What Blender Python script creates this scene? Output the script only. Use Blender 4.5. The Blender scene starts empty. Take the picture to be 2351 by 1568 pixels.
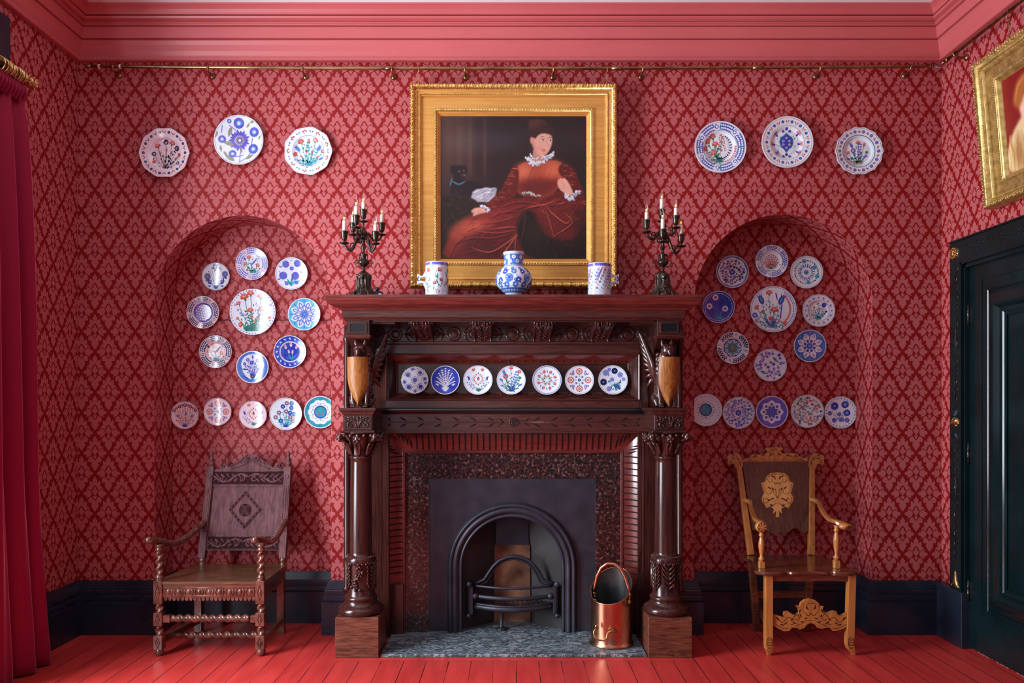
import bpy, math, random
import numpy as np
from mathutils import Vector, Matrix
PI = math.pi
sc = bpy.context.scene
COL = sc.collection
sin, cos = math.sin, math.cos

# ------------------------------------------------------------------ camera
FPX, CAMY, CAMZ, PX0, PY0 = 1750.0, -5.0, 1.509, 1176.0, 925.0
cd = bpy.data.cameras.new('camera'); cam = bpy.data.objects.new('camera', cd); COL.objects.link(cam)
cd.sensor_width = 36.0; cd.lens = FPX / 2351 * 36.0
cam.location = (0, CAMY, CAMZ); cam.rotation_euler = (PI/2, 0, 0)
cd.shift_x = -0.0002; cd.shift_y = (PY0 - 784.0) / 2351.0
cd.clip_start = 0.05; cd.clip_end = 60
sc.camera = cam
# ------------------------------------------------------------------ world and lights
w = bpy.data.worlds.new('world'); sc.world = w; w.use_nodes = True
w.node_tree.nodes['Background'].inputs[0].default_value = (0.62, 0.72, 1.0, 1)
w.node_tree.nodes['Background'].inputs[1].default_value = 0.09
def area(name, loc, rot, sx, sy, power, color, spread=PI):
    l = bpy.data.lights.new(name, 'AREA'); l.shape = 'RECTANGLE'; l.size = sx; l.size_y = sy
    l.energy = power; l.color = color; l.spread = spread
    o = bpy.data.objects.new(name, l); COL.objects.link(o); o.location = loc; o.rotation_euler = rot
    return o
# daylight in the tall window of the left wall, and an added soft fill at the open camera end
area('daylight_side_window', (-3.16, -1.95, 1.95), (0, -PI/2, 0), 3.0, 1.7, 455, (0.87, 0.92, 1.0))
area('fill_camera_end', (-1.3, -6.9, 2.3), (PI/2, 0, 0), 2.6, 2.6, 15, (0.95, 0.92, 1.0))
sc.view_settings.view_transform = 'Standard'; sc.view_settings.look = 'None'
sc.view_settings.gamma = 1.0; sc.view_settings.use_curve_mapping = False
sc.view_settings.exposure = 0.42
sc.cycles.use_denoising = True
sc.cycles.max_bounces = 8; sc.cycles.diffuse_bounces = 5; sc.cycles.glossy_bounces = 4
sc.cycles.sample_clamp_indirect = 6.0

# ------------------------------------------------------------------ measuring helpers
def S(Y): return FPX / (Y - CAMY)
def xx(px, Y=0.0): return (px - PX0) / S(Y)
def zz(py, Y=0.0): return CAMZ - (py - PY0) / S(Y)

# ------------------------------------------------------------------ materials
def _new(name):
    m = bpy.data.materials.new(name); m.use_nodes = True
    nt = m.node_tree; b = nt.nodes['Principled BSDF']
    return m, nt, b
def nd(nt, t, **k):
    n = nt.nodes.new(t)
    for a, v in k.items():
        if a.startswith('i_'):
            n.inputs[a[2:].replace('_', ' ')].default_value = v
        else: setattr(n, a, v)
    return n
def math_(nt, op, a, b=None, c=None, clamp=False):
    n = nt.nodes.new('ShaderNodeMath'); n.operation = op; n.use_clamp = clamp
    for i, v in enumerate((a, b, c)):
        if v is None: continue
        if isinstance(v, (int, float)): n.inputs[i].default_value = v
        else: nt.links.new(v, n.inputs[i])
    return n.outputs[0]
def c4(c): return (c[0], c[1], c[2], 1.0)
def pm(name, c1, c2=None, sc3=(8, 8, 8), rough=.5, metal=0., bump=0., bsc=None, detail=5, coat=0., lo=.35, hi=.65,
       spec=.5, rvar=0., dist=0., bd=.002, sheen=0.):
    m, nt, b = _new(name); L = nt.links.new
    tc = nd(nt, 'ShaderNodeTexCoord'); mp = nd(nt, 'ShaderNodeMapping'); mp.inputs['Scale'].default_value = sc3
    L(tc.outputs['Object'], mp.inputs['Vector'])
    nz = nd(nt, 'ShaderNodeTexNoise'); nz.inputs['Scale'].default_value = 1; nz.inputs['Detail'].default_value = detail
    nz.inputs['Distortion'].default_value = dist
    L(mp.outputs[0], nz.inputs['Vector'])
    if c2 is not None:
        r = nd(nt, 'ShaderNodeValToRGB'); r.color_ramp.elements[0].position = lo; r.color_ramp.elements[1].position = hi
        r.color_ramp.elements[0].color = c4(c1); r.color_ramp.elements[1].color = c4(c2)
        L(nz.outputs['Fac'], r.inputs[0]); L(r.outputs[0], b.inputs['Base Color'])
    else: b.inputs['Base Color'].default_value = c4(c1)
    b.inputs['Metallic'].default_value = metal; b.inputs['Specular IOR Level'].default_value = spec
    b.inputs['Coat Weight'].default_value = coat; b.inputs['Coat Roughness'].default_value = .12
    if sheen: b.inputs['Sheen Weight'].default_value = sheen
    if rvar:
        L(math_(nt, 'MULTIPLY_ADD', nz.outputs['Fac'], rvar, rough - rvar/2, True), b.inputs['Roughness'])
    else: b.inputs['Roughness'].default_value = rough
    if bump:
        bp = nd(nt, 'ShaderNodeBump'); bp.inputs['Strength'].default_value = bump; bp.inputs['Distance'].default_value = bd
        if bsc:
            mp2 = nd(nt, 'ShaderNodeMapping'); mp2.inputs['Scale'].default_value = bsc; L(tc.outputs['Object'], mp2.inputs['Vector'])
            n2 = nd(nt, 'ShaderNodeTexNoise'); n2.inputs['Scale'].default_value = 1; n2.inputs['Detail'].default_value = 4
            L(mp2.outputs[0], n2.inputs['Vector']); L(n2.outputs['Fac'], bp.inputs['Height'])
        else: L(nz.outputs['Fac'], bp.inputs['Height'])
        L(bp.outputs[0], b.inputs['Normal'])
    return m

def wallpaper():
    m, nt, b = _new('damask_wallpaper'); L = nt.links.new
    uv = nd(nt, 'ShaderNodeUVMap'); uv.uv_map = 'UVMap'
    sp = nd(nt, 'ShaderNodeSeparateXYZ'); L(uv.outputs[0], sp.inputs[0])
    # a slight wobble keeps the printed edges from looking ruled
    ku = 806 / .1766; kv = 1215 / .2656
    u = math_(nt, 'MULTIPLY', math_(nt, 'ADD', sp.outputs[0], 1.589 + .1766 * 400), ku)
    u1 = math_(nt, 'PINGPONG', u, 403.0)
    v0 = math_(nt, 'MULTIPLY', math_(nt, 'SUBTRACT', 3.5526 + .2656 * 100, sp.outputs[1]), kv)
    v1 = math_(nt, 'MODULO', v0, 1215.0)
    v2 = math_(nt, 'MODULO', math_(nt, 'ADD', v0, 607.5), 1215.0)
    u2 = math_(nt, 'SUBTRACT', 403.0, u1)
    OFFA, OFFB = 403, 0
    b1 = [(0,0),(40,22),(80,40),(90,42),(95,72),(150,70),(185,60),(222,60),(274,60),(276,0),(320,0),(345,22),(370,35),(425,43),
          (430,48),(434,93),(470,88),(520,58),(550,28),(575,13),(600,12),(605,50),(612,57),(625,55),(645,38),(655,34),(680,26),
          (720,0),(758,0),(763,200),(798,187),(804,85),(812,82),(840,100),(870,108),(900,110),(935,92),(970,70),(1070,0),(1215,0)]
    a2 = [(0,403),(140,403),(144,150),(175,100),(222,45),(270,40),(275,0),(305,40),(360,75),(410,95),(438,115),(442,403),
          (625,403),(630,110),(660,70),(700,50),(755,0),(760,0),(765,403),(1215,403)]
    b2 = [(0,0),(140,0),(144,150),(210,165),(260,165),(300,148),(315,200),(345,225),(372,245),(378,238),(390,180),(410,150),
          (435,128),(438,115),(442,0),(625,0),(630,110),(640,150),(690,195),(760,200),(765,0),(1215,0)]
    a3 = [(0,403),(385,403),(390,262),(410,215),(435,150),(470,110),(510,95),(550,100),(610,130),(640,200),(670,265),(675,403),(1215,403)]
    b3 = [(0,0),(385,0),(390,264),(440,246),(466,250),(475,310),(500,338),(525,345),(550,338),(578,310),(587,250),(610,250),(670,265),(675,0),(1215,0)]
    def curve(pts, fac):
        n = nt.nodes.new('ShaderNodeFloatCurve'); cm = n.mapping; cm.use_clip = False; cu = cm.curves[0]
        while len(cu.points) < len(pts): cu.points.new(0.5, 0.5)
        for p, (x, y) in zip(cu.points, pts):
            p.location = (x / 1215, y / 403)
            p.handle_type = 'VECTOR'
        cm.update(); n.inputs[0].default_value = 1.0; L(fac, n.inputs[1]); return n.outputs[0]
    def motif(u, v):
        f = math_(nt, 'DIVIDE', v, 1215.0); un = math_(nt, 'DIVIDE', u, 403.0)
        m1 = math_(nt, 'LESS_THAN', un, curve(b1, f))
        m2 = math_(nt, 'MULTIPLY', math_(nt, 'LESS_THAN', un, curve(b2, f)), math_(nt, 'GREATER_THAN', un, curve(a2, f)))
        m3 = math_(nt, 'MULTIPLY', math_(nt, 'LESS_THAN', un, curve(b3, f)), math_(nt, 'GREATER_THAN', un, curve(a3, f)))
        return math_(nt, 'MAXIMUM', m1, math_(nt, 'MAXIMUM', m2, m3))
    k = math_(nt, 'MAXIMUM', motif(u1, v1), motif(u2, v2))
    nz = nd(nt, 'ShaderNodeTexNoise'); nz.inputs['Scale'].default_value = 3.0; nz.inputs['Detail'].default_value = 3
    mx = nd(nt, 'ShaderNodeMix'); mx.data_type = 'RGBA'
    mx.inputs['A'].default_value = c4(WP_GROUND); mx.inputs['B'].default_value = c4(WP_MOTIF)
    L(k, mx.inputs['Factor'])
    # paper seams every third repeat
    su = math_(nt, 'PINGPONG', math_(nt, 'ADD', sp.outputs[0], 1.589 + .1766 * 300), .1766 * 1.5)
    seam = math_(nt, 'LESS_THAN', su, .0009)
    mx2 = nd(nt, 'ShaderNodeMix'); mx2.data_type = 'RGBA'; mx2.inputs['B'].default_value = c4((.25, .1, .1))
    L(math_(nt, 'MULTIPLY', seam, .35), mx2.inputs['Factor']); L(mx.outputs['Result'], mx2.inputs['A'])
    L(mx2.outputs['Result'], b.inputs['Base Color'])
    L(math_(nt, 'MULTIPLY_ADD', k, .12, .5), b.inputs['Roughness'])
    b.inputs['Specular IOR Level'].default_value = .2
    bp = nd(nt, 'ShaderNodeBump'); bp.inputs['Strength'].default_value = .25; bp.inputs['Distance'].default_value = .0006
    L(k, bp.inputs['Height']); L(bp.outputs[0], b.inputs['Normal'])
    return m
WP_GROUND = (.225, .007, .008); WP_MOTIF = (.41, .105, .110)
def floor_mat():
    m, nt, b = _new('red_painted_boards'); L = nt.links.new
    tc = nd(nt, 'ShaderNodeTexCoord'); sp = nd(nt, 'ShaderNodeSeparateXYZ'); L(tc.outputs['Object'], sp.inputs[0])
    X, Y = sp.outputs[0], sp.outputs[1]
    Wd = .131
    xs = math_(nt, 'DIVIDE', math_(nt, 'ADD', X, 20.02), Wd)
    idx = math_(nt, 'FLOOR', xs)
    ed = math_(nt, 'MULTIPLY', math_(nt, 'PINGPONG', math_(nt, 'ADD', X, 20.02), Wd / 2), 1)
    # wobble of gap width
    nz0 = nd(nt, 'ShaderNodeTexNoise'); nz0.inputs['Scale'].default_value = 2.2; nz0.inputs['Detail'].default_value = 4
    L(tc.outputs['Object'], nz0.inputs['Vector'])
    gw = math_(nt, 'MULTIPLY', math_(nt, 'SUBTRACT', nz0.outputs['Fac'], .34), .016)
    gap = math_(nt, 'LESS_THAN', ed, math_(nt, 'MINIMUM', gw, .0026))
    # cross joint of the border board in front of the hearth and a few butt joints
    cj = math_(nt, 'LESS_THAN', math_(nt, 'ABSOLUTE', math_(nt, 'ADD', Y, .548)), .0011)
    inx = math_(nt, 'LESS_THAN', math_(nt, 'ABSOLUTE', X), 1.06)
    cj = math_(nt, 'MULTIPLY', cj, inx)
    inside = math_(nt, 'MULTIPLY', inx, math_(nt, 'GREATER_THAN', Y, -.547))
    gap = math_(nt, 'MULTIPLY', gap, math_(nt, 'SUBTRACT', 1.0, inside))
    gap = math_(nt, 'MAXIMUM', gap, cj)
    wn = nd(nt, 'ShaderNodeTexWhiteNoise'); wn.noise_dimensions = '1D'; L(idx, wn.inputs['W'])
    mp = nd(nt, 'ShaderNodeMapping'); mp.inputs['Scale'].default_value = (14, 2.2, 1); L(tc.outputs['Object'], mp.inputs[0])
    nz = nd(nt, 'ShaderNodeTexNoise'); nz.inputs['Scale'].default_value = 1; nz.inputs['Detail'].default_value = 8; L(mp.outputs[0], nz.inputs['Vector'])
    sc_ = nd(nt, 'ShaderNodeTexNoise'); sc_.inputs['Scale'].default_value = 38; sc_.inputs['Detail'].default_value = 6; L(tc.outputs['Object'], sc_.inputs['Vector'])
    r = nd(nt, 'ShaderNodeValToRGB'); r.color_ramp.elements[0].color = c4((.40, .026, .024)); r.color_ramp.elements[1].color = c4((.55, .045, .038))
    r.color_ramp.elements[0].position = .3; r.color_ramp.elements[1].position = .7
    L(math_(nt, 'MULTIPLY_ADD', wn.outputs['Value'], .25, math_(nt, 'MULTIPLY', nz.outputs['Fac'], .75)), r.inputs[0])
    chips = math_(nt, 'GREATER_THAN', sc_.outputs['Fac'], .725)
    m1 = nd(nt, 'ShaderNodeMix'); m1.data_type = 'RGBA'; m1.inputs['B'].default_value = c4((.62, .2, .17))
    L(math_(nt, 'MULTIPLY', chips, .7), m1.inputs['Factor']); L(r.outputs[0], m1.inputs['A'])
    m2 = nd(nt, 'ShaderNodeMix'); m2.data_type = 'RGBA'; m2.inputs['B'].default_value = c4((.05, .008, .008))
    L(gap, m2.inputs['Factor']); L(m1.outputs['Result'], m2.inputs['A'])
    L(m2.outputs['Result'], b.inputs['Base Color'])
    L(math_(nt, 'MULTIPLY_ADD', nz.outputs['Fac'], .3, .2), b.inputs['Roughness'])
    bp = nd(nt, 'ShaderNodeBump'); bp.inputs['Strength'].default_value = .3; bp.inputs['Distance'].default_value = .002
    L(math_(nt, 'SUBTRACT', math_(nt, 'MULTIPLY', nz.outputs['Fac'], .5), gap), bp.inputs['Height']); L(bp.outputs[0], b.inputs['Normal'])
    return m
def attr_mat(name, rough=.45, bump=.15):
    m, nt, b = _new(name); L = nt.links.new
    a = nd(nt, 'ShaderNodeAttribute'); a.attribute_name = 'Col'; L(a.outputs['Color'], b.inputs['Base Color'])
    b.inputs['Roughness'].default_value = rough; b.inputs['Specular IOR Level'].default_value = .4
    tc = nd(nt, 'ShaderNodeTexCoord'); nz = nd(nt, 'ShaderNodeTexNoise'); nz.inputs['Scale'].default_value = 220
    L(tc.outputs['Object'], nz.inputs['Vector'])
    bp = nd(nt, 'ShaderNodeBump'); bp.inputs['Strength'].default_value = bump; bp.inputs['Distance'].default_value = .001
    L(nz.outputs['Fac'], bp.inputs['Height']); L(bp.outputs[0], b.inputs['Normal'])
    return m
M = {}
M['paper'] = wallpaper()
M['floor'] = floor_mat()
M['cornice'] = pm('pink_red_painted_plaster', (.50, .105, .11), (.54, .12, .125), (1.5, 1.5, 1.5), rough=.42, bump=.06, bsc=(60, 60, 60))
M['ceiling'] = pm('white_ceiling_paint', (.82, .82, .84), (.78, .78, .8), (2, 2, 2), rough=.8)
M['skirt'] = pm('blue_black_gloss_paint', (.010, .015, .028), (.015, .023, .040), (5, 5, 5), rough=.28, bump=.08, bsc=(40, 40, 40), rvar=.12)
M['door'] = pm('green_black_gloss_paint', (.002, .009, .010), (.004, .015, .017), (4, 4, 4), rough=.16, spec=.35, bump=.12, bsc=(6, 6, 90), rvar=.1, bd=.001)
M['wood'] = pm('dark_oak_horizontal', (.030, .008, .006), (.088, .020, .014), (5, 60, 110), rough=.30, coat=.2, bump=.12, dist=1.5, rvar=.15, bd=.0015)
M['woodv'] = pm('dark_oak_upright', (.020, .007, .006), (.056, .015, .011), (90, 90, 4), rough=.22, coat=.12, bump=.08, dist=1.2, rvar=.08, spec=.4, bd=.0015)
M['woodd'] = pm('black_brown_carved_oak', (.030, .009, .007), (.060, .018, .013), (25, 25, 25), rough=.27, coat=.45, bump=.1)
M['woodr'] = pm('red_brown_fluted_oak', (.070, .011, .009), (.15, .026, .019), (6, 60, 90), rough=.28, coat=.5, dist=1)
M['block'] = pm('worn_oak_block', (.055, .013, .007), (.18, .058, .030), (8, 50, 70), rough=.42, coat=.15, dist=1.5, bump=.15)
M['shield'] = pm('golden_brown_oak', (.16, .055, .015), (.33, .13, .03), (40, 40, 5), rough=.36, coat=.0, dist=3, detail=6, spec=.25)
M['panel_black'] = pm('ebonised_panel', (.006, .007, .008), rough=.2)
M['iron'] = pm('blackened_cast_iron', (.034, .036, .050), (.046, .048, .066), (12, 12, 12), rough=.42, metal=.55, bump=.12, bsc=(150, 150, 150), bd=.0006, rvar=.12)
M['soot'] = pm('sooty_iron', (.012, .011, .012), (.045, .04, .042), (5, 5, 5), rough=.75, bump=.2, bsc=(60, 60, 60))
M['fireclay'] = pm('scorched_fireclay', (.06, .025, .015), (.30, .14, .075), (7, 7, 7), rough=.85, detail=7)
M['brass'] = pm('aged_brass', (.42, .26, .10), (.62, .42, .18), (30, 30, 30), rough=.28, metal=1, rvar=.15)
M['tarnish'] = pm('tarnished_brass', (.20, .12, .06), (.40, .27, .13), (10, 40, 40), rough=.34, metal=1, rvar=.2)
M['bronze'] = pm('dark_bronze', (.035, .032, .030), (.085, .065, .048), (40, 40, 40), rough=.3, metal=.85, bump=.15, bsc=(90, 90, 90), bd=.001)
M['gold'] = pm('gilded_carving', (.62, .38, .10), (.85, .58, .20), (25, 25, 25), rough=.3, metal=.85, rvar=.15)
M['giltoak'] = pm('gilt_oak_flat', (.56, .27, .055), (.66, .35, .085), (3, 30, 50), rough=.42, metal=.45, dist=.8)
M['giltdark'] = pm('antique_gold', (.38, .26, .08), (.66, .48, .18), (30, 30, 30), rough=.36, metal=.75)
M['candle'] = pm('ivory_candle_tube', (.78, .74, .62), rough=.45)
M['slate'] = None
M['carve'] = pm('purple_brown_old_oak', (.085, .030, .036), (.175, .075, .080), (40, 40, 5), rough=.6, coat=.0, spec=.25, dist=1, bump=.2)
M['carvedk'] = pm('recess_shade_oak', (.030, .012, .013), rough=.85, spec=.1)  # shade of recesses put into the colour of flush and raised pieces
M['walnutseat'] = pm('polished_seat_oak', (.075, .030, .016), (.15, .07, .035), (4, 40, 40), rough=.25, coat=.3, dist=1)
M['turn'] = pm('turned_oak_polished', (.070, .022, .014), (.17, .065, .042), (20, 20, 20), rough=.24, coat=.6)
M['satin'] = pm('satinwood', (.34, .125, .030), (.50, .20, .05), (30, 30, 4), rough=.28, coat=.4, dist=1)
M['inlay'] = pm('dark_inlay', (.05, .014, .007), rough=.35)
M['inlaylt'] = pm('light_marquetry', (.66, .33, .09), (.75, .42, .14), (20, 20, 20), rough=.3, coat=.3)
M['walnut'] = pm('striped_walnut_veneer', (.055, .022, .012), (.11, .05, .028), (70, 5, 14), rough=.3, coat=.4, dist=.5)
M['seat2'] = pm('red_brown_walnut', (.075, .02, .010), (.17, .055, .026), (5, 40, 40), rough=.2, coat=.6, dist=1)
M['copper'] = None
M['glaze_w'] = None
M['velvet'] = None
M['vein1'] = pm('veneer_light_stripe', (.10, .045, .026), rough=.3)
def veined(name, base, base2, vein, vs=9., thr=.06, rough=.25, stretch=(1, 1, 1), bump=0., speck=0., fine=5., fd=.8):
    m, nt, b = _new(name); L = nt.links.new
    tc = nd(nt, 'ShaderNodeTexCoord'); mp = nd(nt, 'ShaderNodeMapping'); mp.inputs['Scale'].default_value = stretch
    L(tc.outputs['Object'], mp.inputs[0])
    n1 = nd(nt, 'ShaderNodeTexNoise'); n1.inputs['Scale'].default_value = vs; n1.inputs['Detail'].default_value = 8; n1.inputs['Distortion'].default_value = 1.2
    n2 = nd(nt, 'ShaderNodeTexNoise'); n2.inputs['Scale'].default_value = vs * fine; n2.inputs['Detail'].default_value = 8; n2.inputs['Distortion'].default_value = fd
    L(mp.outputs[0], n1.inputs[0]); L(mp.outputs[0], n2.inputs[0])
    r = nd(nt, 'ShaderNodeValToRGB'); r.color_ramp.elements[0].position = .42; r.color_ramp.elements[1].position = .62
    r.color_ramp.elements[0].color = c4(base); r.color_ramp.elements[1].color = c4(base2); L(n2.outputs['Fac'], r.inputs[0])
    v = math_(nt, 'LESS_THAN', math_(nt, 'ABSOLUTE', math_(nt, 'SUBTRACT', n1.outputs['Fac'], .5)), thr * .25)
    v = math_(nt, 'MULTIPLY', v, math_(nt, 'MULTIPLY', n2.outputs['Fac'], 1.3), clamp=True)
    if speck: v = math_(nt, 'MAXIMUM', v, math_(nt, 'MULTIPLY', math_(nt, 'GREATER_THAN', n2.outputs['Fac'], .5 + speck), .55))
    mx = nd(nt, 'ShaderNodeMix'); mx.data_type = 'RGBA'; mx.inputs['B'].default_value = c4(vein)
    L(v, mx.inputs['Factor']); L(r.outputs[0], mx.inputs['A']); L(mx.outputs['Result'], b.inputs['Base Color'])
    L(math_(nt, 'MULTIPLY_ADD', n2.outputs['Fac'], .2, rough - .08), b.inputs['Roughness'])
    if bump:
        bp = nd(nt, 'ShaderNodeBump'); bp.inputs['Strength'].default_value = bump; bp.inputs['Distance'].default_value = .003
        L(n2.outputs['Fac'], bp.inputs['Height']); L(bp.outputs[0], b.inputs['Normal'])
    return m
M['slate'] = veined('honed_slate_hearth', (.030, .042, .052), (.14, .18, .21), (.36, .42, .46), 9, .10, .34, (1, 2.2, 1), .35, .13)
M['granite'] = veined('red_black_granite', (.010, .008, .009), (.075, .018, .013), (.22, .17, .17), 3.5, .008, .10, (1, 1, 1), 0, .13, fine=17., fd=.15)
M['copper'] = pm('worn_copper', (.46, .23, .15), (.70, .29, .17), (7, 7, 5), rough=.26, metal=1, rvar=.2, detail=6, dist=1, bump=.1, bsc=(22, 22, 22))
M['scuttle_in'] = pm('dark_scuttle_lining', (.05, .06, .06), (.10, .11, .11), (9, 9, 9), rough=.38, metal=.8)
def velvet():
    m, nt, b = _new('crimson_velvet'); L = nt.links.new
    b.inputs['Base Color'].default_value = (.22, .004, .030, 1); b.inputs['Roughness'].default_value = .6
    b.inputs['Sheen Weight'].default_value = .8; b.inputs['Sheen Roughness'].default_value = .35
    b.inputs['Sheen Tint'].default_value = (1, .3, .45, 1)
    b.inputs['Specular IOR Level'].default_value = .15
    return m
M['velvet'] = velvet()
def glaze(name, c, c2=None, rough=.12):
    return pm(name, c, c2, (30, 30, 30), rough=rough, coat=.25, spec=.5)
GL = dict(W=('white', (.72, .80, .87), (.64, .73, .82)), P=('pinkish_white', (.80, .68, .74), (.74, .62, .69)), B=('cobalt', (.020, .035, .36), (.035, .06, .46)), D=('midnight', (.012, .014, .085), None),
          V=('violet_blue', (.10, .085, .50), (.15, .13, .58)), S=('mid_blue', (.045, .14, .50), (.08, .20, .58)), T=('turquoise', (.015, .27, .36), (.03, .36, .43)), C=('aqua', (.08, .45, .68), None),
          R=('iron_red', (.50, .060, .035), (.60, .10, .06)), G=('sea_green', (.015, .16, .12), (.02, .21, .15)), K=('black_line', (.015, .013, .022), None),
          O=('olive', (.26, .28, .19), None), L=('lilac_blue', (.21, .22, .62), None), Y=('purple_grey', (.20, .13, .22), None))
for k, (n, a, b_) in GL.items(): M[k] = glaze('glaze_' + n, a, b_)
def flatmat(name, c, rough=.5, metal=0.):
    if name not in M: M[name] = pm(name, c, rough=rough, metal=metal)
    return M[name]

# ------------------------------------------------------------------ objects
def prop(o, label=None, cat=None, group=None, kind=None):
    if label: o['label'] = label
    if cat: o['category'] = cat
    if group: o['group'] = group
    if kind: o['kind'] = kind
    return o
def thing(name, label, cat, loc, group=None):
    o = bpy.data.objects.new(name, None); COL.objects.link(o); o.location = loc; o.empty_display_size = .05
    return prop(o, label, cat, group)
def wloc(o):
    v = Vector((0, 0, 0))
    while o is not None: v = v + o.location; o = o.parent
    return v
class MB:
    """collects geometry in world coordinates; build() links it as one mesh object"""
    def __init__(s): s.v = []; s.f = []; s.mi = []; s.mats = []; s.sm = []; s.uv = {}
    def m(s, mat):
        if mat not in s.mats: s.mats.append(mat)
        return s.mats.index(mat)
    def add(s, vs, fs, mat, smooth=False, uvs=None):
        b = len(s.v); s.v.extend([tuple(p) for p in vs]); k = s.m(mat)
        for i, f in enumerate(fs):
            s.f.append(tuple(b + q for q in f)); s.mi.append(k); s.sm.append(smooth)
            if uvs: s.uv[len(s.f) - 1] = [uvs[q] for q in f]
    def box(s, x0, x1, y0, y1, z0, z1, mat, bev=0.):
        if x0 > x1: x0, x1 = x1, x0
        if y0 > y1: y0, y1 = y1, y0
        if z0 > z1: z0, z1 = z1, z0
        if bev <= 0:
            v = [(x, y, z) for z in (z0, z1) for y in (y0, y1) for x in (x0, x1)]
            s.add(v, [(0, 2, 3, 1), (4, 5, 7, 6), (0, 1, 5, 4), (2, 6, 7, 3), (0, 4, 6, 2), (1, 3, 7, 5)], mat); return
        b = min(bev, (x1-x0)/2.01, (y1-y0)/2.01, (z1-z0)/2.01)
        rings = []
        for z, i in ((z0, b), (z0 + b, 0), (z1 - b, 0), (z1, b)):
            xa, xb, ya, yb = x0 + i, x1 - i, y0 + i, y1 - i; c = b * .6 if i == 0 else b * .3
            rings.append([(xa + c, ya, z), (xb - c, ya, z), (xb, ya + c, z), (xb, yb - c, z), (xb - c, yb, z), (xa + c, yb, z), (xa, yb - c, z), (xa, ya + c, z)])
        s.loft(rings, mat, True, True)
    def loft(s, rings, mat, c0=False, c1=False, closed=True, smooth=False):
        n = len(rings[0]); v = [p for r in rings for p in r]; f = []
        for i in range(len(rings) - 1):
            for j in range(n if closed else n - 1):
                k = (j + 1) % n; f.append((i*n + j, i*n + k, (i+1)*n + k, (i+1)*n + j))
        s.add(v, f, mat, smooth)
        b = len(s.v) - len(v)
        if c0: s.f.append(tuple(b + j for j in range(n))[::-1]); s.mi.append(s.m(mat)); s.sm.append(False)
        if c1: s.f.append(tuple(b + (len(rings)-1)*n + j for j in range(n))); s.mi.append(s.m(mat)); s.sm.append(False)
    def lathe(s, c, prof, mat, n=24, axis='Z', smooth=True, sx=1., sy=1., c0=True, c1=True, wob=None):
        rings = []
        for (r, h) in prof:
            ring = []
            for j in range(n):
                a = 2*PI*j/n; rr = r * (wob(a, h) if wob else 1)
                p = (rr*cos(a)*sx, rr*sin(a)*sy, h)
                if axis == 'Y': p = (p[0], h, -p[1])
                if axis == 'X': p = (h, p[1], p[0])
                ring.append((c[0]+p[0], c[1]+p[1], c[2]+p[2]))
            rings.append(ring)
        s.loft(rings, mat, c0 and prof[0][0] > 1e-5, c1 and prof[-1][0] > 1e-5, True, smooth)
    def tube(s, pts, r, mat, n=10, closed=False, smooth=True, caps=True, flat=1.):
        P = [Vector(p) for p in pts]; N = len(P)
        rr = r if hasattr(r, '__len__') else [r] * N
        rings = []; prev = None
        for i, p in enumerate(P):
            if closed: t = P[(i+1) % N] - P[i-1]
            else: t = P[min(i+1, N-1)] - P[max(i-1, 0)]
            if t.length < 1e-9: t = Vector((0, 0, 1))
            t.normalize()
            if prev is None:
                u = Vector((0, 0, 1)) if abs(t.z) < .9 else Vector((0, 1, 0))
                u = (u - t * u.dot(t)).normalized()
            else: u = (prev - t * prev.dot(t)); u = u.normalized() if u.length > 1e-6 else prev
            prev = u; q = t.cross(u)
            rings.append([tuple(p + (u * cos(2*PI*j/n) + q * sin(2*PI*j/n) * flat) * rr[i]) for j in range(n)])
        if closed: rings.append(rings[0])
        s.loft(rings, mat, caps and not closed, caps and not closed, True, smooth)
    def ball(s, c, r, mat, n=14, m=8, sx=1, sy=1, sz=1):
        prof = [(max(r*sin(PI*k/m), 1e-6), -r*cos(PI*k/m)*sz) for k in range(m+1)]
        s.lathe(c, prof, mat, n, 'Z', True, sx, sy, False, False)
    def bar(s, p, q, w, h, mat, up=(0, 0, 1), w2=None, h2=None):
        p, q = Vector(p), Vector(q); t = (q - p).normalized(); u = Vector(up); u = (u - t*u.dot(t)).normalized(); sd = t.cross(u)
        w2 = w if w2 is None else w2; h2 = h if h2 is None else h2
        rings = []
        for c, a, b in ((p, w, h), (q, w2, h2)):
            rings.append([tuple(c + sd*a/2*i + u*b/2*j) for i, j in ((-1, -1), (1, -1), (1, 1), (-1, 1))])
        s.loft(rings, mat, True, True)
    def prism(s, pts, d, mat, smooth_side=False):
        """pts: list of 3D points of a flat outline, d: extrusion vector"""
        n = len(pts); a = [Vector(p) for p in pts]; b_ = [p + Vector(d) for p in a]
        s.add(a + b_, [tuple(range(n))[::-1], tuple(range(n, 2*n))], mat)
        s.add(a + b_, [(j, (j+1) % n, n + (j+1) % n, n + j) for j in range(n)], mat, smooth_side)
    def mould(s, path, prof, fr, mat, closed=True, smooth=False, endcap=True):
        """path: 2D points; prof: (outward offset, height); fr(u,v,h)->3D; mitred corners; offset is to the right of travel"""
        P = [Vector(p) for p in path]; N = len(P); offs = []
        for i in range(N):
            if closed or 0 < i < N-1:
                a = (P[i] - P[i-1]).normalized(); b_ = (P[(i+1) % N] - P[i]).normalized()
            elif i == 0: a = b_ = (P[1] - P[0]).normalized()
            else: a = b_ = (P[-1] - P[-2]).normalized()
            na, nb = Vector((a.y, -a.x)), Vector((b_.y, -b_.x)); mm = (na + nb)
            mm = mm / max(mm.length_squared, 1e-6) * 2
            offs.append(mm)
        rings = [[fr(P[i].x + offs[i].x*o, P[i].y + offs[i].y*o, h) for (o, h) in prof] for i in range(N)]
        if closed: rings.append(rings[0])
        s.loft(rings, mat, False, False, False, smooth)
        if not closed and endcap:
            for r in (rings[0], rings[-1]): s.add(r, [tuple(range(len(r)))], mat)
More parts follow.
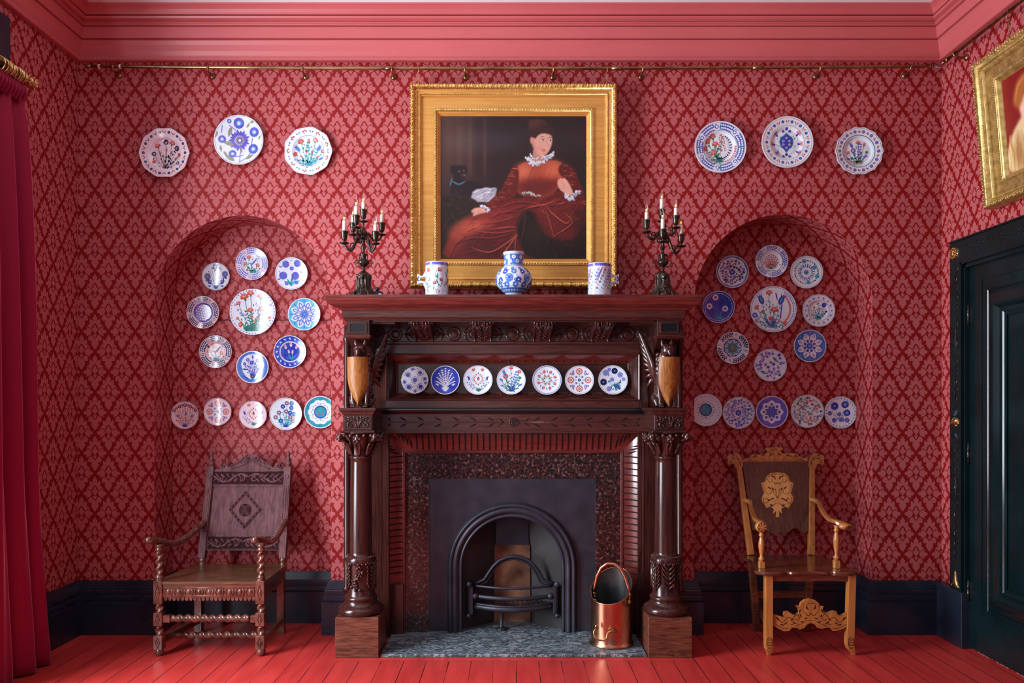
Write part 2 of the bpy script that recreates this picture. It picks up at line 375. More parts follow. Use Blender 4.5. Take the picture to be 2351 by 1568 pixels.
    def build(s, name, parent=None, label=None, cat=None, group=None, kind=None, origin=None, bevel=0., auto=None):
        V = np.array(s.v, dtype=np.float64)
        if parent is not None: o0 = np.array(wloc(parent))
        elif origin is not None: o0 = np.array(origin, dtype=float)
        else: o0 = np.array([(V[:, 0].min()+V[:, 0].max())/2, (V[:, 1].min()+V[:, 1].max())/2, V[:, 2].min()])
        me = bpy.data.meshes.new(name)
        me.from_pydata((V - o0).tolist(), [], s.f)
        for m_ in s.mats: me.materials.append(m_)
        me.polygons.foreach_set('material_index', s.mi); me.polygons.foreach_set('use_smooth', s.sm)
        if s.uv:
            ul = me.uv_layers.new(name='UVMap'); arr = np.zeros((len(me.loops), 2))
            for p in me.polygons:
                if p.index in s.uv:
                    for li, q in zip(p.loop_indices, s.uv[p.index]): arr[li] = q
            ul.data.foreach_set('uv', arr.ravel())
        me.update()
        o = bpy.data.objects.new(name, me); COL.objects.link(o)
        if parent is not None: o.parent = parent
        else: o.location = o0
        if bevel:
            bv = o.modifiers.new('bevel', 'BEVEL'); bv.width = bevel; bv.segments = 2; bv.limit_method = 'ANGLE'; bv.angle_limit = .7
        return prop(o, label, cat, group, kind)
def remesh(o, vox, smooth=0):
    r = o.modifiers.new('remesh', 'REMESH'); r.mode = 'VOXEL'; r.voxel_size = vox; r.use_smooth_shade = True
    if smooth:
        q = o.modifiers.new('smooth', 'SMOOTH'); q.factor = .5; q.iterations = smooth
    return o

# ------------------------------------------------------------------ drawn and carved ornament on any mapped surface
def bez(p0, p1, p2, n=8):
    return [((1-t)**2*p0[0] + 2*t*(1-t)*p1[0] + t*t*p2[0], (1-t)**2*p0[1] + 2*t*(1-t)*p1[1] + t*t*p2[1]) for t in [i/n for i in range(n+1)]]
def bez3(p0, p1, p2, p3, n=10):
    return [tuple((1-t)**3*a + 3*t*(1-t)**2*b + 3*t*t*(1-t)*c + t**3*d for a, b, c, d in zip(p0, p1, p2, p3)) for t in [i/n for i in range(n+1)]]
def spiral(x, y, r0, r1, a0, turns, n=16):
    return [(x + (r0+(r1-r0)*t)*cos(a0+2*PI*turns*t), y + (r0+(r1-r0)*t)*sin(a0+2*PI*turns*t)) for t in [i/n for i in range(n+1)]]
class Art(MB):
    E = .00016; LB = 0
    def __init__(s, fmap): super().__init__(); s.map = fmap
    def P(s, x, y, h): return s.map(x, y, h)
    SUB = 1e9                                            # on hollow surfaces large fills are split so that they hug the form
    def poly(s, pts, c, L=1):
        n = len(pts); cx = sum(p[0] for p in pts)/n; cy = sum(p[1] for p in pts)/n
        ext = max(math.hypot(x-cx, y-cy) for x, y in pts)
        if ext < s.SUB or n < 4:
            s.add([s.map(x, y, s.E*(L+s.LB)) for x, y in pts], [tuple(range(n))], M[c]); return
        q = []                                            # resample long edges
        for i in range(n):
            (x0, y0), (x1, y1) = pts[i], pts[(i+1) % n]; m = max(1, int(math.hypot(x1-x0, y1-y0)/s.SUB))
            q += [(x0+(x1-x0)*j/m, y0+(y1-y0)*j/m) for j in range(m)]
        n = len(q); K = int(ext/s.SUB)+2
        v = [s.map(cx+(x-cx)*k/K, cy+(y-cy)*k/K, s.E*(L+s.LB)) for k in range(K, 0, -1) for x, y in q]
        f = [(k*n+j, k*n+(j+1) % n, (k+1)*n+(j+1) % n, (k+1)*n+j) for k in range(K-1) for j in range(n)] + [tuple((K-1)*n+j for j in range(n))]
        s.add(v, f, M[c])
    def disc(s, x, y, r, c, L=1, n=12, ry=None, a=0.):
        ry = r if ry is None else ry; ca, sa = cos(a), sin(a)
        s.poly([(x + r*cos(2*PI*i/n)*ca - ry*sin(2*PI*i/n)*sa, y + r*cos(2*PI*i/n)*sa + ry*sin(2*PI*i/n)*ca) for i in range(n)], c, L)
    def ring(s, x, y, r0, r1, c, L=1, n=40):
        v = []; f = []
        for i in range(n):
            a = 2*PI*i/n
            v += [s.map(x+r0*cos(a), y+r0*sin(a), s.E*(L+s.LB)), s.map(x+r1*cos(a), y+r1*sin(a), s.E*(L+s.LB))]
            k = (i+1) % n; f.append((2*i, 2*i+1, 2*k+1, 2*k))
        s.add(v, f, M[c])
    def stroke(s, pts, w, c, L=1, taper=False):
        n = len(pts); v = []
        for i, (x, y) in enumerate(pts):
            x0, y0 = pts[max(i-1, 0)]; x1, y1 = pts[min(i+1, n-1)]
            dx, dy = x1-x0, y1-y0; l = math.hypot(dx, dy) or 1; ww = (w[i] if hasattr(w, '__len__') else w) / 2
            if taper: ww *= max(.25, 1 - i/(n-1))
            v += [s.map(x - dy/l*ww, y + dx/l*ww, s.E*(L+s.LB)), s.map(x + dy/l*ww, y - dx/l*ww, s.E*(L+s.LB))]
        s.add(v, [(2*i, 2*i+1, 2*i+3, 2*i+2) for i in range(n-1)], M[c])
    def leaf(s, x, y, l, w, a, c, L=2, bend=0.):
        up, dn = [], []
        for i in range(6):
            t = i/5; q = sin(PI*t**.8)*w/2; px = l*t; py = bend*l*t*t
            up.append((px, py+q)); dn.append((px, py-q))
        pts = up + dn[1:-1][::-1]; ca, sa = cos(a), sin(a)
        s.poly([(x+u*ca-v*sa, y+u*sa+v*ca) for u, v in pts], c, L)
    def sector(s, r0, r1, t0, t1, c, L=1, n=6):
        v = []
        for j in range(4):
            r = r0+(r1-r0)*j/3; v += [s.map(r*cos(t0+(t1-t0)*i/n), r*sin(t0+(t1-t0)*i/n), s.E*(L+s.LB)) for i in range(n+1)]
        s.add(v, [(j*(n+1)+i, j*(n+1)+i+1, (j+1)*(n+1)+i+1, (j+1)*(n+1)+i) for j in range(3) for i in range(n)], M[c])
    # --- carved (raised) pieces
    def rib(s, pts, w, h, mat, L=0., prof=None, smooth=True):
        n = len(pts); rings = []
        for i, (x, y) in enumerate(pts):
            x0, y0 = pts[max(i-1, 0)]; x1, y1 = pts[min(i+1, n-1)]
            dx, dy = x1-x0, y1-y0; l = math.hypot(dx, dy) or 1
            ww = (w[i] if hasattr(w, '__len__') else w)/2; hh = h[i] if hasattr(h, '__len__') else h
            rings.append([s.map(x - dy/l*ww*o, y + dx/l*ww*o, L + hh*k) for o, k in ((-1, 0), (-.75, .7), (0, 1), (.75, .7), (1, 0))])
        s.loft(rings, mat, True, True, False, smooth)
    def cleaf(s, x, y, l, w, a, h, mat, bend=0., L=0., n=7):
        pts = []; ca, sa = cos(a), sin(a)
        for i in range(n+1):
            t = i/n; u = l*t; v = bend*l*t*t; pts.append((x+u*ca-v*sa, y+u*sa+v*ca))
        ws = [max(w*sin(PI*min(t/n*.9+.06, 1)), w*.05) for t in range(n+1)]
        s.rib(pts, ws, [h*max(.25, sin(PI*(t/n*.85+.1))) for t in range(n+1)], mat, L)
    def dome(s, x, y, r, h, mat, ry=None, a=0., n=10, L=0.):
        ry = ry or r; ca, sa = cos(a), sin(a); rings = []
        for k, hh in ((1, 0), (.86, .5), (.55, .86), (.15, 1)):
            rings.append([s.map(x + r*k*cos(2*PI*i/n)*ca - ry*k*sin(2*PI*i/n)*sa, y + r*k*cos(2*PI*i/n)*sa + ry*k*sin(2*PI*i/n)*ca, L + h*hh) for i in range(n)])
        s.loft(rings, mat, False, True, True, True)
    def slab(s, pts, h0, h1, mat, ins=0.):
        n = len(pts); cx = sum(p[0] for p in pts)/n; cy = sum(p[1] for p in pts)/n
        a = [s.map(x, y, h0) for x, y in pts]; b_ = [s.map(x+(cx-x)*ins, y+(cy-y)*ins, h1) for x, y in pts]
        s.add(a+b_, [(j, (j+1) % n, n+(j+1) % n, n+j) for j in range(n)] + [tuple(range(n, 2*n))], mat)
    def scroll(s, x, y, R, a0, turns, w, h, mat, L=0.):
        pts = spiral(x, y, R, R*.18, a0, turns, 20)
        s.rib(pts, [w*(1-.5*i/20) for i in range(21)], h, mat, L)
        s.dome(x, y, R*.2, h*1.1, mat, L=L)
def plane(ox, oz, Y, sx=1., sz=1.):
    """a face turned to the camera end of the room (towards -Y)"""
    return lambda x, y, h: (ox + x*sx, Y - h, oz + y*sz)
def rectmap(a0, a1, b0, b1, Y):
    cx, cz = (a0+a1)/2, (b0+b1)/2
    return plane(cx, cz, Y, (a1-a0)/2, (b1-b0)/2)
def XZ(Y): return lambda x, y, h: (x, Y - h, y)
# ================================================================== the room
XL, XR, YF, ZC = -2.851, 2.817, -6.9, 4.047
NDEP = .27
NL = dict(c=-1.767, r=.578, zc=2.160); NR = dict(c=1.7786, r=.5845, zc=2.160)
ZPAP = 3.76
fl = MB(); fl.box(XL-.4, XR+.4, YF, NDEP+.15, -.06, 0, M['floor']); fl.build('floor', kind='structure', origin=(0, 0, 0))
ce = MB(); ce.box(XL-.2, XR+.2, YF, .15, ZC, ZC+.08, M['ceiling']); ce.build('ceiling', kind='structure')
# back wall with two arched niches
bw = MB(); P_ = M['paper']
def quad(mb, pts, uvs): mb.add(pts, [(0, 1, 2, 3)], P_, uvs=uvs)
def wrect(x0, x1, z0, z1, Y=0.):
    quad(bw, [(x0, Y, z0), (x1, Y, z0), (x1, Y, z1), (x0, Y, z1)], [(x0, z0), (x1, z0), (x1, z1), (x0, z1)])
ZT = ZC + .02
wrect(XL-.02, NL['c']-NL['r'], 0, ZT); wrect(NL['c']+NL['r'], -.62, 0, ZT); wrect(.62, NR['c']-NR['r'], 0, ZT); wrect(-.62, .62, 1.12, ZT); wrect(NR['c']+NR['r'], XR+.02, 0, ZT)
for N_ in (NL, NR):
    c, r, zc = N_['c'], N_['r'], N_['zc']; K = 48
    xs = [c - r*cos(PI*i/K) for i in range(K+1)]; zs = [zc + r*sin(PI*i/K) for i in range(K+1)]
    for i in range(K):
        quad(bw, [(xs[i], 0, zs[i]), (xs[i+1], 0, zs[i+1]), (xs[i+1], 0, ZT), (xs[i], 0, ZT)],
             [(xs[i], zs[i]), (xs[i+1], zs[i+1]), (xs[i+1], ZT), (xs[i], ZT)])
        # soffit of the arch: paper unrolled along the arc
        a0, a1 = r*PI*i/K, r*PI*(i+1)/K
        v0, v1 = zc + a0, zc + a1
        bw.add([(xs[i], 0, zs[i]), (xs[i], NDEP, zs[i]), (xs[i+1], NDEP, zs[i+1]), (xs[i+1], 0, zs[i+1])], [(0, 1, 2, 3)], P_, True,
               [(0.03, v0), (.03+NDEP, v0), (.03+NDEP, v1), (.03, v1)])
    for sx_, fl_ in ((c-r, 1), (c+r, -1)):
        quad(bw, [(sx_, 0, 0), (sx_, NDEP, 0), (sx_, NDEP, zc), (sx_, 0, zc)], [(.03, 0), (.03+NDEP, 0), (.03+NDEP, zc), (.03, zc)])
    quad(bw, [(c-r-.02, NDEP, 0), (c+r+.02, NDEP, 0), (c+r+.02, NDEP, zc+r+.02), (c-r-.02, NDEP, zc+r+.02)],
         [(c-r-.02, 0), (c+r+.02, 0), (c+r+.02, zc+r+.02), (c-r-.02, zc+r+.02)])
bw.build('wall_back', kind='structure', origin=(0, 0, 0))
# jib door outline in the left niche
jd = MB(); dk = flatmat('door_gap_dark', (.01, .006, .006), .8)
jd.box(xx(415, NDEP), NL['c']+NL['r'], NDEP-.0015, NDEP, zz(735, NDEP)-.002, zz(735, NDEP)+.003, dk)
jd.box(xx(415, NDEP)-.001, xx(415, NDEP)+.0012, NDEP-.0015, NDEP, .3, zz(735, NDEP), dk)
jd.build('door_1', kind='structure')
# right wall (solid; the door stands in front of its face) and left wall with the window opening
rw = MB()
rw.add([(XR, 0.02, 0), (XR, YF, 0), (XR, YF, ZT), (XR, 0.02, ZT)], [(0, 1, 2, 3)], P_, uvs=[(.07, 0), (.07+abs(YF), 0), (.07+abs(YF), ZT), (.07, ZT)])
rw.build('wall_right', kind='structure')
WY0, WY1, WZ0, WZ1 = -1.12, -2.80, .45, 3.42
lw = MB()
for y0, y1, z0, z1 in ((.02, WY0, 0, ZT), (WY1, YF, 0, ZT), (WY0, WY1, 0, WZ0), (WY0, WY1, WZ1, ZT)):
    lw.add([(XL, y0, z0), (XL, y1, z0), (XL, y1, z1), (XL, y0, z1)], [(0, 1, 2, 3)], P_, uvs=[(y0, z0), (y1, z0), (y1, z1), (y0, z1)])
wh = M['skirt']
for a, b_ in (((WY0, WZ0), (WY0, WZ1)), ((WY1, WZ0), (WY1, WZ1)), ((WY0, WZ0), (WY1, WZ0)), ((WY0, WZ1), (WY1, WZ1))):
    lw.add([(XL, a[0], a[1]), (XL-.25, a[0], a[1]), (XL-.25, b_[0], b_[1]), (XL, b_[0], b_[1])], [(0, 1, 2, 3)], wh)
lw.build('wall_left', kind='structure')
# window: architrave, frame with glazing bars, panes
wn_ = bpy.data.objects.new('window_1', None); COL.objects.link(wn_); wn_.location = (XL, -1.95, WZ0); prop(wn_, kind='structure')
ar = MB()
for y0, y1, z0, z1 in ((-.735, WY0, .0, 3.66), (WY1, WY1-.2, 0, 3.66), (WY0, WY1, WZ1, 3.66)):
    ar.box(XL, XL+.045, y0, y1, z0, z1, M['skirt'], .006)
ar.build('window_architrave', wn_)
fr = MB()
for z in (WZ0+.03, 2.05, WZ1-.03): fr.box(XL-.17, XL-.12, WY1, WY0, z-.03, z+.03, M['skirt'])
for k in range(4): y = WY1 + (WY0-WY1)*k/3; fr.box(XL-.17, XL-.12, y-.028, y+.028, WZ0, WZ1, M['skirt'])
fr.build('window_frame', wn_)
gm, gnt, gb = _new('window_glass'); gnt.nodes.remove(gb)
tb = gnt.nodes.new('ShaderNodeBsdfTransparent'); gb2 = gnt.nodes.new('ShaderNodeBsdfGlossy'); gb2.inputs['Roughness'].default_value = .02
mxs = gnt.nodes.new('ShaderNodeMixShader'); mxs.inputs[0].default_value = .06
gnt.links.new(tb.outputs[0], mxs.inputs[1]); gnt.links.new(gb2.outputs[0], mxs.inputs[2]); gnt.links.new(mxs.outputs[0], gnt.nodes['Material Output'].inputs[0])
gl = MB(); gl.box(XL-.148, XL-.143, WY1, WY0, WZ0, WZ1, gm); gl.build('window_pane', wn_)
# cornice and skirting
def ground(u, v, h): return (u, v, h)
cp = [(0, 3.742), (.030, 3.742), (.036, 3.748), (.036, 3.757), (.024, 3.763), (.026, 3.775), (.038, 3.80), (.047, 3.835), (.058, 3.857), (.063, 3.861), (.050, 3.863), (.050, 3.868),
      (.070, 3.870), (.070, 3.876), (.076, 3.90), (.083, 3.930), (.083, 3.936), (.074, 3.937), (.074, 3.941), (.094, 3.943), (.098, 3.947), (.094, 3.953), (.100, 3.958), (.090, 3.961), (.090, 3.966), (.116, 3.974), (.123, 3.986), (.104, 3.990), (.104, 3.995),
      (.126, 3.996), (.130, 4.006), (.142, 4.020), (.160, 4.032), (.170, 4.036), (.172, 4.049)]
co = MB(); co.mould([(XL, YF), (XL, 0), (XR, 0), (XR, YF)], cp, ground, M['cornice'], closed=False); co.build('trim_1', kind='structure')
sk = [(0, .346), (.012, .346), (.016, .335), (.028, .305), (.032, .296), (.032, .288), (.036, .284), (.038, .262), (.036, .254), (.041, .25), (.043, .225), (.040, .216), (.050, .212), (.050, 0)]
c, r = NL['c'], NL['r']
for nm, pth in (('baseboard_left', [(XL, -1.0), (XL, 0), (c-r, 0), (c-r, NDEP), (c+r, NDEP), (c+r, 0), (-1.06, 0)]),):
    b = MB(); b.mould(pth, [(max(0, d), h) for d, h in sk], ground, M['skirt'], closed=False); b.build(nm, kind='structure')
c, r = NR['c'], NR['r']
b = MB(); b.mould([(1.06, 0), (c-r, 0), (c-r, NDEP), (c+r, NDEP), (c+r, 0), (XR, 0), (XR, -.10)], sk, ground, M['skirt'], closed=False); b.build('baseboard_right', kind='structure')

# door in the right wall
door = bpy.data.objects.new('door_2', None); COL.objects.link(door); door.location = (XR, -.8, 0); prop(door, kind='structure')
D_ = M['door']
DY0, DY1, DZ = -.325, -1.50, 2.375     # opening
def rmap(y, z, h): return (XR - h, y, z)
cas = MB()
cas.box(XR-.045, XR, -.17, DY0+.03, .34, DZ+.14, D_, .003)
cas.box(XR-.045, XR, DY0+.03, DY1-.2, DZ+.0, DZ+.14, D_, .003)
# stepped inner edge
for k, (w_, t_) in enumerate(((.012, .055), (.012, .032), (.014, .044))):
    yy = DY0+.03-.012*k
    cas.box(XR-t_, XR, yy, yy-w_, .34, DZ - .012*k, D_)
    cas.box(XR-t_, XR, yy, DY1-.1, DZ-.012*k-w_, DZ-.012*k, D_)
cas.box(XR-.010, XR, -.15, -.17, .34, DZ+.15, D_)
cas.box(XR-.052, XR, -.165, DY1-.2, DZ+.14, DZ+.152, D_, .003)
cas.build('casing', door)
plb = MB(); plb.box(XR-.062, XR, -.05, DY0, 0, .343, M['skirt'], .004); plb.build('plinth_block', door)
# carved ornament on the casing
ca = Art(lambda y, z, h: (XR-.045-h, y, z)); yc = -.232
ca.rib([(yc, .52), (yc, 1.33)], .006, .003, D_); ca.rib([(yc, 1.48), (yc, 2.38)], .006, .003, D_)
rnd = random.Random(5)
for z0, z1 in ((.56, 1.28), (1.5, 2.32)):
    z = z0
    while z < z1:
        for s_ in (-1, 1):
            ca.cleaf(yc, z, .035+rnd.random()*.02, .012, PI/2 + s_*(.55+rnd.random()*.5), .004, D_, bend=-.2*s_)
            if rnd.random() < .5: ca.dome(yc+s_*.022, z+.045, .006, .004, D_)
        z += .058
for k in range(9):
    a = PI/2 + (k-4)*.26
    ca.cleaf(yc, 1.40, .075, .012, a, .005, D_); ca.cleaf(yc, 1.34, .06, .010, -a, .004, D_)
for z in (1.31, 1.28, 1.25): ca.ring(yc, z, .012, .018, 'K', 3)
y = -.36
while y > -1.3:
    for s_ in (-1, 1):
        ca.scroll(y, DZ+.07+s_*.022, .018, 0 if s_ > 0 else PI, .9*s_, .006, .004, D_)
        ca.cleaf(y-.03, DZ+.07, .03, .010, PI + s_*.6, .004, D_)
    y -= .105
ca.build('casing_carving', door)
bo = Art(lambda y, z, h: (XR-.045-h, y, z)); G_ = M['brass']
bo.dome(yc+.01, DZ+.072, .037, .010, G_, n=20)
for k in range(16):
    a = 2*PI*k/16; bo.dome(yc+.01+.031*cos(a), DZ+.072+.031*sin(a), .006, .014, G_)
for k in range(8):
    a = 2*PI*k/8; bo.cleaf(yc+.01, DZ+.072, .022, .009, a, .006, G_, L=.008)
bo.build('brass_roundel', door, label='gilt round boss at the corner of the door casing')
bo = Art(lambda y, z, h: (XR-.045-h, y, z)); z0 = zz(975, -.2)
for k in range(9):
    a = PI/2 + (k-4)*.33; bo.cleaf(yc, z0, .042, .012, a, .006, G_); bo.dome(yc+.043*cos(a), z0+.043*sin(a), .005, .006, G_)
bo.dome(yc, z0-.004, .018, .008, G_, ry=.007); bo.build('brass_fan', door)
bo = Art(lambda y, z, h: (XR-.045-h, y, z)); z0 = zz(1340, -.2)
bo.cleaf(yc, z0+.075, .10, .018, -PI/2, .008, G_)
for s_ in (-1, 1):
    bo.rib(bez((yc, z0+.09), (yc+s_*.008, z0+.02), (yc+s_*.034, z0-.012)), .007, .006, G_)
    bo.scroll(yc+s_*.034, z0-.004, .010, -PI/2, .8*s_, .005, .005, G_)
    bo.cleaf(yc+s_*.005, z0+.03, .045, .010, -PI/2+s_*.35, .006, G_)
bo.build('brass_palmette', door)
# the door leaf
lf = MB(); XD = XR - .002
lf.box(XD-.012, XD+.0, DY0+.0, DY1, .012, DZ-.02, D_)
lf.build('door_leaf', door)
pn = MB()
def dm(y0, y1, z0, z1, prof, mb): mb.mould([(y0, z0), (y0, z1), (y1, z1), (y1, z0)], prof, lambda u, v, h: (XD-.012-h, u, v), D_)
# travel direction gives offsets outwards; the panel is framed by a bead and a deep bolection moulding
pz0, pz1 = .29, 2.168; py0, py1 = DY0-.205, DY1+.205
dm(py0+.074, py1-.074, pz0-.074, pz1+.074, [(0, 0), (0, .004), (.004, .006), (.008, .004), (.008, 0)], pn)
dm(py0, py1, pz0, pz1, [(-.005, 0), (-.002, .012), (.003, .017), (.008, .012), (.014, .010), (.030, .022), (.040, .040), (.050, .043), (.060, .036), (.066, .020), (.072, .014)][::1] and
   [(0, 0), (0, .010), (.005, .014), (.010, .010)], pn)
dm(py0-.012, py1+.012, pz0+.012, pz1-.012, [(0, 0), (-.002, .016), (-.010, .022), (-.030, .026), (-.050, .040), (-.072, .048), (-.084, .044), (-.094, .030), (-.102, .018), (-.124, .016), (-.132, .010), (-.15, .006)], pn)
pn.build('panel_moulding', door)
kh = flatmat('hinge_metal', (.05, .06, .06), .25, .8)
for py in (725, 1040, 1354):
    hg = MB(); z = zz(py, -.32)
    hg.lathe((XR-.024, DY0-.007, z-.062), [(.008, 0), (.008, .038), (.0095, .04), (.0095, .043), (.008, .045), (.008, .082), (.0095, .084), (.0095, .087), (.008, .089), (.008, .124)], kh, 12)
    hg.box(XR-.017, XR-.013, DY0-.034, DY0-.008, z-.055, z+.055, kh); hg.build('hinge', door)
# ================================================================== chimneypiece
W_, WV, WD, WR = M['wood'], M['woodv'], M['woodd'], M['woodr']
CX = .008
cpz = thing('chimneypiece', 'carved dark oak chimneypiece with columns, griffins and overmantel shelf between the niches', 'fireplace', (CX, -.25, 0))
def b2(px, Y, s=1): return CX + s*abs(xx(px, Y) - CX)
YB = -.11                     # main face of the body
ZS = 2.149                    # top of the shelf
# --- shelf with ovolo, fascia
a = MB()
hw = 1.122
pr = [(0, ZS), (0, ZS-.014), (-.006, ZS-.016), (-.004, ZS-.022), (-.012, ZS-.034), (-.030, ZS-.054), (-.055, ZS-.068), (-.072, ZS-.074), (-.076, ZS-.080), (-.084, ZS-.082)]
def rectp(x0, x1, yb, yf): return [(x0, yb), (x0, yf), (x1, yf), (x1, yb)]
def gm2(u, v, h): return (u, v, h)
# travel (x0,yb)->(x0,yf)->(x1,yf)->(x1,yb): right-hand offset points inwards, so outward = negative
a.mould(rectp(CX-hw, CX+hw, 0, -.50), [(o, h) for o, h in pr], gm2, WR, closed=False, smooth=False)
a.add([(CX-hw, 0, ZS), (CX-hw, -.5, ZS), (CX+hw, -.5, ZS), (CX+hw, 0, ZS)], [(0, 1, 2, 3)], W_)
a.build('shelf', cpz)
a = MB()
f0, f1 = zz(705, -.411), zz(729, -.411)
pr = [(-.0, f0+.01), (0, f0), (0, f1+.004), (-.004, f1), (-.010, f1-.004), (-.006, f1-.010), (-.016, f1-.014), (-.02, f1-.014)]
a.mould(rectp(CX-hw+.089, CX+hw-.089, 0, -.411), [(o, h) for o, h in pr], gm2, W_, closed=False)
zc_ = f1-.014
a.box(CX-hw+.1, CX+hw-.1, -.40, 0, zc_, zc_+.012, W_)
a.build('fascia', cpz)
# coffers under the shelf: a lattice of battens between the corbels
a = MB()
bx = [-.56, -.186, .190, .562]
for x in bx + [CX-.80, CX+.80]: a.box(x-.075, x+.075, -.344, YB, zc_-.017, zc_-.0005, W_)
for y in (-.385, -.17): a.box(CX-.85, CX+.85, y, y+.04, zc_-.008, zc_-.0008, W_)
a.build('coffer_battens', cpz)
# --- body: back board, frieze, frame, beam
a = MB()
XO = CX + 1.085
zbT = zc_
for s_ in (-1, 1):
    a = MB(); a.box(CX+s_*1.085, CX+s_*.80, YB, 0, .0, zbT, WV, .002); xq = CX+s_*1.066; a.lathe((xq, YB-.002, 0), [(.030, .30), (.030, .325), (.020, .34), (.020, 1.90), (.027, 1.91), (.027, 1.925), (.020, 1.935), (.020, zbT-.01)], WV, 20); a.build('side_pilaster', cpz)
a = MB()
zf0, zf1 = zz(790, YB), zbT
a.box(CX-.80, CX+.80, YB, 0, zf0, zf1, W_)
a.build('frieze', cpz)
a = MB()
z1 = zf0
a.mould([(CX-.83, z1), (CX+.83, z1)], [(0, 0), (.004, .014), (-.004, .020), (-.012, .020), (-.015, .004), (-.018, 0)], lambda u, v, h: (u, YB-h, v-.0), W_, closed=False)
a.build('frieze_moulding', cpz)
# frieze roundels and sprays
zr = (zz(767, YB))
for xr in (xx(908, YB), xx(1042, YB), xx(1176, YB), xx(1312, YB), xx(1440, YB)):
    art = Art(XZ(YB))
    art.rib([(xr+.040*cos(t), zr+.040*sin(t)) for t in [2*PI*i/24 for i in range(25)]], .010, .010, WD)
    art.dome(xr, zr, .030, .004, W_, n=20)
    for k in range(24): art.dome(xr+.0475*cos(k*PI/12), zr+.0475*sin(k*PI/12), .003, .005, WD, n=5)
    for s_ in (-1, 1):
        art.rib([(xr+s_*.05, zr), (xr+s_*.115, zr)], .006, .006, WD)
        for j, xo in enumerate((.062, .082, .10)):
            for t_ in (-1, 1):
                art.cleaf(xr+s_*xo, zr, .055-.006*j, .012, (0 if s_ > 0 else PI) + t_*s_*(1.25-.3*j), .010, WD, bend=-.35*t_*s_)
                art.cleaf(xr+s_*xo, zr, .040, .010, (0 if s_ > 0 else PI) + t_*s_*(.55-.1*j), .009, WD, bend=-.3*t_*s_)
    art.build('frieze_rosette', cpz)
# corbels
yT, yBt = -.36, YB-.015
zc0, zc1 = zz(735, yT), zz(785, YB-.02)
for x in bx:
    a = MB(); hwid = .0585
    pth = []
    for i in range(17):
        t = i/16; z = zc0 + (zc1-zc0)*t
        y = yT + (yBt-yT)*(t - .20*sin(2*PI*t)) if t < 1 else yBt
        pth.append((y, z))
    rings = [[(x-hwid, YB+.0, z), (x-hwid, y, z), (x+hwid, y, z), (x+hwid, YB+.0, z)] for y, z in pth]
    a.loft(rings, W_, True, True, True)
    o = a.build('corbel', cpz)
    def cmap(u, v, h, x=x, pth=pth):
        t = max(0, min(.999, v))*16; i = int(t); f = t-i
        y = pth[i][0]*(1-f)+pth[i+1][0]*f; z = pth[i][1]*(1-f)+pth[i+1][1]*f
        dy, dz = pth[i+1][0]-pth[i][0], pth[i+1][1]-pth[i][1]; l = math.hypot(dy, dz)
        return (x+u, y + h*dz/l, z - h*dy/l)
    ca_ = Art(cmap)
    for s_ in (-1, 1):
        ca_.rib([(s_*(hwid-.007), k/10) for k in range(11)], .012, .006, WD)
        # in v units 1 = ~.27 m of surface
        for k in range(7):
            t = k/6
            ca_.dome(s_*(.012+.012*(k % 2)), .52+.38*t, .009, .007, WD, ry=.03)
        ca_.rib([(s_*x_, y_) for x_, y_ in bez((.004, .48), (.04, .36), (.036, .12), 6)], [.008, .018, .024, .028, .026, .018, .006], .012, WD)
        ca_.rib([(s_*x_, y_) for x_, y_ in bez((.0, .40), (.02, .30), (.018, .10), 6)], [.006, .010, .012, .014, .012, .010, .004], .012, WD)
    ca_.rib([(0, .06), (0, .92)], .007, .010, WD)
    ca_.dome(0, .03, .011, .016, WD, ry=.035)
    for k in range(6): ca_.dome(.011*cos(k*PI/3), .03+.045*sin(k*PI/3), .006, .012, WD, ry=.02)
    ca_.build('acanthus', o)
# overmantel frame and splayed recess
fx0, fx1, fz0, fz1 = xx(866, YB), xx(1487, YB), zz(937, YB), zz(792, YB)
ix0, ix1, iz0, iz1 = xx(888, YB), xx(1466, YB), zz(917, YB), zz(815, YB)
kx0, kx1, kz0, kz1 = xx(912, -.035), xx(1441, -.035), zz(902, -.035), zz(834, -.035)
a = MB()
def vrect(x0, x1, z0, z1): return [(x0, z0), (x0, z1), (x1, z1), (x1, z0)]
# faces of the frame
YF2 = YB-.006
a.box(fx0, ix0, YF2, 0, fz0, fz1, WV); a.box(ix1, fx1, YF2, 0, fz0, fz1, WV)
a.box(ix0, ix1, YF2, 0, iz1, fz1, W_); a.box(ix0, ix1, YF2, 0, fz0, iz0, W_)
a.mould(vrect(ix0, ix1, iz0, iz1), [(0, 0), (.003, .006), (-.003, .010), (-.008, .006), (-.008, -.002)][::-1], lambda u, v, h: (u, YF2-h, v), W_)
a.build('recess_frame', cpz)
a = MB()
# splays
o4 = [(ix0, iz0), (ix0, iz1), (ix1, iz1), (ix1, iz0)]; k4 = [(kx0, kz0), (kx0, kz1), (kx1, kz1), (kx1, kz0)]
for i in range(4):
    j = (i+1) % 4; mt = WV if i in (0, 2) else WR
    a.add([(o4[i][0], YF2, o4[i][1]), (o4[j][0], YF2, o4[j][1]), (k4[j][0], -.045, k4[j][1]), (k4[i][0], -.045, k4[i][1])], [(0, 1, 2, 3)], mt if i != 3 else W_)
a.box(kx0, kx1, -.045, -.04, kz0, kz1, W_) if False else a.add([(kx0, -.03, kz0), (kx0, -.03, kz1), (kx1, -.03, kz1), (kx1, -.03, kz0)], [(0, 1, 2, 3)], W_)
a.mould(vrect(kx0, kx1, kz0, kz1), [(.004, 0), (.004, .006), (-.004, .010), (-.008, .004), (-.008, -.015)][::-1], lambda u, v, h: (u, -.045-h, v), W_)
a.build('recess_panel', cpz)
art = Art(XZ(-.063))
n = 30
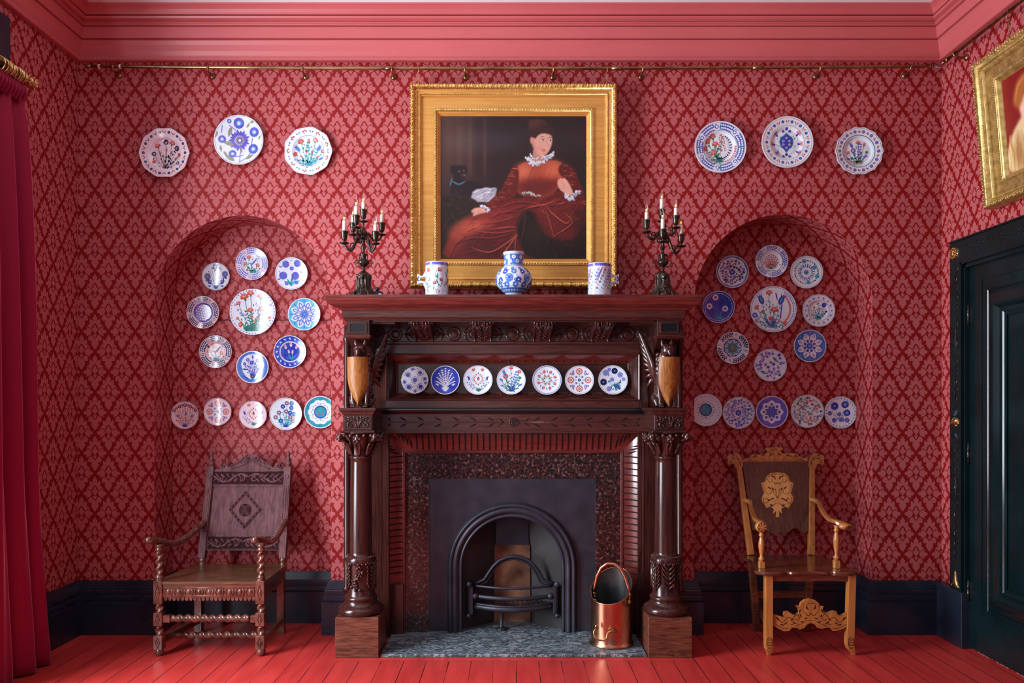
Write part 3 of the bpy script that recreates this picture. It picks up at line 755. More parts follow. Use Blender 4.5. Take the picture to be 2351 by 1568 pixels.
for k in range(n):
    x = kx0 + (kx1-kx0)*(k+.5)/n
    for z in (kz1+.012, kz0-.012): art.dome(x, z, .0055, .008, WD, n=7)
for k in range(4):
    z = kz0 + (kz1-kz0)*(k+.5)/4
    for x in (kx0-.012, kx1+.012): art.dome(x, z, .0055, .008, WD, n=7)
art.build('recess_beads', cpz)
# beam with incised leaves
zb0, zb1 = zz(990, YB-.01), zz(951, YB-.01)
a = MB()
a.box(CX-.86, CX+.86, YB-.004, 0, zb0, zb1+.004, W_)
a.mould([(CX-.88, zb1), (CX+.88, zb1)], [(-.044, 0), (-.040, .012), (-.034, .026), (-.026, .030), (-.024, .022), (-.012, .016), (-.008, .008), (0, .006)], lambda u, v, h: (u, YB-h, v), M['panel_black'], closed=False)
a.mould([(CX-.86, zb0), (CX+.86, zb0)], [(0, 0), (.0, .007), (.012, .007), (.014, 0)][::-1], lambda u, v, h: (u, YB-.004-h, v), W_, closed=False)
a.build('beam', cpz)
art = Art(XZ(YB-.0042)); zm = zz(969, YB)
art.ring(CX, zm, .0, .027, 'K', 1, 20)
art.rib([(CX+.026*cos(t), zm+.026*sin(t)) for t in [2*PI*i/24 for i in range(25)]], .007, .009, WD)
art.dome(CX, zm, .007, .010, WD)
for k in range(8): art.cleaf(CX+.005*cos(k*PI/4), zm+.005*sin(k*PI/4), .017, .009, k*PI/4, .009, WD)
for s_ in (-1, 1):
    art.rib([(CX+s_*.06, zm), (CX+s_*.80, zm)], .0035, .002, WD)
    for k in range(7):
        x = CX+s_*(.125 + k*.112)
        if k == 6:
            x = CX+s_*.785
        for t_ in (-1, 1):
            art.cleaf(x, zm+t_*.008, .052 if k < 6 else .03, .011, (0 if s_ > 0 else PI) + s_*t_*(.5 if k < 6 else .8), .005, M['carvedk'])
        if k < 6: art.dome(x-.04*s_, zm, .004, .004, WD, n=6)
    for t_ in (-1, 1): art.cleaf(CX+s_*.062, zm, .05, .007, (0 if s_ > 0 else PI) + s_*t_*.6, .005, M['carvedk'])
art.build('beam_carving', cpz)
# fluted cove round the marble
a = MB(); Y2 = -.035
cx0, cx1, czT = xx(876, YB), xx(1477, YB), zb0
mx0, mx1, mzT = xx(928, Y2), xx(1427, Y2), zz(1037, Y2)
cov = []
for i in range(9):
    t = i/8; cov.append((t, 1 - cos(PI/2*t), ))
def cove_side(s_):
    X0, X1 = (cx0, mx0) if s_ < 0 else (cx1, mx1)
    rings = []
    zend = .335
    for z in (zend, None):
        r = []
        for t, q in cov:
            x = X0 + (X1-X0)*t; y = (YB-.004) + (Y2-.004-(YB-.004))*sin(PI/2*t)**.8 if t else YB-.004
            zt = z if z is not None else czT + (mzT-czT)*t
            r.append((x, y, zt))
        rings.append(r)
    a.loft(rings, WR, False, False, False, True)
    a.box(min(X0, X1), max(X0, X1), YB+.03, 0, 0, zend, WV)
cove_side(-1); cove_side(1)
rings = []
for s_ in (0, 1):
    r = []
    for t, q in cov:
        X0, X1 = ((cx0, mx0) if s_ == 0 else (cx1, mx1))
        y = (YB-.004) + (Y2-YB)*sin(PI/2*t)**.8 if t else YB-.004
        r.append((X0+(X1-X0)*t, y, czT+(mzT-czT)*t))
    rings.append(r)
a.loft(rings, WR, False, False, False, True)
a.build('cove', cpz)
# the flutes: dark cords laid on the cove, groove shade put into their colour
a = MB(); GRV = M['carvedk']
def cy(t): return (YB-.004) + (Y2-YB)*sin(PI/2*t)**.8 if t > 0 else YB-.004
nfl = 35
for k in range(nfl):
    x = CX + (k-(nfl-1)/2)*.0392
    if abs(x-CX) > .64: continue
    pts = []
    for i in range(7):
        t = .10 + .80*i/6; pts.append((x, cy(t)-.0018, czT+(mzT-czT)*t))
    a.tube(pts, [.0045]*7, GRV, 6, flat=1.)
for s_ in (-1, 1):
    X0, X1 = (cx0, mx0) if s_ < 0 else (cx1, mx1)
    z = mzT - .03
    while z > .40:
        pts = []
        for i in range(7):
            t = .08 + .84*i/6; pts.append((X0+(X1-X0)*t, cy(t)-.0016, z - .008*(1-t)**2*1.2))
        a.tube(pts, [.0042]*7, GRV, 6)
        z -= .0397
a.build('flute_shade_cords', cpz)
# corner leaves of the cove
for s_ in (-1, 1):
    X0, X1 = (cx0, mx0) if s_ < 0 else (cx1, mx1)
    def cmap(u, v, h, X0=X0, X1=X1):
        # u: across the upright cove 0..1, v: height (m)
        y = cy(max(0, min(1, u))); return (X0+(X1-X0)*u, y-h, v)
    ar_ = Art(cmap)
    for k in range(4):
        z = mzT - .010 + k*.022
        ar_.cleaf(.75-.13*k, z, .30, .012, PI-.15, .004, GRV, bend=0) if False else None
        ar_.rib([(max(.04, .82-.17*k), z), (max(.02, .55-.14*k), z+.004), (max(.0, .30-.10*k), z+.016)], [.003, .014, .003], .005, GRV)
    def tmap(u, v, h, s_=s_):
        return (CX+s_*u, cy(max(0, min(1, v)))-h, czT+(mzT-czT)*v)
    ar2 = Art(tmap)
    for k in range(4):
        u = .66+.026*k
        ar2.rib([(u+.0, .86-.17*k), (u+.006, .56-.13*k), (u+.02, max(.02, .28-.1*k))], [.003, .014, .003], .005, GRV)
    ar_.build('cove_leaves', cpz); ar2.build('cove_leaves', cpz)
# marble slips with wooden bead
a = MB()
a.mould([(mx0, 0.02), (mx0, mzT), (mx1, mzT), (mx1, 0.02)], [(.010, 0), (.008, .010), (.002, .013), (-.003, .008), (-.007, .010), (-.011, .004), (-.011, -.012)][::-1], lambda u, v, h: (u, Y2-h, v), WR, closed=False)
a.build('slip_bead', cpz)
a = MB(); GR = M['granite']; YM = Y2+.006
gx0, gx1, gzT = xx(985, YM+.004), xx(1367, YM+.004), zz(1098, YM+.004)
a.box(mx0, gx0-.001, YM, YM+.03, 0.02, gzT-.001, GR, .0015); a.box(gx1+.001, mx1, YM, YM+.03, .02, gzT-.001, GR, .0015)
a.box(mx0, mx1, YM, YM+.03, gzT, mzT, GR, .0015)
a.build('marble_slips', cpz, label='polished red and black granite slips')
# --- cast iron register plate with arch
a = MB(); I_ = M['iron']; YI = YM+.006
acx = xx(1176, YI); arx = xx(1290, YI)-acx - .0; azc = zz(1301, YI); zA = zz(1187, YI) - azc     # inner opening semicircle radius
R_in = .325
azc = zz(1187, YI) - R_in
K = 40; xs = [acx - R_in*cos(PI*i/K) for i in range(K+1)]; zs = [azc + R_in*sin(PI*i/K) for i in range(K+1)]
def q3(x0, z0, x1, z1, X0, Z0, X1, Z1): a.add([(x0, YI, z0), (x1, YI, z1), (X1, YI, Z1), (X0, YI, Z0)], [(0, 1, 2, 3)], I_)
for i in range(K): q3(xs[i], zs[i], xs[i+1], zs[i+1], xs[i], gzT, xs[i+1], gzT)
q3(gx0, .02, acx-R_in, .02, gx0, gzT, acx-R_in, gzT); q3(acx+R_in, .02, gx1, .02, acx+R_in, gzT, gx1, gzT)
pathA = [(acx-R_in, .02)] + list(zip(xs, zs)) + [(acx+R_in, .02)]
prA = [(-.0, -.06), (0, .012), (.006, .018), (.013, .018), (.017, .012), (.024, .012), (.028, .020), (.036, .028), (.046, .031), (.054, .027), (.059, .019),
       (.064, .019), (.067, .025), (.075, .029), (.083, .028), (.088, .022), (.094, .008), (.098, 0)]
# travelling up the left leg and over: right-hand side is inside, so outward is negative
a.mould(pathA, [(-o, h) for o, h in prA], lambda u, v, h: (u, YI-h, v), I_, closed=False, smooth=True)
a.build('register_plate', cpz, label='black cast iron plate with a moulded arch')
# firebox inside the arch
a = MB(); So = M['soot']; yb_ = .30
bxl, bxr = acx-.115, acx+.115
zt_ = azc+R_in+.03
a.add([(acx-R_in, YI+.05, 0), (bxl, yb_-.1, 0), (bxl+.01, yb_-.06, zt_), (acx-R_in, YI+.05, zt_)], [(0, 1, 2, 3)], So)
a.add([(acx+R_in, YI+.05, 0), (bxr, yb_-.1, 0), (bxr-.01, yb_-.06, zt_), (acx+R_in, YI+.05, zt_)], [(0, 1, 2, 3)], So)
a.add([(bxl, yb_-.1, .5), (bxr, yb_-.1, .5), (bxr-.01, yb_-.06, zt_), (bxl+.01, yb_-.06, zt_)], [(0, 1, 2, 3)], M['iron'])
a.add([(acx-R_in, YI+.05, zt_), (acx+R_in, YI+.05, zt_), (bxr, yb_, zt_), (bxl, yb_, zt_)], [(0, 1, 2, 3)], So)
a.build('firebox', cpz)
a = MB()
a.add([(bxl-.01, yb_-.12, .02), (bxr+.01, yb_-.12, .02), (bxr+.005, yb_-.10, .54), (bxl-.005, yb_-.10, .54)], [(0, 1, 2, 3)], M['fireclay'])
for s_ in ():
    xe = bxr+.01 if s_ > 0 else bxl-.01
    a.add([(xe, yb_-.121, .1), (xe+s_*.13, YI+.12, .1), (xe+s_*.13, YI+.12, .44), (xe, yb_-.10, .54)], [(0, 1, 2, 3)], M['fireclay'])
a.build('fireback', cpz, label='scorched orange brown fireclay back')
# --- columns, plinth blocks, dies, brackets
for s_ in (-1, 1):
    xc = CX + s_*.927; yc_ = -.365
    a = MB(); a.box(xc-.129, xc+.129, -.494, -.23, 0, zz(1418, -.494), M['block'], .004); a.build('plinth_block', cpz)
    a = MB(); zB = zz(1418, -.494)
    pr = [(.128, zB), (.136, zB+.006), (.140, zB+.020), (.136, zB+.036), (.124, zB+.046), (.112, zB+.052), (.104, zB+.060), (.098, zB+.070), (.094, zB+.078), (.097, zB+.084),
          (.100, zB+.092), (.097, zB+.101), (.090, zB+.106), (.086, zB+.110), (.085, zB+.118)]
    zd = zz(1285, yc_); pr += [(.082, zB+.124), (.082, zd-.02)]
    pr += [(.083, zd-.018), (.092, zd-.010), (.094, zd-.002), (.091, zd+.006), (.092, zd+.012), (.086, zd+.018), (.083, zd+.026), (.078, zd+.03), (.069, zd+.036)]
    zt = zz(1050, yc_); pr += [(.0675, zd+.05), (.066, (zd+zt)/2), (.0625, zt-.03), (.0625, zt-.008), (.068, zt-.004), (.068, zt+.004), (.062, zt+.008), (.06, zt+.02)]
    a.lathe((xc, yc_, 0), pr, M['woodv'] if False else WV, 40)
    o = a.build('column', cpz)
    # carved drum
    def dmap(u, v, h, xc=xc, s_=s_): an = u*s_; return (xc + (.082+h)*sin(an), yc_ - (.082+h)*cos(an), v)
    ar_ = Art(dmap); z0, z1 = zB+.13, zd-.022; Hh = z1-z0
    for a0 in (-1.9, -.95, 0.0, .95, 1.9):
        if abs(a0) in (.95,):
            # foliate candelabrum
            ar_.rib([(a0, z0+.01), (a0, z1-.02)], .09, .012, WD)
            for k in range(6):
                z = z0+.02+Hh*.15*k
                for t_ in (-1, 1):
                    ar_.rib([(a0, z), (a0+t_*.22, z+.02), (a0+t_*.36, z+.045), (a0+t_*.30, z+.058)], [.05, .018, .02, .004][::1] if False else [.01, .016, .014, .004], .014, WD)
            ar_.dome(a0, z1-.02, .12, .016, WD, ry=.014)
        elif a0 == 0:
            if s_ < 0:
                pts = [(.05 + .27*sin(5.2*t+.3)*(1-.25*t), z0+.02+Hh*.86*t) for t in [i/18 for i in range(19)]]
                ar_.rib(pts, .014, .014, WD)
                for k in range(11):
                    t = k/10; x = .05 + .27*sin(5.2*t+.3)*(1-.25*t); z = z0+.02+Hh*.86*t
                    ar_.dome(x-.22*cos(k*1.7), z+.012*sin(k*2.1), .13, .014, WD, ry=.012, a=0)
                    ar_.dome(x+.2*cos(k*1.3+1), z, .09, .012, WD, ry=.010)
            else:
                ar_.rib([(0, z0+.01), (0, z1-.02)], .06, .014, WD)
                for k in range(5):
                    z = z0+.03+Hh*.17*k
                    for t_ in (-1, 1):
                        ar_.rib([(0, z), (t_*.2, z+.012), (t_*.38, z+.034), (t_*.42, z+.05)], [.01, .022, .016, .004], .016, WD)
                        ar_.rib([(0, z+.02), (t_*.12, z+.04), (t_*.16, z+.06)], [.008, .014, .004], .014, WD)
                for t_ in (-1, 1): ar_.dome(t_*.33, z0+.045, .17, .018, WD, ry=.016); ar_.ring(t_*.33, z0+.045, 0, .05, 'K', 120)
        else:
            ar_.rib([(a0, z0+.01), (a0, z1-.01)], .1, .012, WD)
    for k in range(40): ar_.dome(k*PI/20, zd+.026, .05, .007, WD, ry=.005, n=6)
    for k in range(24):
        an = k*PI/12
        ar_.dome(an, zd-.012, .09, .016, WD, ry=.008, n=8)
    ar_.build('drum_carving', o)
    # capital
    a = MB(); zq = zz(1050, yc_)+.02; zT_ = zz(993, -.45)
    a.lathe((xc, yc_, 0), [(.060, zq-.012), (.062, zq), (.066, zq+.03), (.072, zq+.07), (.088, zq+.11), (.108, zq+.135), (.108, zT_-.005)], WD, 24)
    H = zT_-zq
    for k in range(8):
        an = 2*PI*k/8
        u = Vector((sin(an), -cos(an), 0)); tt = Vector((cos(an), sin(an), 0)); c0 = Vector((xc, yc_, 0))
        for sg, ln in ((0, 1.), (-1, .8), (1, .8)):
            pts = []; rs = []
            for i in range(8):
                t = i/7; rad = .064 + .050*t**2.2 + (.012*sin(PI*t)); z = zq + H*.72*t*ln - (.012 if i == 7 else 0)
                p = c0 + u*rad + tt*sg*.018*(t*(1.6-t)); p.z = z; pts.append(p); rs.append((.012-.006*t)*(1 if i < 7 else .6))
            a.tube(pts, rs, WD, 6)
        if k % 2 == 0:
            p = c0 + u*.115; p.z = zq+H*.72; a.ball(p, .022, WD, 10, 6, sz=1.1)
            for j in range(5):
                b_ = p + tt*(.017*cos(j*1.26)) + Vector((0, 0, .017*sin(j*1.26))) + u*.012; a.ball(b_, .009, WD, 7, 5)
        else:
            # corner volute under the abacus
            v = (c0 + u*.148); v.z = zT_-.026
            a.ball(v, .022, WD, 10, 6)
            for j in range(4): a.ball(v + u*.010 + tt*(.018*cos(j*PI/2+.6)) + Vector((0, 0, .016*sin(j*PI/2+.6))), .010, WD, 7, 5)
            a.tube([c0 + u*.09 + Vector((0, 0, zq+H*.55)), c0 + u*.12 + Vector((0, 0, zT_-.045)), v], [.010, .012, .014], WD, 7)
    for k in range(5):
        u_ = (k-2)/2
        a.ball((xc+u_*.08, yc_-.108-.012*(1-abs(u_)), zT_-.018), .011, WD, 8, 6)
    a.build('capital', cpz)
    # abacus, die with carved panel and cornice block
    yD = -.45; zd0, zd1 = zz(992, yD), zz(951, yD); hd = .087
    a = MB(); xd = CX + s_*.93
    a.box(xd-hd-.017, xd+hd+.017, yD-.017, YB, zd0-.005, zd0+.010, WV, .003)
    a.box(xd-hd, xd+hd, yD, YB, zd0+.010, zd1, WV, .002)
    a.mould(rectp(xd-hd, xd+hd, YB, yD), [(0, zd1-.006), (.006, zd1), (.010, zd1+.012), (.020, zd1+.020), (.022, zd1+.030), (.022, zd1+.037), (0, zd1+.037)], gm2, M['woodd'], closed=False)
    a.box(xd-hd-.02, xd+hd+.02, yD-.02, YB, zd1+.030, zd1+.0368, M['woodd'])
    o = a.build('die_block', cpz)
    ar_ = Art(XZ(yD)); zm_ = (zd0+zd1)/2+.004; hh = (zd1-zd0)/2-.012
    ar_.mould(vrect(xd-hd+.012, xd+hd-.012, zm_-hh+.004, zm_+hh-.004), [(.004, 0), (.003, .004), (-.002, .004), (-.003, 0)][::-1], lambda u, v, h: (u, yD-h, v), WD)
    ar_.rib([(xd, zm_-hh+.008), (xd, zm_+.022)], [.012, .007], .010, WD)
    for t_ in (-1, 1):
        ar_.scroll(xd+t_*.044, zm_-.016, .020, PI/2, -t_*1.1, .009, .010, WD)
        ar_.rib(bez((xd+t_*.004, zm_-hh+.008), (xd+t_*.02, zm_+.03), (xd+t_*.044, zm_+.006)), .008, .010, WD)
        ar_.rib(bez((xd+t_*.004, zm_-.01), (xd+t_*.016, zm_+.03), (xd+t_*.062, zm_+.030)), .007, .009, WD)
        for k in range(4): ar_.cleaf(xd+t_*(.018+.013*k), zm_+.018-.004*k, .022, .010, PI/2-t_*(.2+.35*k), .010, WD)
        ar_.cleaf(xd+t_*.064, zm_+.0, .028, .009, -PI/2-t_*.2, .008, WD); ar_.cleaf(xd, zm_+.012, .02, .009, PI/2-t_*.5, .010, WD)
    ar_.cleaf(xd, zm_+.016, .022, .012, PI/2, .012, WD)
    ar_.build('die_carving', o)
    # upper box with sunk ebonised panel, and the curved bracket behind the griffin
    a = MB(); yU = -.40; x1 = CX+s_*.870; x2 = CX+s_*1.008; zu0, zu1 = zz(770, yU), zc_
    xa, xb = min(x1, x2), max(x1, x2)
    a.box(xa, xb, yU, YB, zu0, zu1, WV, .002)
    a.mould(rectp(xa, xb, YB, yU), [(0, zu0+.004), (.008, zu0), (.008, zu0-.008), (.003, zu0-.012), (0, zu0-.018)], gm2, W_, closed=False)
    a.box(xa+.016, xb-.016, yU-.003, yU, zu0+.016, zu1-.016, M['panel_black'])
    a.mould(vrect(xa+.016, xb-.016, zu0+.016, zu1-.016), [(.006, 0), (.005, .008), (-.001, .008), (-.004, 0)][::-1], lambda u, v, h: (u, yU-h, v), W_)
    rings = []
    for i in range(13):
        t = i/12; z = zu0-.012 - .27*t; y = (yU+.01) + (YB-.03-yU)*(1-(1-t)**2)*.98
        rings.append([(xa+.004, YB, z), (xa+.004, y, z), (xb-.004, y, z), (xb-.004, YB, z)])
    a.loft(rings, WV, True, True, True)
    a.build('upper_bracket', cpz)
    # --- griffin holding a shield
    zG = zd1+.037; xg = CX+s_*.93; yg = yD+.075
    b = MB(); B_ = M['bronze'] if False else WD
    head_z = zz(803, -.44)
    # body chain: haunch -> chest -> neck -> head
    b.ball((xg-s_*.018, yg+.09, zG+.060), .058, B_, 14, 10, sy=1.2, sz=1.1)
    b.tube([(xg-s_*.012, yg+.09, zG+.05), (xg-s_*.008, yg+.055, zG+.16), (xg-s_*.004, yg+.03, zG+.26), (xg, yg+.015, zG+.33), (xg, yg+.0, head_z-.01)], [.055, .058, .052, .038, .034], B_, 14)
    b.ball((xg, yg-.008, head_z), .039, B_, 14, 10, sy=1.1)
    b.tube([(xg+s_*.002, yg-.03, head_z-.002), (xg+s_*.004, yg-.062, head_z-.010), (xg+s_*.005, yg-.075, head_z-.032)], [.022, .016, .005], B_, 10)
    for t_ in (-1, 1):
        b.tube([(xg+t_*.018, yg+.0, head_z+.018), (xg+t_*.028, yg+.004, head_z+.045), (xg+t_*.031, yg-.002, head_z+.068)], [.014, .012, .003], B_, 8)
        b.ball((xg+t_*.017, yg-.038, head_z+.012), .010, B_, 8, 6)
        b.tube([(xg+t_*.026, yg-.03, head_z+.024), (xg+t_*.008, yg-.045, head_z+.018)], [.007, .005], B_, 6)
        # forelegs down to claws, hind feet
        b.tube([(xg+t_*.04, yg+.03, zG+.22), (xg+t_*.047, yg-.01, zG+.13), (xg+t_*.040, yg-.012, zG+.03), (xg+t_*.038, yg-.02, zG+.012)], [.024, .020, .013, .015], B_, 10)
        for j in (-1, 0, 1): b.tube([(xg+t_*.038, yg-.02, zG+.012), (xg+t_*.038+j*.012, yg-.045, zG+.007)], [.009, .005], B_, 6)
        b.tube([(xg+t_*.05, yg+.08, zG+.06), (xg+t_*.055, yg+.04, zG+.04), (xg+t_*.05, yg+.03, zG+.01)], [.034, .022, .014], B_, 10)
    # feathers of the breast
    for k in range(9):
        b.ball((xg-s_*.05+.004*k*0, yg+.02+.008*(k % 2), zG+.10+.028*k), .016, B_, 8, 6)
    o = b.build('griffin', cpz, label='carved griffin seated behind a shield'); remesh(o, .0035, 2)
    # wing spread towards the centre
    wv = MB(); wx = xg - s_*.05
    for k in range(9):
        t = k/8
        p0 = (wx, yg+.06, zG+.17+.09*t); tipx = wx - s_*(.055+.055*t); tipz = zG+.13+.32*t**.8
        md = ((p0[0]+tipx)/2 - s_*.004, yg+.085, (p0[2]+tipz)/2+.02)
        wv.tube([p0, md, (tipx, yg+.09-.01*t, tipz)], [.012, .016, .004], B_, 8, flat=.5)
    wv.tube([(wx, yg+.05, zG+.14), (wx-s_*.025, yg+.07, zG+.28), (wx-s_*.095, yg+.078, zG+.45), (wx-s_*.112, yg+.078, zG+.475)], [.020, .018, .012, .004], B_, 10)
    wv.build('wing', o)
    # shield
    sh = MB(); zs0, zs1 = zG+.012, zz(818, -.5); sx0 = xg + s_*.006; hwS = .0605
    rows = []
    for i in range(17):
        t = i/16; z = zs1 - (zs1-zs0)*t
        wd = hwS*(1.0 + .04*sin(PI*min(t*1.5, 1))) if t < .42 else hwS*1.03*max(.02, (1-((t-.42)/.58)**1.9))
        row = []
        for j in range(11):
            u = -1+2*j/10; row.append((sx0+u*wd, yg-.055 - .030*(1-u*u)*(1-.3*t) + .035*t, z))
        rows.append(row)
    rows2 = [[(p[0], p[1]+.010, p[2]) for p in r] for r in rows]
    sh.loft(rows, M['shield'], closed=False, smooth=True); sh.loft(rows2, M['shield'], closed=False, smooth=True)
    edge = [r[0] for r in rows] + rows[-1][1:] + [r[-1] for r in rows[::-1]] + rows[0][::-1]
    edge2 = [r[0] for r in rows2] + rows2[-1][1:] + [r[-1] for r in rows2[::-1]] + rows2[0][::-1]
    sh.loft([edge, edge2], M['shield'], closed=True)
    sh.build('shield', o, label='plain golden brown wooden shield')
# ------------------------------------------------------------------ hearth, grate, scuttle
a = MB(); a.box(CX-.79, CX+.79, -.478, .24, 0.0, .016, M['slate'], .003)
o = a.build('hearth_slab', label='grey veined slate hearth slab in front of the fireplace', cat='hearth')
gr = thing('fire_grate', 'black cast iron grate with bowed bars inside the fireplace arch', 'grate', (acx, .05, .016))
# coordinates: front bars at Y ~ -.03, s there
yg = -.02; zb_ = zz(1408, yg); gxl, gxr = xx(1096, yg), xx(1258, yg)
gxa, gxb = xx(1082, .0), xx(1274, .0)
def bow(z, x0, x1, d, n=14): return [(x0+(x1-x0)*i/n, .03 - d*sin(PI*i/n), z) for i in range(n+1)]
for nm, py, rad, mtd in (('top_bar', 1351, .0085, .085), ('middle_bar', 1375, .014, .085), ('bottom_bar', 1399, .017, .095)):
    a = MB(); a.tube(bow(zz(py, -.05), gxa+.01, gxb-.01, mtd), [rad]*15, I_, 10, flat=.8)
    if nm == 'middle_bar':
        for s_ in (gxa+.028, gxb-.028): a.ball((s_, .01, zz(py-1, -.05)), .022, I_, 12, 8)
    if nm == 'bottom_bar': a.tube(bow(zz(py-7, -.05), gxa+.01, gxb-.01, mtd+.004), [.007]*15, I_, 8)
    a.build(nm, gr)
for s_ in (-1, 1):
    xq = gxa if s_ < 0 else gxb
    a = MB(); z0, z1 = zz(1413, -.01), zz(1347, -.01)
    a.box(xq-.012, xq+.012, .0, .06, z0, z1, I_, .004)
    a.box(xq+s_*.010, xq+s_*.024, .02, .05, z0-.01, z1+.01, I_, .004)
    a.lathe((xq+s_*.014, -.002, z1+.012), [(.004, -.012), (.018, -.008), (.020, 0), (.018, .008), (.008, .014)], I_, 14, 'Y')
    a.lathe((xq+s_*.016, -.002, z0-.006), [(.004, -.012), (.015, -.008), (.017, 0), (.015, .008), (.008, .014)], I_, 14, 'Y')
    a.build('cheek', gr)
a = MB()  # ogee backplate rim
pts = []
hz = [(1082, 1340), (1098, 1337), (1112, 1330), (1122, 1315), (1132, 1300), (1146, 1287), (1162, 1280), (1180, 1277), (1198, 1280), (1214, 1287), (1228, 1300), (1238, 1315), (1246, 1330), (1258, 1337), (1274, 1340)]
pts = [(xx(p, .06), .06, zz(q, .06)) for p, q in hz]
a.tube(pts, .012, I_, 10, flat=1.4); a.tube([(x+(acx-x)*.08, y+.004, z-.018) for x, y, z in pts], .007, I_, 8)
a.build('back_rim', gr)
a = MB()
zb2 = zz(1388, .02)
for k in range(17):
    x = gxa+.03+(gxb-gxa-.06)*k/16; a.box(x-.0055, x+.0055, -.03*sin(PI*k/16), .16, zb2-.010, zb2, I_)
a.build('bottom_grid', gr)
a = MB()
a.lathe((acx-.07, .03, .016), [(.04, 0), (.042, .006), (.02, .012), (.012, .02), (.01, zb2-.03)], I_, 16)
a.build('foot', gr)
# copper coal scuttle
cs = thing('coal_scuttle', 'copper helmet-shaped coal scuttle with swing handle standing on the slate hearth', 'scuttle', (.617, -.255, .016))
cxs, cys = .617, -.255; Rr = .127
def top_z(an):  # an=0 faces camera; rim low in front-left, high at back-right
    q = (1 - cos(an + .45)) / 2
    return .268 + .178 * q**1.2
rot_ = 0
a = MB(); n = 48; rings = []; rin = []
prs = [(0., 1.07), (.006, 1.07), (.010, 1.02), (.016, .985), (.5, 1.0), (1., 1.0)]
for t, k in prs:
    r = []
    for j in range(n):
        an = 2*PI*j/n; z = .016 + (top_z(an)-.0)*t if t > .1 else .016 + t*1.6
        r.append((cxs + Rr*k*sin(an), cys - Rr*k*cos(an)*.98, z))
    rings.append(r)
a.loft(rings, M['copper'], True, False, True, True)
a.build('bucket', cs, label='polished copper body with bare orange patches')
a = MB(); rings = []
for t in (0, .5, 1):
    r = []
    for j in range(n):
        an = 2*PI*j/n; z = .03 + (top_z(an)-.03+.016)*t; r.append((cxs + (Rr-.003)*sin(an), cys - (Rr-.003)*cos(an)*.98, z))
    rings.append(r)
a.loft(rings, M['scuttle_in'], True, False, True, True)
a.build('lining', cs)
a = MB(); a.tube([(cxs + Rr*sin(2*PI*j/n), cys - Rr*cos(2*PI*j/n)*.98, .016+top_z(2*PI*j/n)) for j in range(n)], .0045, M['copper'], 6, closed=True); a.build('rim', cs); a = MB()
a.tube([(cxs + Rr*1.06*sin(2*PI*j/n), cys - Rr*1.06*cos(2*PI*j/n)*.98, .021) for j in range(n)], .005, M['tarnish'], 6, closed=True)
a.build('base_rim', cs)
hp = [(1364, 1362), (1366, 1345), (1371, 1322), (1381, 1303), (1395, 1294), (1410, 1295), (1424, 1304), (1435, 1323), (1443, 1348), (1446, 1365)]
a = MB(); pts = [(xx(p, -.28 - .10*(i-4.5)/4.5*-1*-1), -.28 - .05*(i-4.5)/4.5, zz(q, -.28)) for i, (p, q) in enumerate(hp)]
pts = [(xx(p, -.28-.05*(i-4.5)/4.5), -.28-.05*(i-4.5)/4.5, zz(q, -.28-.05*(i-4.5)/4.5)) for i, (p, q) in enumerate(hp)]
a.tube(pts, [.008, .011, .0125, .013, .013, .013, .013, .0125, .011, .008], M['tarnish'] if False else M['copper'], 12); a.build('swing_handle', cs)
for p in (pts[0], pts[-1]):
    a = MB(); a.ball(p, .012, M['brass'], 10, 6); a.tube([p, (p[0]*.96+cxs*.04, p[1], p[2]-.04)], [.007, .009], M['brass'], 8); a.ball((p[0]*.96+cxs*.04, p[1]-.004, p[2]-.045), .014, M['brass'], 10, 6, sy=.6)
    a.build('handle_lug', cs)
a = MB()
gp = [(1369, 1440), (1363, 1450), (1364, 1460), (1374, 1467), (1386, 1468), (1392, 1462), (1394, 1452), (1402, 1449), (1416, 1449)]
a.tube([(xx(p, -.40), -.40 - .022*sin(PI*i/8), zz(q, -.40)) for i, (p, q) in enumerate(gp)], [.008, .006, .006, .006, .006, .006, .006, .009, .010], M['brass'], 8)
a.ball((xx(1370, -.38), -.375, zz(1441, -.38)), .013, M['brass'], 10, 6, sy=.5, sz=1.3); a.ball((xx(1411, -.385), -.383, zz(1449, -.385)), .018, M['brass'], 10, 6, sy=.5, sz=.6)
a.build('tipping_handle', cs, label='brass tipping handle')
# ================================================================== painted dishes
TAU = 2*PI
def ros(a, x, y, r, c, cc='T', n=8, L=3, ring=None):
    for k in range(n):
        t = TAU*k/n; a.disc(x+r*.66*cos(t), y+r*.66*sin(t), r*.36, c, L, 6)
    a.disc(x, y, r*.66, c, L, 10)
    if ring: a.disc(x, y, r*.5, ring, L+1, 10)
    a.disc(x, y, r*.3, cc, L+2, 7)
def car(a, x, y, r, an, c, cal='G', n=7, L=3):
    """carnation fan opening along an"""
    pts = []
    for k in range(2*n+1):
        t = an + (k/(2*n)-.5)*3.5; q = r*(1.0 if k % 2 else .80); pts.append((x+q*cos(t), y+q*sin(t)))
    pts.append((x-r*.35*cos(an), y-r*.35*sin(an))); a.poly(pts, c, L)
    for k in range(-1, 2):
        t = an+k*.6; a.stroke([(x+.15*r*cos(t), y+.15*r*sin(t)), (x+.75*r*cos(t), y+.75*r*sin(t))], r*.07, 'W', L+1)
    a.leaf(x-r*.75*cos(an), y-r*.75*sin(an), r*.75, r*.5, an, cal, L+1)
def tul(a, x, y, r, an, c, c2=None, L=3):
    ca, sa = cos(an), sin(an)
    pts = [(-.9, 0), (-.6, .38), (0, .48), (.5, .36), (1.15, .5), (.65, .12), (1.3, 0), (.65, -.12), (1.15, -.5), (.5, -.36), (0, -.48), (-.6, -.38)]
    a.poly([(x+r*(u*ca-v*sa), y+r*(u*sa+v*ca)) for u, v in pts], c, L)
    if c2: a.leaf(x-r*.6*ca, y-r*.6*sa, r*1.3, r*.35, an, c2, L+1)
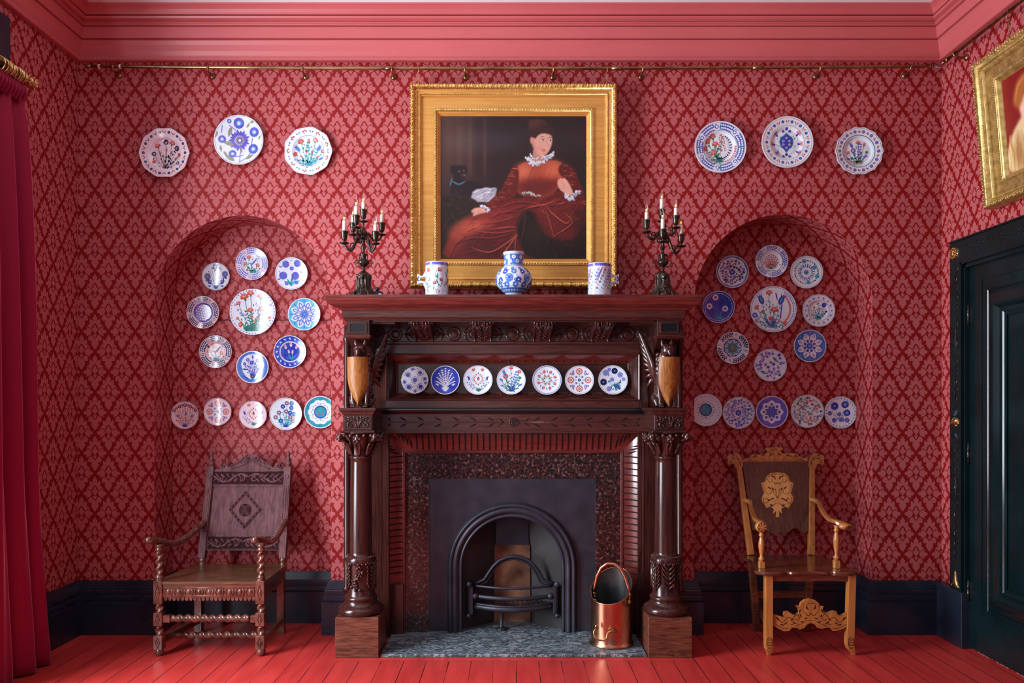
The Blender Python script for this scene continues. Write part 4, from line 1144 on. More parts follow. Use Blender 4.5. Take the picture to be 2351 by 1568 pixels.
def lf(a, x, y, l, an, c='G', w=.38, L=2, bend=0): a.leaf(x, y, l, l*w, an, c, L, bend)
def stem(a, p, q, c='G', w=.018, bend=.15, leaves=0, lc=None, ll=.12, L=1):
    dx, dy = q[0]-p[0], q[1]-p[1]; m = ((p[0]+q[0])/2 - dy*bend, (p[1]+q[1])/2 + dx*bend)
    pts = bez(p, m, q, 7); a.stroke(pts, w, c, L)
    for k in range(leaves):
        i = 1 + int(k*5/max(1, leaves)) ; px, py = pts[i]; t = math.atan2(pts[i+1][1]-py, pts[i+1][0]-px)
        lf(a, px, py, ll, t + (.8 if k % 2 else -.8), lc or c)
def spray(a, base, items, sc_='G', sw=.018, leaves=3, lc=None, ll=.13, rnd=None, tuft=True, tc=None):
    if tuft:
        for k in range(9):
            an = PI/2 + (k-4)*.33; lf(a, base[0], base[1], .22+.05*(k % 2), an, tc or sc_, .25, 2)
    used = [(x, y, r) for x, y, ty, r, c in items]
    q_ = random.Random(len(items)*31+int(abs(base[1])*1000))
    for i in range(74 if tuft else 30):
        x, y, ty, r, c = items[q_.randrange(len(items))]; u = q_.uniform(.25, .98)
        px, py = base[0]+(x-base[0])*u+q_.uniform(-.13, .13), base[1]+(y-base[1])*u+q_.uniform(-.13, .13)
        if all(math.hypot(px-a_, py-b_) > q+.045 for a_, b_, q in used):
            used.append((px, py, .035)); lf(a, px, py, .12, q_.random()*TAU, lc or sc_, .5)
    for i, (x, y, ty, r, c) in enumerate(items):
        r *= 1.22; sw_ = sw*1.25
        bend = .25*(x-base[0])*(-1)
        stem(a, base, (x, y), sc_, sw_, bend*.8, leaves, lc, ll)
        an = math.atan2(y-base[1], x-base[0]); an = PI/2 + (an-PI/2)*1.25
        flower(a, x, y, ty, r, c, an)
def flower(a, x, y, ty, r, c, an=PI/2):
    if ty == 'c': car(a, x, y, r, an, c)
    elif ty == 't': tul(a, x, y, r, an, c)
    elif ty == 'T': tul(a, x, y, r, an, c, 'T')
    elif ty == 'r': ros(a, x, y, r, c, 'W')
    elif ty == 'R': ros(a, x, y, r, c, 'R', ring='W')
    elif ty == 'q': ros(a, x, y, r, c, 'C', 10, ring='T')
    elif ty == 'b': a.disc(x, y, r, c, 3, 9)
    elif ty == 'h':                                   # hyacinth: beads up a stalk
        for k in range(6):
            u = k/6; ca, sa = cos(an), sin(an)
            for s_ in (-1, 1): a.disc(x-ca*r*(1-2*u)*2+s_*sa*r*.3, y-sa*r*(1-2*u)*2-s_*ca*r*.3, r*.27, c, 3, 6)
def inpt(rnd, R, used, gap, tries=60):
    for _ in range(tries):
        q = math.sqrt(rnd.random())*R; t = rnd.random()*TAU; p = (q*cos(t), q*sin(t))
        if all(math.hypot(p[0]-u[0], p[1]-u[1]) > gap+u[2] for u in used): return p
    return None
def vine(a, rnd, R, R0, cols, n=26, sz=.085, lc='G', sw=.016, ln='b', kinds='rrbt', used=None):
    """scattered scrolling flowers and leaves filling a ring of the dish"""
    used = used or [(0, 0, R0)]
    pl = []
    for i in range(n):
        p = inpt(rnd, R, used, sz*1.15)
        if not p: continue
        used.append((p[0], p[1], sz*.9)); pl.append(p)
        k = kinds[rnd.randrange(len(kinds))]; flower(a, p[0], p[1], k, sz*(.75+.4*rnd.random()), cols[rnd.randrange(len(cols))], rnd.random()*TAU)
    for i in range(len(pl)):
        x, y = pl[i]; t = rnd.random()*TAU
        a.stroke(spiral(x, y, sz*1.3, sz*.9, t, .45*rnd.choice((-1, 1)), 7), sw, lc, 1)
        for _ in range(3):
            t2 = rnd.random()*TAU; px, py = x+sz*1.3*cos(t2), y+sz*1.3*sin(t2)
            if R0 < math.hypot(px, py) < R+.03: lf(a, px, py, sz*1.0, t2+.9, lc, .42, 2)
def bring(a, r, n, fn, off=0.):
    for k in range(n):
        t = TAU*k/n+off; fn(r*cos(t), r*sin(t), t, k)
def cells(a, rnd, r0, r1, n=12, c='B', c2='W', back=True):
    """scale and scroll border: dark ground with pale cells"""
    for k in range(n):
        if k % 3 == 2:
            t = TAU*(k+.5)/n; m = (r0+r1)/2
            a.stroke(spiral(m*cos(t), m*sin(t), (r1-r0)*.42, .03, t, 1.1, 10), .025, c, 2); a.disc(m*cos(t+.1), m*sin(t+.1), .03, c, 2, 6)
            continue
        t0, t1 = TAU*k/n, TAU*(k+1)/n
        a.sector(r0, r1, t0, t1, c, 1)
        for j in range(3):
            for i in (0, 1):
                t = t0+(t1-t0)*(j+.35+.45*i)/3.1; m = r0+(r1-r0)*(.28+.44*i); a.disc(m*cos(t), m*sin(t), (r1-r0)*.17, c2, 2, 7)
def star(a, r, ri, n, c, L=1, off=0., x=0, y=0):
    a.poly([(x+(r if k % 2 == 0 else ri)*cos(off+PI*k/n), y+(r if k % 2 == 0 else ri)*sin(off+PI*k/n)) for k in range(2*n)], c, L)
def petal(a, r0, r1, w, t, c, L):
    m = (r0+r1)*.5; ca, sa = cos(t), sin(t)
    pts = [(r0, 0), (r0+(r1-r0)*.35, w*.85), (r0+(r1-r0)*.65, w), (r0+(r1-r0)*.85, w*.5), (r1, 0), (r0+(r1-r0)*.85, -w*.5), (r0+(r1-r0)*.65, -w), (r0+(r1-r0)*.35, -w*.85)]
    a.poly([(u*ca-v*sa, u*sa+v*ca) for u, v in pts], c, L)

def dish(px, py, rpx, Y, label, group, design, rim='W', edge=None, scallop=0, flat=False, body='W', seed=0, tilt=0.):
    """one dish: thrown body with a well and rim, its painting on the glaze"""
    R = rpx / S(Y); cx, cz = xx(px, Y), zz(py, Y); rnd = random.Random(seed*7+int(px))
    well = .0 if flat else .62
    def prof(r):
        if flat: return .10*R*r**2.2
        if r < .50: return 0
        if r < .66: return .085*R*(1-cos((r-.50)/.16*PI))/2
        return .085*R + .055*R*(r-.66)/.34
    def sc_r(t):
        if not scallop: return 1.
        q = (t*scallop/TAU) % 1.0; return .965 + .035*(1-abs(2*q-1)**1.0*1.0)**.0*1.0 if False else .955 + .045*abs(2*q-1)**1.6
    def fm(x, y, h):
        r = math.hypot(x, y)
        if h > 0 and r > .965: x, y, r = x*.965/r, y*.965/r, .965
        if scallop and r > .8:
            k = 1 + (sc_r(math.atan2(y, x))-1)*(r-.8)/.2; x, y = x*k, y*k
        yy = Y - prof(r) - h - .012
        return (cx + x*R, yy + tilt*(y+1)*R, cz + y*R)
    a = Art(fm); a.SUB = .13; n = 64
    rs = [0.001, .2, .35, .5, .54, .58, .62, .66, .72, .80, .88, .94, .975, 1.0] if not flat else [0.001, .2, .4, .55, .7, .8, .88, .94, .975, 1.0]
    vs, fs, mt = [], [], []
    for r in rs:
        for j in range(n): vs.append(fm(r*cos(TAU*j/n), r*sin(TAU*j/n), 0))
    for i in range(len(rs)-1):
        f = [(i*n+j, i*n+(j+1) % n, (i+1)*n+(j+1) % n, (i+1)*n+j) for j in range(n)]
        rm = (rs[i]+rs[i+1])/2
        a.add(vs, f, M[edge if (edge and rm > .97) else (rim if rm > .66 and not flat else body)], True)
    # rolled edge and back with foot ring
    bk = []
    for r, h in ((1., 0), (1.006, -.008*R/.1), (.995, -.016*R/.1), (.70, None), (.50, -1), (.48, -1)):
        ring = []
        for j in range(n):
            t = TAU*j/n; k = sc_r(t) if r > .8 else 1
            if h is None: yy = Y - prof(.70) - .004
            elif h == -1: yy = Y - .001
            else: yy = Y - .012 - prof(1.0) - h*.5
            ring.append((cx+r*k*cos(t)*R, yy + tilt*(sin(t)*r+1)*R, cz+r*k*sin(t)*R))
        bk.append(ring)
    a.loft(bk, M[body], False, True, True, True)
    design(a, rnd)
    return a.build('dish', label=label, cat='dish', group=group)

# ---- the painted designs, one function per dish kind
def d_bouquet_redrim(a, r):   # scalloped, pinkish, rim of red tulips and dark rosettes
    bring(a, .83, 14, lambda x, y, t, k: ros(a, x, y, .06, 'D', 'T', 8))
    def tp(x, y, t, k):
        for s_ in (-1, 1): tul(a, x+.055*cos(t+s_*1.3)-.01, y+.055*sin(t+s_*1.3), .045, t+s_*.5, 'R'); a.stroke([(x*.93, y*.93), (x+.03*cos(t+s_*1.3), y+.03*sin(t+s_*1.3))], .02, 'K', 1)
    bring(a, .83, 14, tp, PI/14)
    spray(a, (0, -.62), [(-.30, .28, 'c', .11, 'R'), (.02, .45, 'R', .09, 'D'), (.26, .38, 'c', .11, 'R'), (.46, .2, 'R', .09, 'D'), (-.46, -.02, 'R', .08, 'D'), (.54, -.08, 'c', .09, 'R'),
        (-.22, .02, 'T', .07, 'R'), (.04, .14, 'T', .07, 'R'), (.24, .03, 'T', .07, 'R'), (.42, -.2, 'T', .08, 'R'), (-.42, -.34, 'c', .08, 'R'), (-.1, -.1, 'b', .03, 'K'), (.52, -.4, 'R', .06, 'D'), (.14, -.3, 'b', .04, 'D')],
        'K', .012, 2, 'K', .08, tuft=False)
def d_big_blue(a, r):
    a.ring(0, 0, .955, .965, 'D', 1)
    for k in range(18): petal(a, .14, .40+.05*(k % 2), .055, TAU*k/18, 'V', 2)
    a.disc(0.02, 0, .17, 'O', 3, 16); a.disc(.02, 0, .11, 'V', 4, 14); a.disc(.02, 0, .06, 'P', 5, 8)
    for x, y, q in ((0, .68, .22), (.62, .32, .20), (.58, -.36, .21), (-.26, -.55, .16), (-.68, .04, .16), (-.38, .76, .09)):
        ros(a, x, y, q, 'V', 'P', 12, ring='C')
    for x, y, l, t in ((-.30, .55, .45, -1.9), (-.2, -.18, .50, 2.9), (.12, -.52, .3, 1.9), (.25, -.78, .42, .5), (-.15, -.85, .5, 2.6), (-.75, -.2, .3, -1.4), (.45, .68, .35, .5), (-.85, .35, .28, -1.9), (-.62, -.45, .3, -.9), (.3, .5, .25, .9), (.8, .0, .22, 1.2)):
        lf(a, x, y, l, t, 'O', .34, 2)
    for p, q, b_ in (((.05, -.9), (.1, -.3), .1), ((.0, -.9), (.5, -.45), -.2), ((-.1, -.2), (-.62, .0), .2), ((-.4, .6), (-.05, .3), .1), ((.55, .1), (.5, -.2), 0), ((-.7, .3), (-.66, .6), 0), ((.2, -.6), (-.2, -.66), .1)):
        stem(a, p, q, 'V', .03, b_)
def d_turq_bouquet(a, r):
    a.ring(0, 0, .955, .97, 'V', 1); a.ring(0, 0, .64, .655, 'V', 1)
    def bd(x, y, t, k):
        if k % 2: [ros(a, x*q+.065*cos(t+PI/2)*s_, y*q+.065*sin(t+PI/2)*s_, .042, 'R', 'B', 6) for s_, q in ((-1, 1), (1, 1), (0, 1.06))]; lf(a, x*.88, y*.88, .09, t+.8, 'T')
        else: [tul(a, x+.05*cos(t+PI/2)*s_, y+.05*sin(t+PI/2)*s_, .05, t+s_*.6, 'S') for s_ in (-1, 1)]
    bring(a, .82, 18, bd)
    spray(a, (.0, -.58), [(-.3, .38, 'c', .12, 'R'), (.28, .44, 'c', .11, 'R'), (-.45, .12, 't', .13, 'S'), (.42, .14, 't', .13, 'S'), (0, .42, 'T', .09, 'R'), (-.10, .02, 'T', .08, 'R'), (.14, 0, 'T', .08, 'R'),
        (-.52, -.12, 'c', .10, 'R'), (.56, .0, 'c', .09, 'R'), (-.3, -.2, 'T', .07, 'R'), (.36, -.22, 'T', .07, 'R'), (.5, -.3, 't', .09, 'S'), (-.48, -.36, 't', .08, 'S')], 'T', .02, 4, 'T', .10)
    for k in range(14):
        x, y = r.uniform(-.25, .3), r.uniform(-.0, .38); lf(a, x, y, .10, r.random()*TAU, 'T', .6, 3)
def d_grape_bouquet(a, r):
    a.ring(0, 0, .94, .95, 'B', 1); a.ring(0, 0, .66, .675, 'B', 1); cells(a, r, .69, .93, 20, 'B', 'W')
    for k in range(4): t = k*PI/2+PI/2; lf(a, .69*cos(t), .69*sin(t), .22, t, 'T', .3, 4)
    spray(a, (.0, -.58), [(-.28, .40, 'c', .13, 'R'), (-.45, .22, 'c', .11, 'R'), (-.17, .12, 'c', .12, 'R'), (-.55, -.06, 'c', .11, 'R'), (-.22, -.22, 'c', .12, 'R'), (-.3, -.5, 'c', .06, 'R')], 'G', .02, 3, 'G', .12)
    for k in range(24): a.disc(.08+.14*sin(k*1.9)*(1-.5*k/24), -.12+.66*k/24, .030, 'R', 3, 6)
    stem(a, (0, -.58), (.08, .5), 'G', .02, 0, 5)
    for k in range(12): t = -1.2+k*.19; lf(a, .42*cos(t)+.0, .5*sin(t)+.04, .08, t*3, 'D', .5, 3); lf(a, .36*cos(t), .46*sin(t)+.04, .08, t*2, 'D', .5, 3)
    for k in range(9): t = -1.15+k*.15; a.disc(.60*cos(t), .60*sin(t), .04, 'R', 3, 8)
def d_medallion(a, r):
    a.ring(0, 0, .94, .955, 'O', 1); a.ring(0, 0, .66, .675, 'O', 1)
    bring(a, .81, 14, lambda x, y, t, k: ros(a, x, y, .06, 'B', 'C', 8))
    def tp(x, y, t, k):
        for s_ in (-1, 1): tul(a, x+.04*cos(t+s_*1.4), y+.04*sin(t+s_*1.4), .045, t+s_*.5, 'R'); lf(a, x*.9, y*.9, .06, t+s_*.7, 'T')
    bring(a, .81, 14, tp, PI/14)
    md = [(0, .38), (.10, .28), (.2, .22), (.25, .08), (.25, -.02), (.2, -.15), (.1, -.22), (0, -.36)]; md = md + [(-x, y) for x, y in md[::-1][1:-1]]
    a.poly([(x*1.1, y*1.1) for x, y in md], 'T', 2); a.poly([(x*.98, y*.98) for x, y in md], 'B', 3)
    for x, y in ((0, .2), (.12, .08), (-.12, .08), (.12, -.06), (-.12, -.06), (0, -.18)): ros(a, x, y, .05, 'W', 'R', 6, 4)
    for x, y in ((0, .55), (-.13, .46), (.13, .46), (0, -.45), (-.12, -.53), (.12, -.53)): ros(a, x, y, .06, 'B', 'R', 8)
    for x, y, t in ((-.38, .3, 2.3), (.42, .32, .8), (-.5, -.06, 3.0), (.5, -.04, .1), (-.36, -.38, 3.9), (.42, -.36, -.6)):
        for k in range(5): q = t+(k-2)*.45; a.ring(x+.09*cos(q), y+.09*sin(q), .022, .038, 'R', 3, 8)
        lf(a, x-.08*cos(t), y-.08*sin(t), .16, t, 'B', .5, 3)
        for j in range(4): lf(a, x*.7+r.uniform(-.08, .08), y*.8-.1*j*.5, .07, r.random()*TAU, 'T', .5, 2)
def d_violet_spray(a, r):
    a.ring(0, 0, .945, .96, 'K', 1); a.ring(0, 0, .60, .66, 'C', 1); a.ring(0, 0, .66, .68, 'K', 1)
    bring(a, .81, 14, lambda x, y, t, k: ros(a, x, y, .075, 'V', 'L', 8)); bring(a, .81, 14, lambda x, y, t, k: (car(a, x, y, .06, t+.5, 'R'), lf(a, x*.92, y*.92, .1, t-.9, 'G')), PI/14)
    spray(a, (.02, -.52), [(0, .36, 'c', .09, 'R'), (-.28, .26, 't', .10, 'V'), (.25, .28, 'T', .08, 'R'), (-.2, .05, 'R', .09, 'V'), (-.4, -.05, 'c', .07, 'R'), (.06, .1, 'h', .13, 'V'), (.36, -.02, 'b', .05, 'G'), (.3, -.2, 't', .08, 'V'), (-.4, -.3, 't', .07, 'V')], 'O', .022, 4, 'T', .09)
def d_vase_dark(a, r):
    a.ring(0, 0, .95, .965, 'D', 1)
    for x, y in ((0, .72), (-.62, .02), (.66, .18)): ros(a, x, y, .24, 'Y', 'C', 12, ring='B'); lf(a, x, y-.2, .2, -2.4, 'K', .45); lf(a, x, y-.2, .2, -.7, 'K', .45)
    for s_ in (-1, 1):
        for j in range(2):
            for k in range(8):
                t = k/8; a.disc(s_*(.12+.34*t+.12*j), -.5+.95*t-.1*j, .035, 'B', 3, 6)
        a.stroke(bez((0, -.6), (s_*.2, .0), (s_*.3, .5)), .02, 'B', 1)
        for x, y, l, t in ((.3, -.55, .4, .6), (.5, -.35, .3, 1.4), (.35, -.7, .25, .1), (.15, .55, .25, .5), (.75, -.2, .25, 1.9)): lf(a, s_*x, y, l, t if s_ > 0 else PI-t, 'B', .4)
        ros(a, s_*.38, -.3, .08, 'Y', 'C', 7)
    a.poly([(-.2, -.62), (.2, -.62), (.14, -.82), (.05, -.9), (-.05, -.9), (-.14, -.82)], 'B', 3); a.poly([(-.2, -.6), (.2, -.6), (.2, -.66), (-.2, -.66)], 'T', 4)
    for k in range(10): t = r.random()*TAU; lf(a, .7*cos(t), .7*sin(t), .14, r.random()*TAU, 'K', .4)
def d_cells_bouquet(col='R', mid='V', rim='B'):
    def f(a, r):
        a.ring(0, 0, .955, .97, rim, 1); cells(a, r, .68, .95, 16, rim, 'P' if rim == 'B' else 'W'); a.ring(0, 0, .66, .68, rim, 1)
        spray(a, (.05, -.55), [(-.2, .38, 'c', .13, col), (-.42, .0, 'c', .12, col), (.3, -.1, 'c', .13, col), (-.45, .3, 't', .10, mid), (-.3, -.35, 'c', .08, col), (.45, -.3, 'b', .05, col)], 'T', .022, 3, 'G', .13)
        a.poly(bez3((-.12, -.12), (-.02, .15), (.1, .2), (.34, .42), 8) + bez3((.34, .42), (.16, .12), (.12, -.0), (-.12, -.12), 8)[1:-1], mid, 4)
        for k in range(7): lf(a, .4+.05*cos(k), .42-.1*k, .10, 2.+k*.2, mid if k % 2 else 'T', .5, 2)
    return f
def d_blue_roses(a, r):
    a.ring(0, 0, .95, .97, 'W', 2); a.ring(0, 0, .93, .945, 'S', 1)
    for x, y, q in ((-.36, .58, .22), (.36, .62, .22), (0, .32, .13), (-.52, -.12, .25), (.22, -.14, .25), (-.3, -.62, .12), (.3, -.55, .12), (.62, .1, .1)): ros(a, x, y, q, 'V', 'C' if q < .2 else 'S', 12, ring='S' if q > .2 else None)
    for i, (x, y, l, t) in enumerate(((.0, -.8, .6, 1.6), (.0, -.8, .6, 1.1), (0, -.8, .6, 2.1), (.1, -.6, .5, .4), (-.1, -.6, .45, 2.8), (-.75, .42, .3, .2), (.72, .4, .3, 2.6), (.55, -.4, .35, 1.2), (-.1, .75, .2, .5), (-.8, .2, .25, -1.))): lf(a, x, y, l, t, 'C' if i % 2 else 'T', .22)
    for x, y, t in ((-.68, .42, 2.9), (.7, -.42, -.4), (-.75, -.35, 3.6), (.05, -.35, 1.8)): tul(a, x, y, .10, t, 'V')
def d_dots(a, r):
    cells(a, r, .70, .95, 16, 'D', 'P'); a.disc(0, 0, .69, 'V', 2, 40)
    i = 0
    for ry in range(-4, 5):
        for rx in range(-4, 5):
            x, y = rx*.16+(.08 if ry % 2 else 0), ry*.15; x, y = x*.92+y*.25, y*.95-x*.2
            if math.hypot(x, y) < .62: a.disc(x, y, .052, 'P', 3, 10); a.disc(x+.08, y+.01, .018, 'C', 3, 5)
def d_big_carnations(edge='V'):
    def f(a, r):
        bring(a, .945, 44, lambda x, y, t, k: a.disc(x, y, .030, edge, 2, 6)); a.ring(0, 0, .965, .975, edge, 1)
        spray(a, (0, -.80), [(-.10, .78, 'c', .14, 'R'), (-.36, .62, 'c', .17, 'R'), (.34, .64, 'c', .15, 'R'), (-.62, .36, 'c', .10, 'R'), (-.12, .05, 'c', .13, 'R'), (.36, .10, 'c', .13, 'R'), (.66, -.02, 'b', .04, 'R'), (-.66, -.28, 'c', .07, 'R'), (-.5, -.55, 'c', .12, 'R'),
            (.5, -.55, 'c', .13, 'R'), (.72, -.25, 'b', .06, 'R'), (-.05, -.22, 'b', .05, 'R'), (.2, -.25, 'b', .04, 'R'), (.08, -.42, 'b', .05, 'R')], 'G', .022, 4, 'G', .15)
        for s_ in (-1, 1):
            for k in range(5): ros(a, s_*(.32+.11*k), -.12+.035*k*(k-1), .06, 'V', 'R', 6, 3, 'W')
        for k in range(9): lf(a, (k-4)*.06, -.86, .32, PI/2-(k-4)*.16, 'G', .3, 5)
        for k in range(10): lf(a, .1+.06*(k % 3), .3-.1*k, .14, 1.2+.3*(k % 2), 'V', .22, 3)
    return f
def d_star(bg, pc, n=8, c3='B'):
    def f(a, r):
        a.disc(0, 0, .955, bg, 1, 40)
        for k in range(n):
            t = TAU*k/n+PI/n; petal(a, .25, .88, .20, t, 'W', 2); petal(a, .38, .78, .12, t, pc, 3); petal(a, .44, .70, .055, t, 'W', 4)
        for k in range(n): t = TAU*k/n; petal(a, .12, .62, .12, t, c3, 5); petal(a, .2, .52, .06, t, 'W', 6)
        star(a, .30, .12, n, c3, 7); a.disc(0, 0, .12, pc, 8, 14); a.disc(0, 0, .05, 'C', 9, 8)
        for k in range(n): t = TAU*k/n; lf(a, .72*cos(t), .72*sin(t), .2, t, c3, .4, 3)
    return f
def d_blue_tulips(a, r):
    a.disc(0, 0, .96, 'B', 1, 40); a.LB = 1; a.ring(0, 0, .645, .66, 'W', 2)
    bring(a, .81, 16, lambda x, y, t, k: (ros(a, x, y, .055, 'W', 'T', 6), lf(a, x*1.07, y*1.07, .1, t+2, 'C', .4), lf(a, x*.92, y*.92, .09, t-1.5, 'C', .4)))
    for x, y, r_, t in ((-.3, .3, .15, 1.9), (.03, .45, .16, 1.6), (.38, .3, .15, 1.2), (-.1, .0, .12, 1.8), (.13, -.02, .12, 1.4)): tul(a, x, y, r_, t, 'P', 'R')
    for x, y, l, t in ((.1, -.55, .5, 1.5), (.1, -.55, .55, 2.1), (.1, -.55, .5, 1.0), (.1, -.5, .4, 2.7), (.1, -.5, .35, .4), (.5, .1, .3, -1.4), (-.5, .2, .35, -1.3)): lf(a, x, y, l, t, 'T' if l > .45 else 'S', .16, 2)
def d_cloud_bouquet(a, r):
    a.disc(0, 0, .95, 'S', 1, 40)
    for k in range(9): t = PI*.0+PI*k/8; a.disc(.40*cos(t)*1.1, .36*sin(t)+.18, .27, 'W', 2, 14)
    a.poly([(-.72, .2), (.72, .2), (.6, -.3), (.3, -.72), (-.3, -.72), (-.6, -.3)], 'W', 2)
    a.LB = 3
    spray(a, (.0, -.55), [(0, .62, 't', .1, 'B'), (-.3, .45, 'r', .1, 'V'), (.3, .42, 'r', .1, 'V'), (-.1, .3, 'r', .09, 'B'), (.14, .2, 't', .09, 'V'), (-.5, .2, 'r', .08, 'B'), (.52, .15, 'r', .08, 'V'), (-.3, .05, 't', .08, 'V'), (.36, -.1, 'r', .07, 'B')], 'B', .02, 4, 'V', .12, tuft=True)
    ros(a, 0, -.58, .15, 'D', 'T', 8, 4)
    for s_ in (-1, 1): lf(a, s_*.3, -.15, .4, (0 if s_ > 0 else PI)+s_*.1, 'D', .2, 4); lf(a, s_*.2, -.75, .4, (0 if s_ > 0 else PI)+s_*.5, 'B', .2, 4)
def d_fanlines(a, r):
    a.ring(0, 0, .95, .965, 'B', 1)
    items = [(-.78+.195*k, .35+.38*sin(PI*k/8), 'c' if k % 2 else 'R', .11, 'R' if k % 2 else 'D') for k in range(9)] + [(-.5, -.05, 'R', .09, 'D'), (.52, -.05, 'R', .09, 'D'), (-.6, -.4, 'b', .05, 'R'), (.62, -.4, 'b', .05, 'R'), (.05, .1, 't', .12, 'S')]
    spray(a, (0, -.86), items, 'G', .016, 5, 'R', .07, tc='B')
def d_cross(a, r):
    a.ring(0, 0, .94, .955, 'D', 1); ros(a, 0, 0, .11, 'D', 'W', 8)
    for k in range(4): ros(a, .3*cos(k*PI/2+PI/4), .3*sin(k*PI/2+PI/4), .08, 'B', 'W', 6)
    for k in range(4):
        t = k*PI/2; x, y = .60*cos(t), .60*sin(t)
        for j in range(9):
            q = t + PI + (j-4)*.55 if False else t+(j-4)*.6; ros(a, x+.19*cos(q), y+.19*sin(q), .055, 'R', 'R', 6)
        ros(a, x, y, .10, 'R', 'W', 7); a.stroke([(.2*cos(t), .2*sin(t)), (.44*cos(t), .44*sin(t))], .03, 'G', 1)
        for s_ in (-1, 1): lf(a, x*.65, y*.65, .16, t+s_*1.1, 'G', .4)
        t = t+PI/4; x, y = .68*cos(t), .68*sin(t); ros(a, x, y, .08, 'R', 'B', 4)
        for s_ in (-1, 1): a.stroke(bez((x-.16*cos(t), y-.16*sin(t)), (x+s_*.18*sin(t), y-s_*.18*cos(t)), (x+.12*cos(t)+s_*.1*sin(t), y+.12*sin(t)-s_*.1*cos(t))), .045, 'B', 1); lf(a, x+s_*.1*sin(t), y-s_*.1*cos(t), .14, t-s_*.8, 'B', .4)
def d_mandorla(a, r):
    a.ring(0, 0, .945, .96, 'V', 1)
    for s_ in (-1, 1):
        for k in range(9):
            t = k/8; a.disc(s_*.30*sin(PI*t)+.02, -.3+.75*t, .045, 'R', 3, 7); a.disc(s_*.42*sin(PI*t)+.02, -.35+.85*t, .028, 'G', 3, 6)
        stem(a, (.05, -.7), (s_*.55, .1), 'B', .02, s_*-.2, 4, 'G', .14); tul(a, s_*.62, .12, .14, 1.6-s_*.3, 'B')
        for k in range(4): ros(a, s_*(.35+.12*k), -.6+.14*k, .055, 'V', 'W', 6); lf(a, s_*(.5+.07*k), -.45+.2*k, .15, 1.4, 'B', .3)
        car(a, s_*.3, .68, .14, 1.6-s_*.3, 'R')
    lf(a, .02, -.05, .3, PI/2, 'D', .55, 3); lf(a, .02, -.02, .2, PI/2, 'R', .5, 4)
    for k in range(7): lf(a, .05, -.8, .3, PI/2+(k-3)*.3, 'G', .25)
def d_purple_bush(a, r):
    a.ring(0, 0, .94, .955, 'D', 1); used = [(0, -.75, .1)]
    items = []
    for i in range(17):
        p = inpt(r, .76, used, .13)
        if p and p[1] > -.45: used.append((p[0], p[1], .1)); items.append((p[0], p[1], 'q' if i % 3 == 0 else 'r', .12, 'Y' if i % 3 else 'B'))
    spray(a, (.0, -.82), items, 'T', .02, 4, 'T', .11, tc='B')
def d_turq_ring(c0, c1, inner='T'):
    def f(a, r):
        a.disc(0, 0, .95, c0, 1, 40)
        bring(a, .86, 30, lambda x, y, t, k: a.disc(x, y, .028, 'B', 2, 5))
        a.poly([((.70+.07*abs(cos(t*5)))*cos(t), (.70+.07*abs(cos(t*5)))*sin(t)) for t in [TAU*i/60 for i in range(60)]], 'W', 3)
        for k in range(10): t = TAU*k/10; car(a, .57*cos(t), .57*sin(t), .09, t+.8, c1 if k % 2 else 'G'); lf(a, .5*cos(t+.2), .5*sin(t+.2), .14, t+2, 'G', .4, 4)
        a.disc(0, 0, .40, 'B', 4, 30); a.disc(0, 0, .33, inner, 5, 30)
        for k in range(6): ros(a, .18*cos(k*1.05), .18*sin(k*1.05), .05, c1, 'B', 6, 6)
    return f
def d_vinefill(cols, lc='B', n=34, sz=.08, ctr=None, edge='B', kinds='rbrt', band=None):
    def f(a, r):
        a.ring(0, 0, .945, .96, edge, 1)
        R0 = 0
        if band: a.disc(0, 0, .95, band, 1, 40); a.poly([((.84+.05*abs(cos(t*4)))*cos(t), (.84+.05*abs(cos(t*4)))*sin(t)) for t in [TAU*i/64 for i in range(64)]], 'W', 2)
        if ctr: ros(a, 0, 0, .2, ctr, 'C' if ctr != 'C' else 'B', 8, 4, 'S' if ctr == 'B' else None); R0 = .2
        a.E = .00020
        vine(a, r, .86 if not band else .74, R0, cols, n, sz, lc, kinds=kinds)
        if band:
            for p in (a,): pass
    return f
def d_tree(a, r):   # red flowered tree with cell border
    cells(a, r, .70, .95, 16, 'B', 'W'); a.ring(0, 0, .66, .68, 'D', 1); a.disc(0, 0, .66, 'W', 2, 30)
    for k in range(11):
        t = PI/2+(k-5)*.24; ln = .95 - .02*abs(k-5); p = (ln*.62*cos(t)*1.1, -.5+ln*sin(t)); a.stroke(bez((0, -.5), (p[0]*.4, -.1), p), .02, 'G', 3)
        for j in range(5): u = .35+.15*j; a.disc(p[0]*u+.02, -.5+(p[1]+.5)*u, .045, 'R', 4, 7); lf(a, p[0]*u, -.5+(p[1]+.5)*u, .08, t+.8, 'B', .5, 4)
    for k in range(9): lf(a, 0, -.56, .3, (k)*PI/8, 'G', .2, 4)
def d_aqua(a, r):
    a.ring(0, 0, .93, .95, 'K', 1); ros(a, 0, 0, .16, 'T', 'D', 8, 4)
    for x, y in ((-.15, .68), (.5, .3), (.12, -.62), (.66, -.25)): ros(a, x, y, .14, 'T', 'B', 8, 4, 'C')
    for k in range(20): t = TAU*k/20; lf(a, .28*cos(t), .28*sin(t), .3, t+.3, 'T' if k % 2 else 'B', .26, 2)
    for k in range(28): t = TAU*k/28; lf(a, .68*cos(t), .68*sin(t), .18, t+1.2, 'T' if k % 3 else 'K', .4, 2)
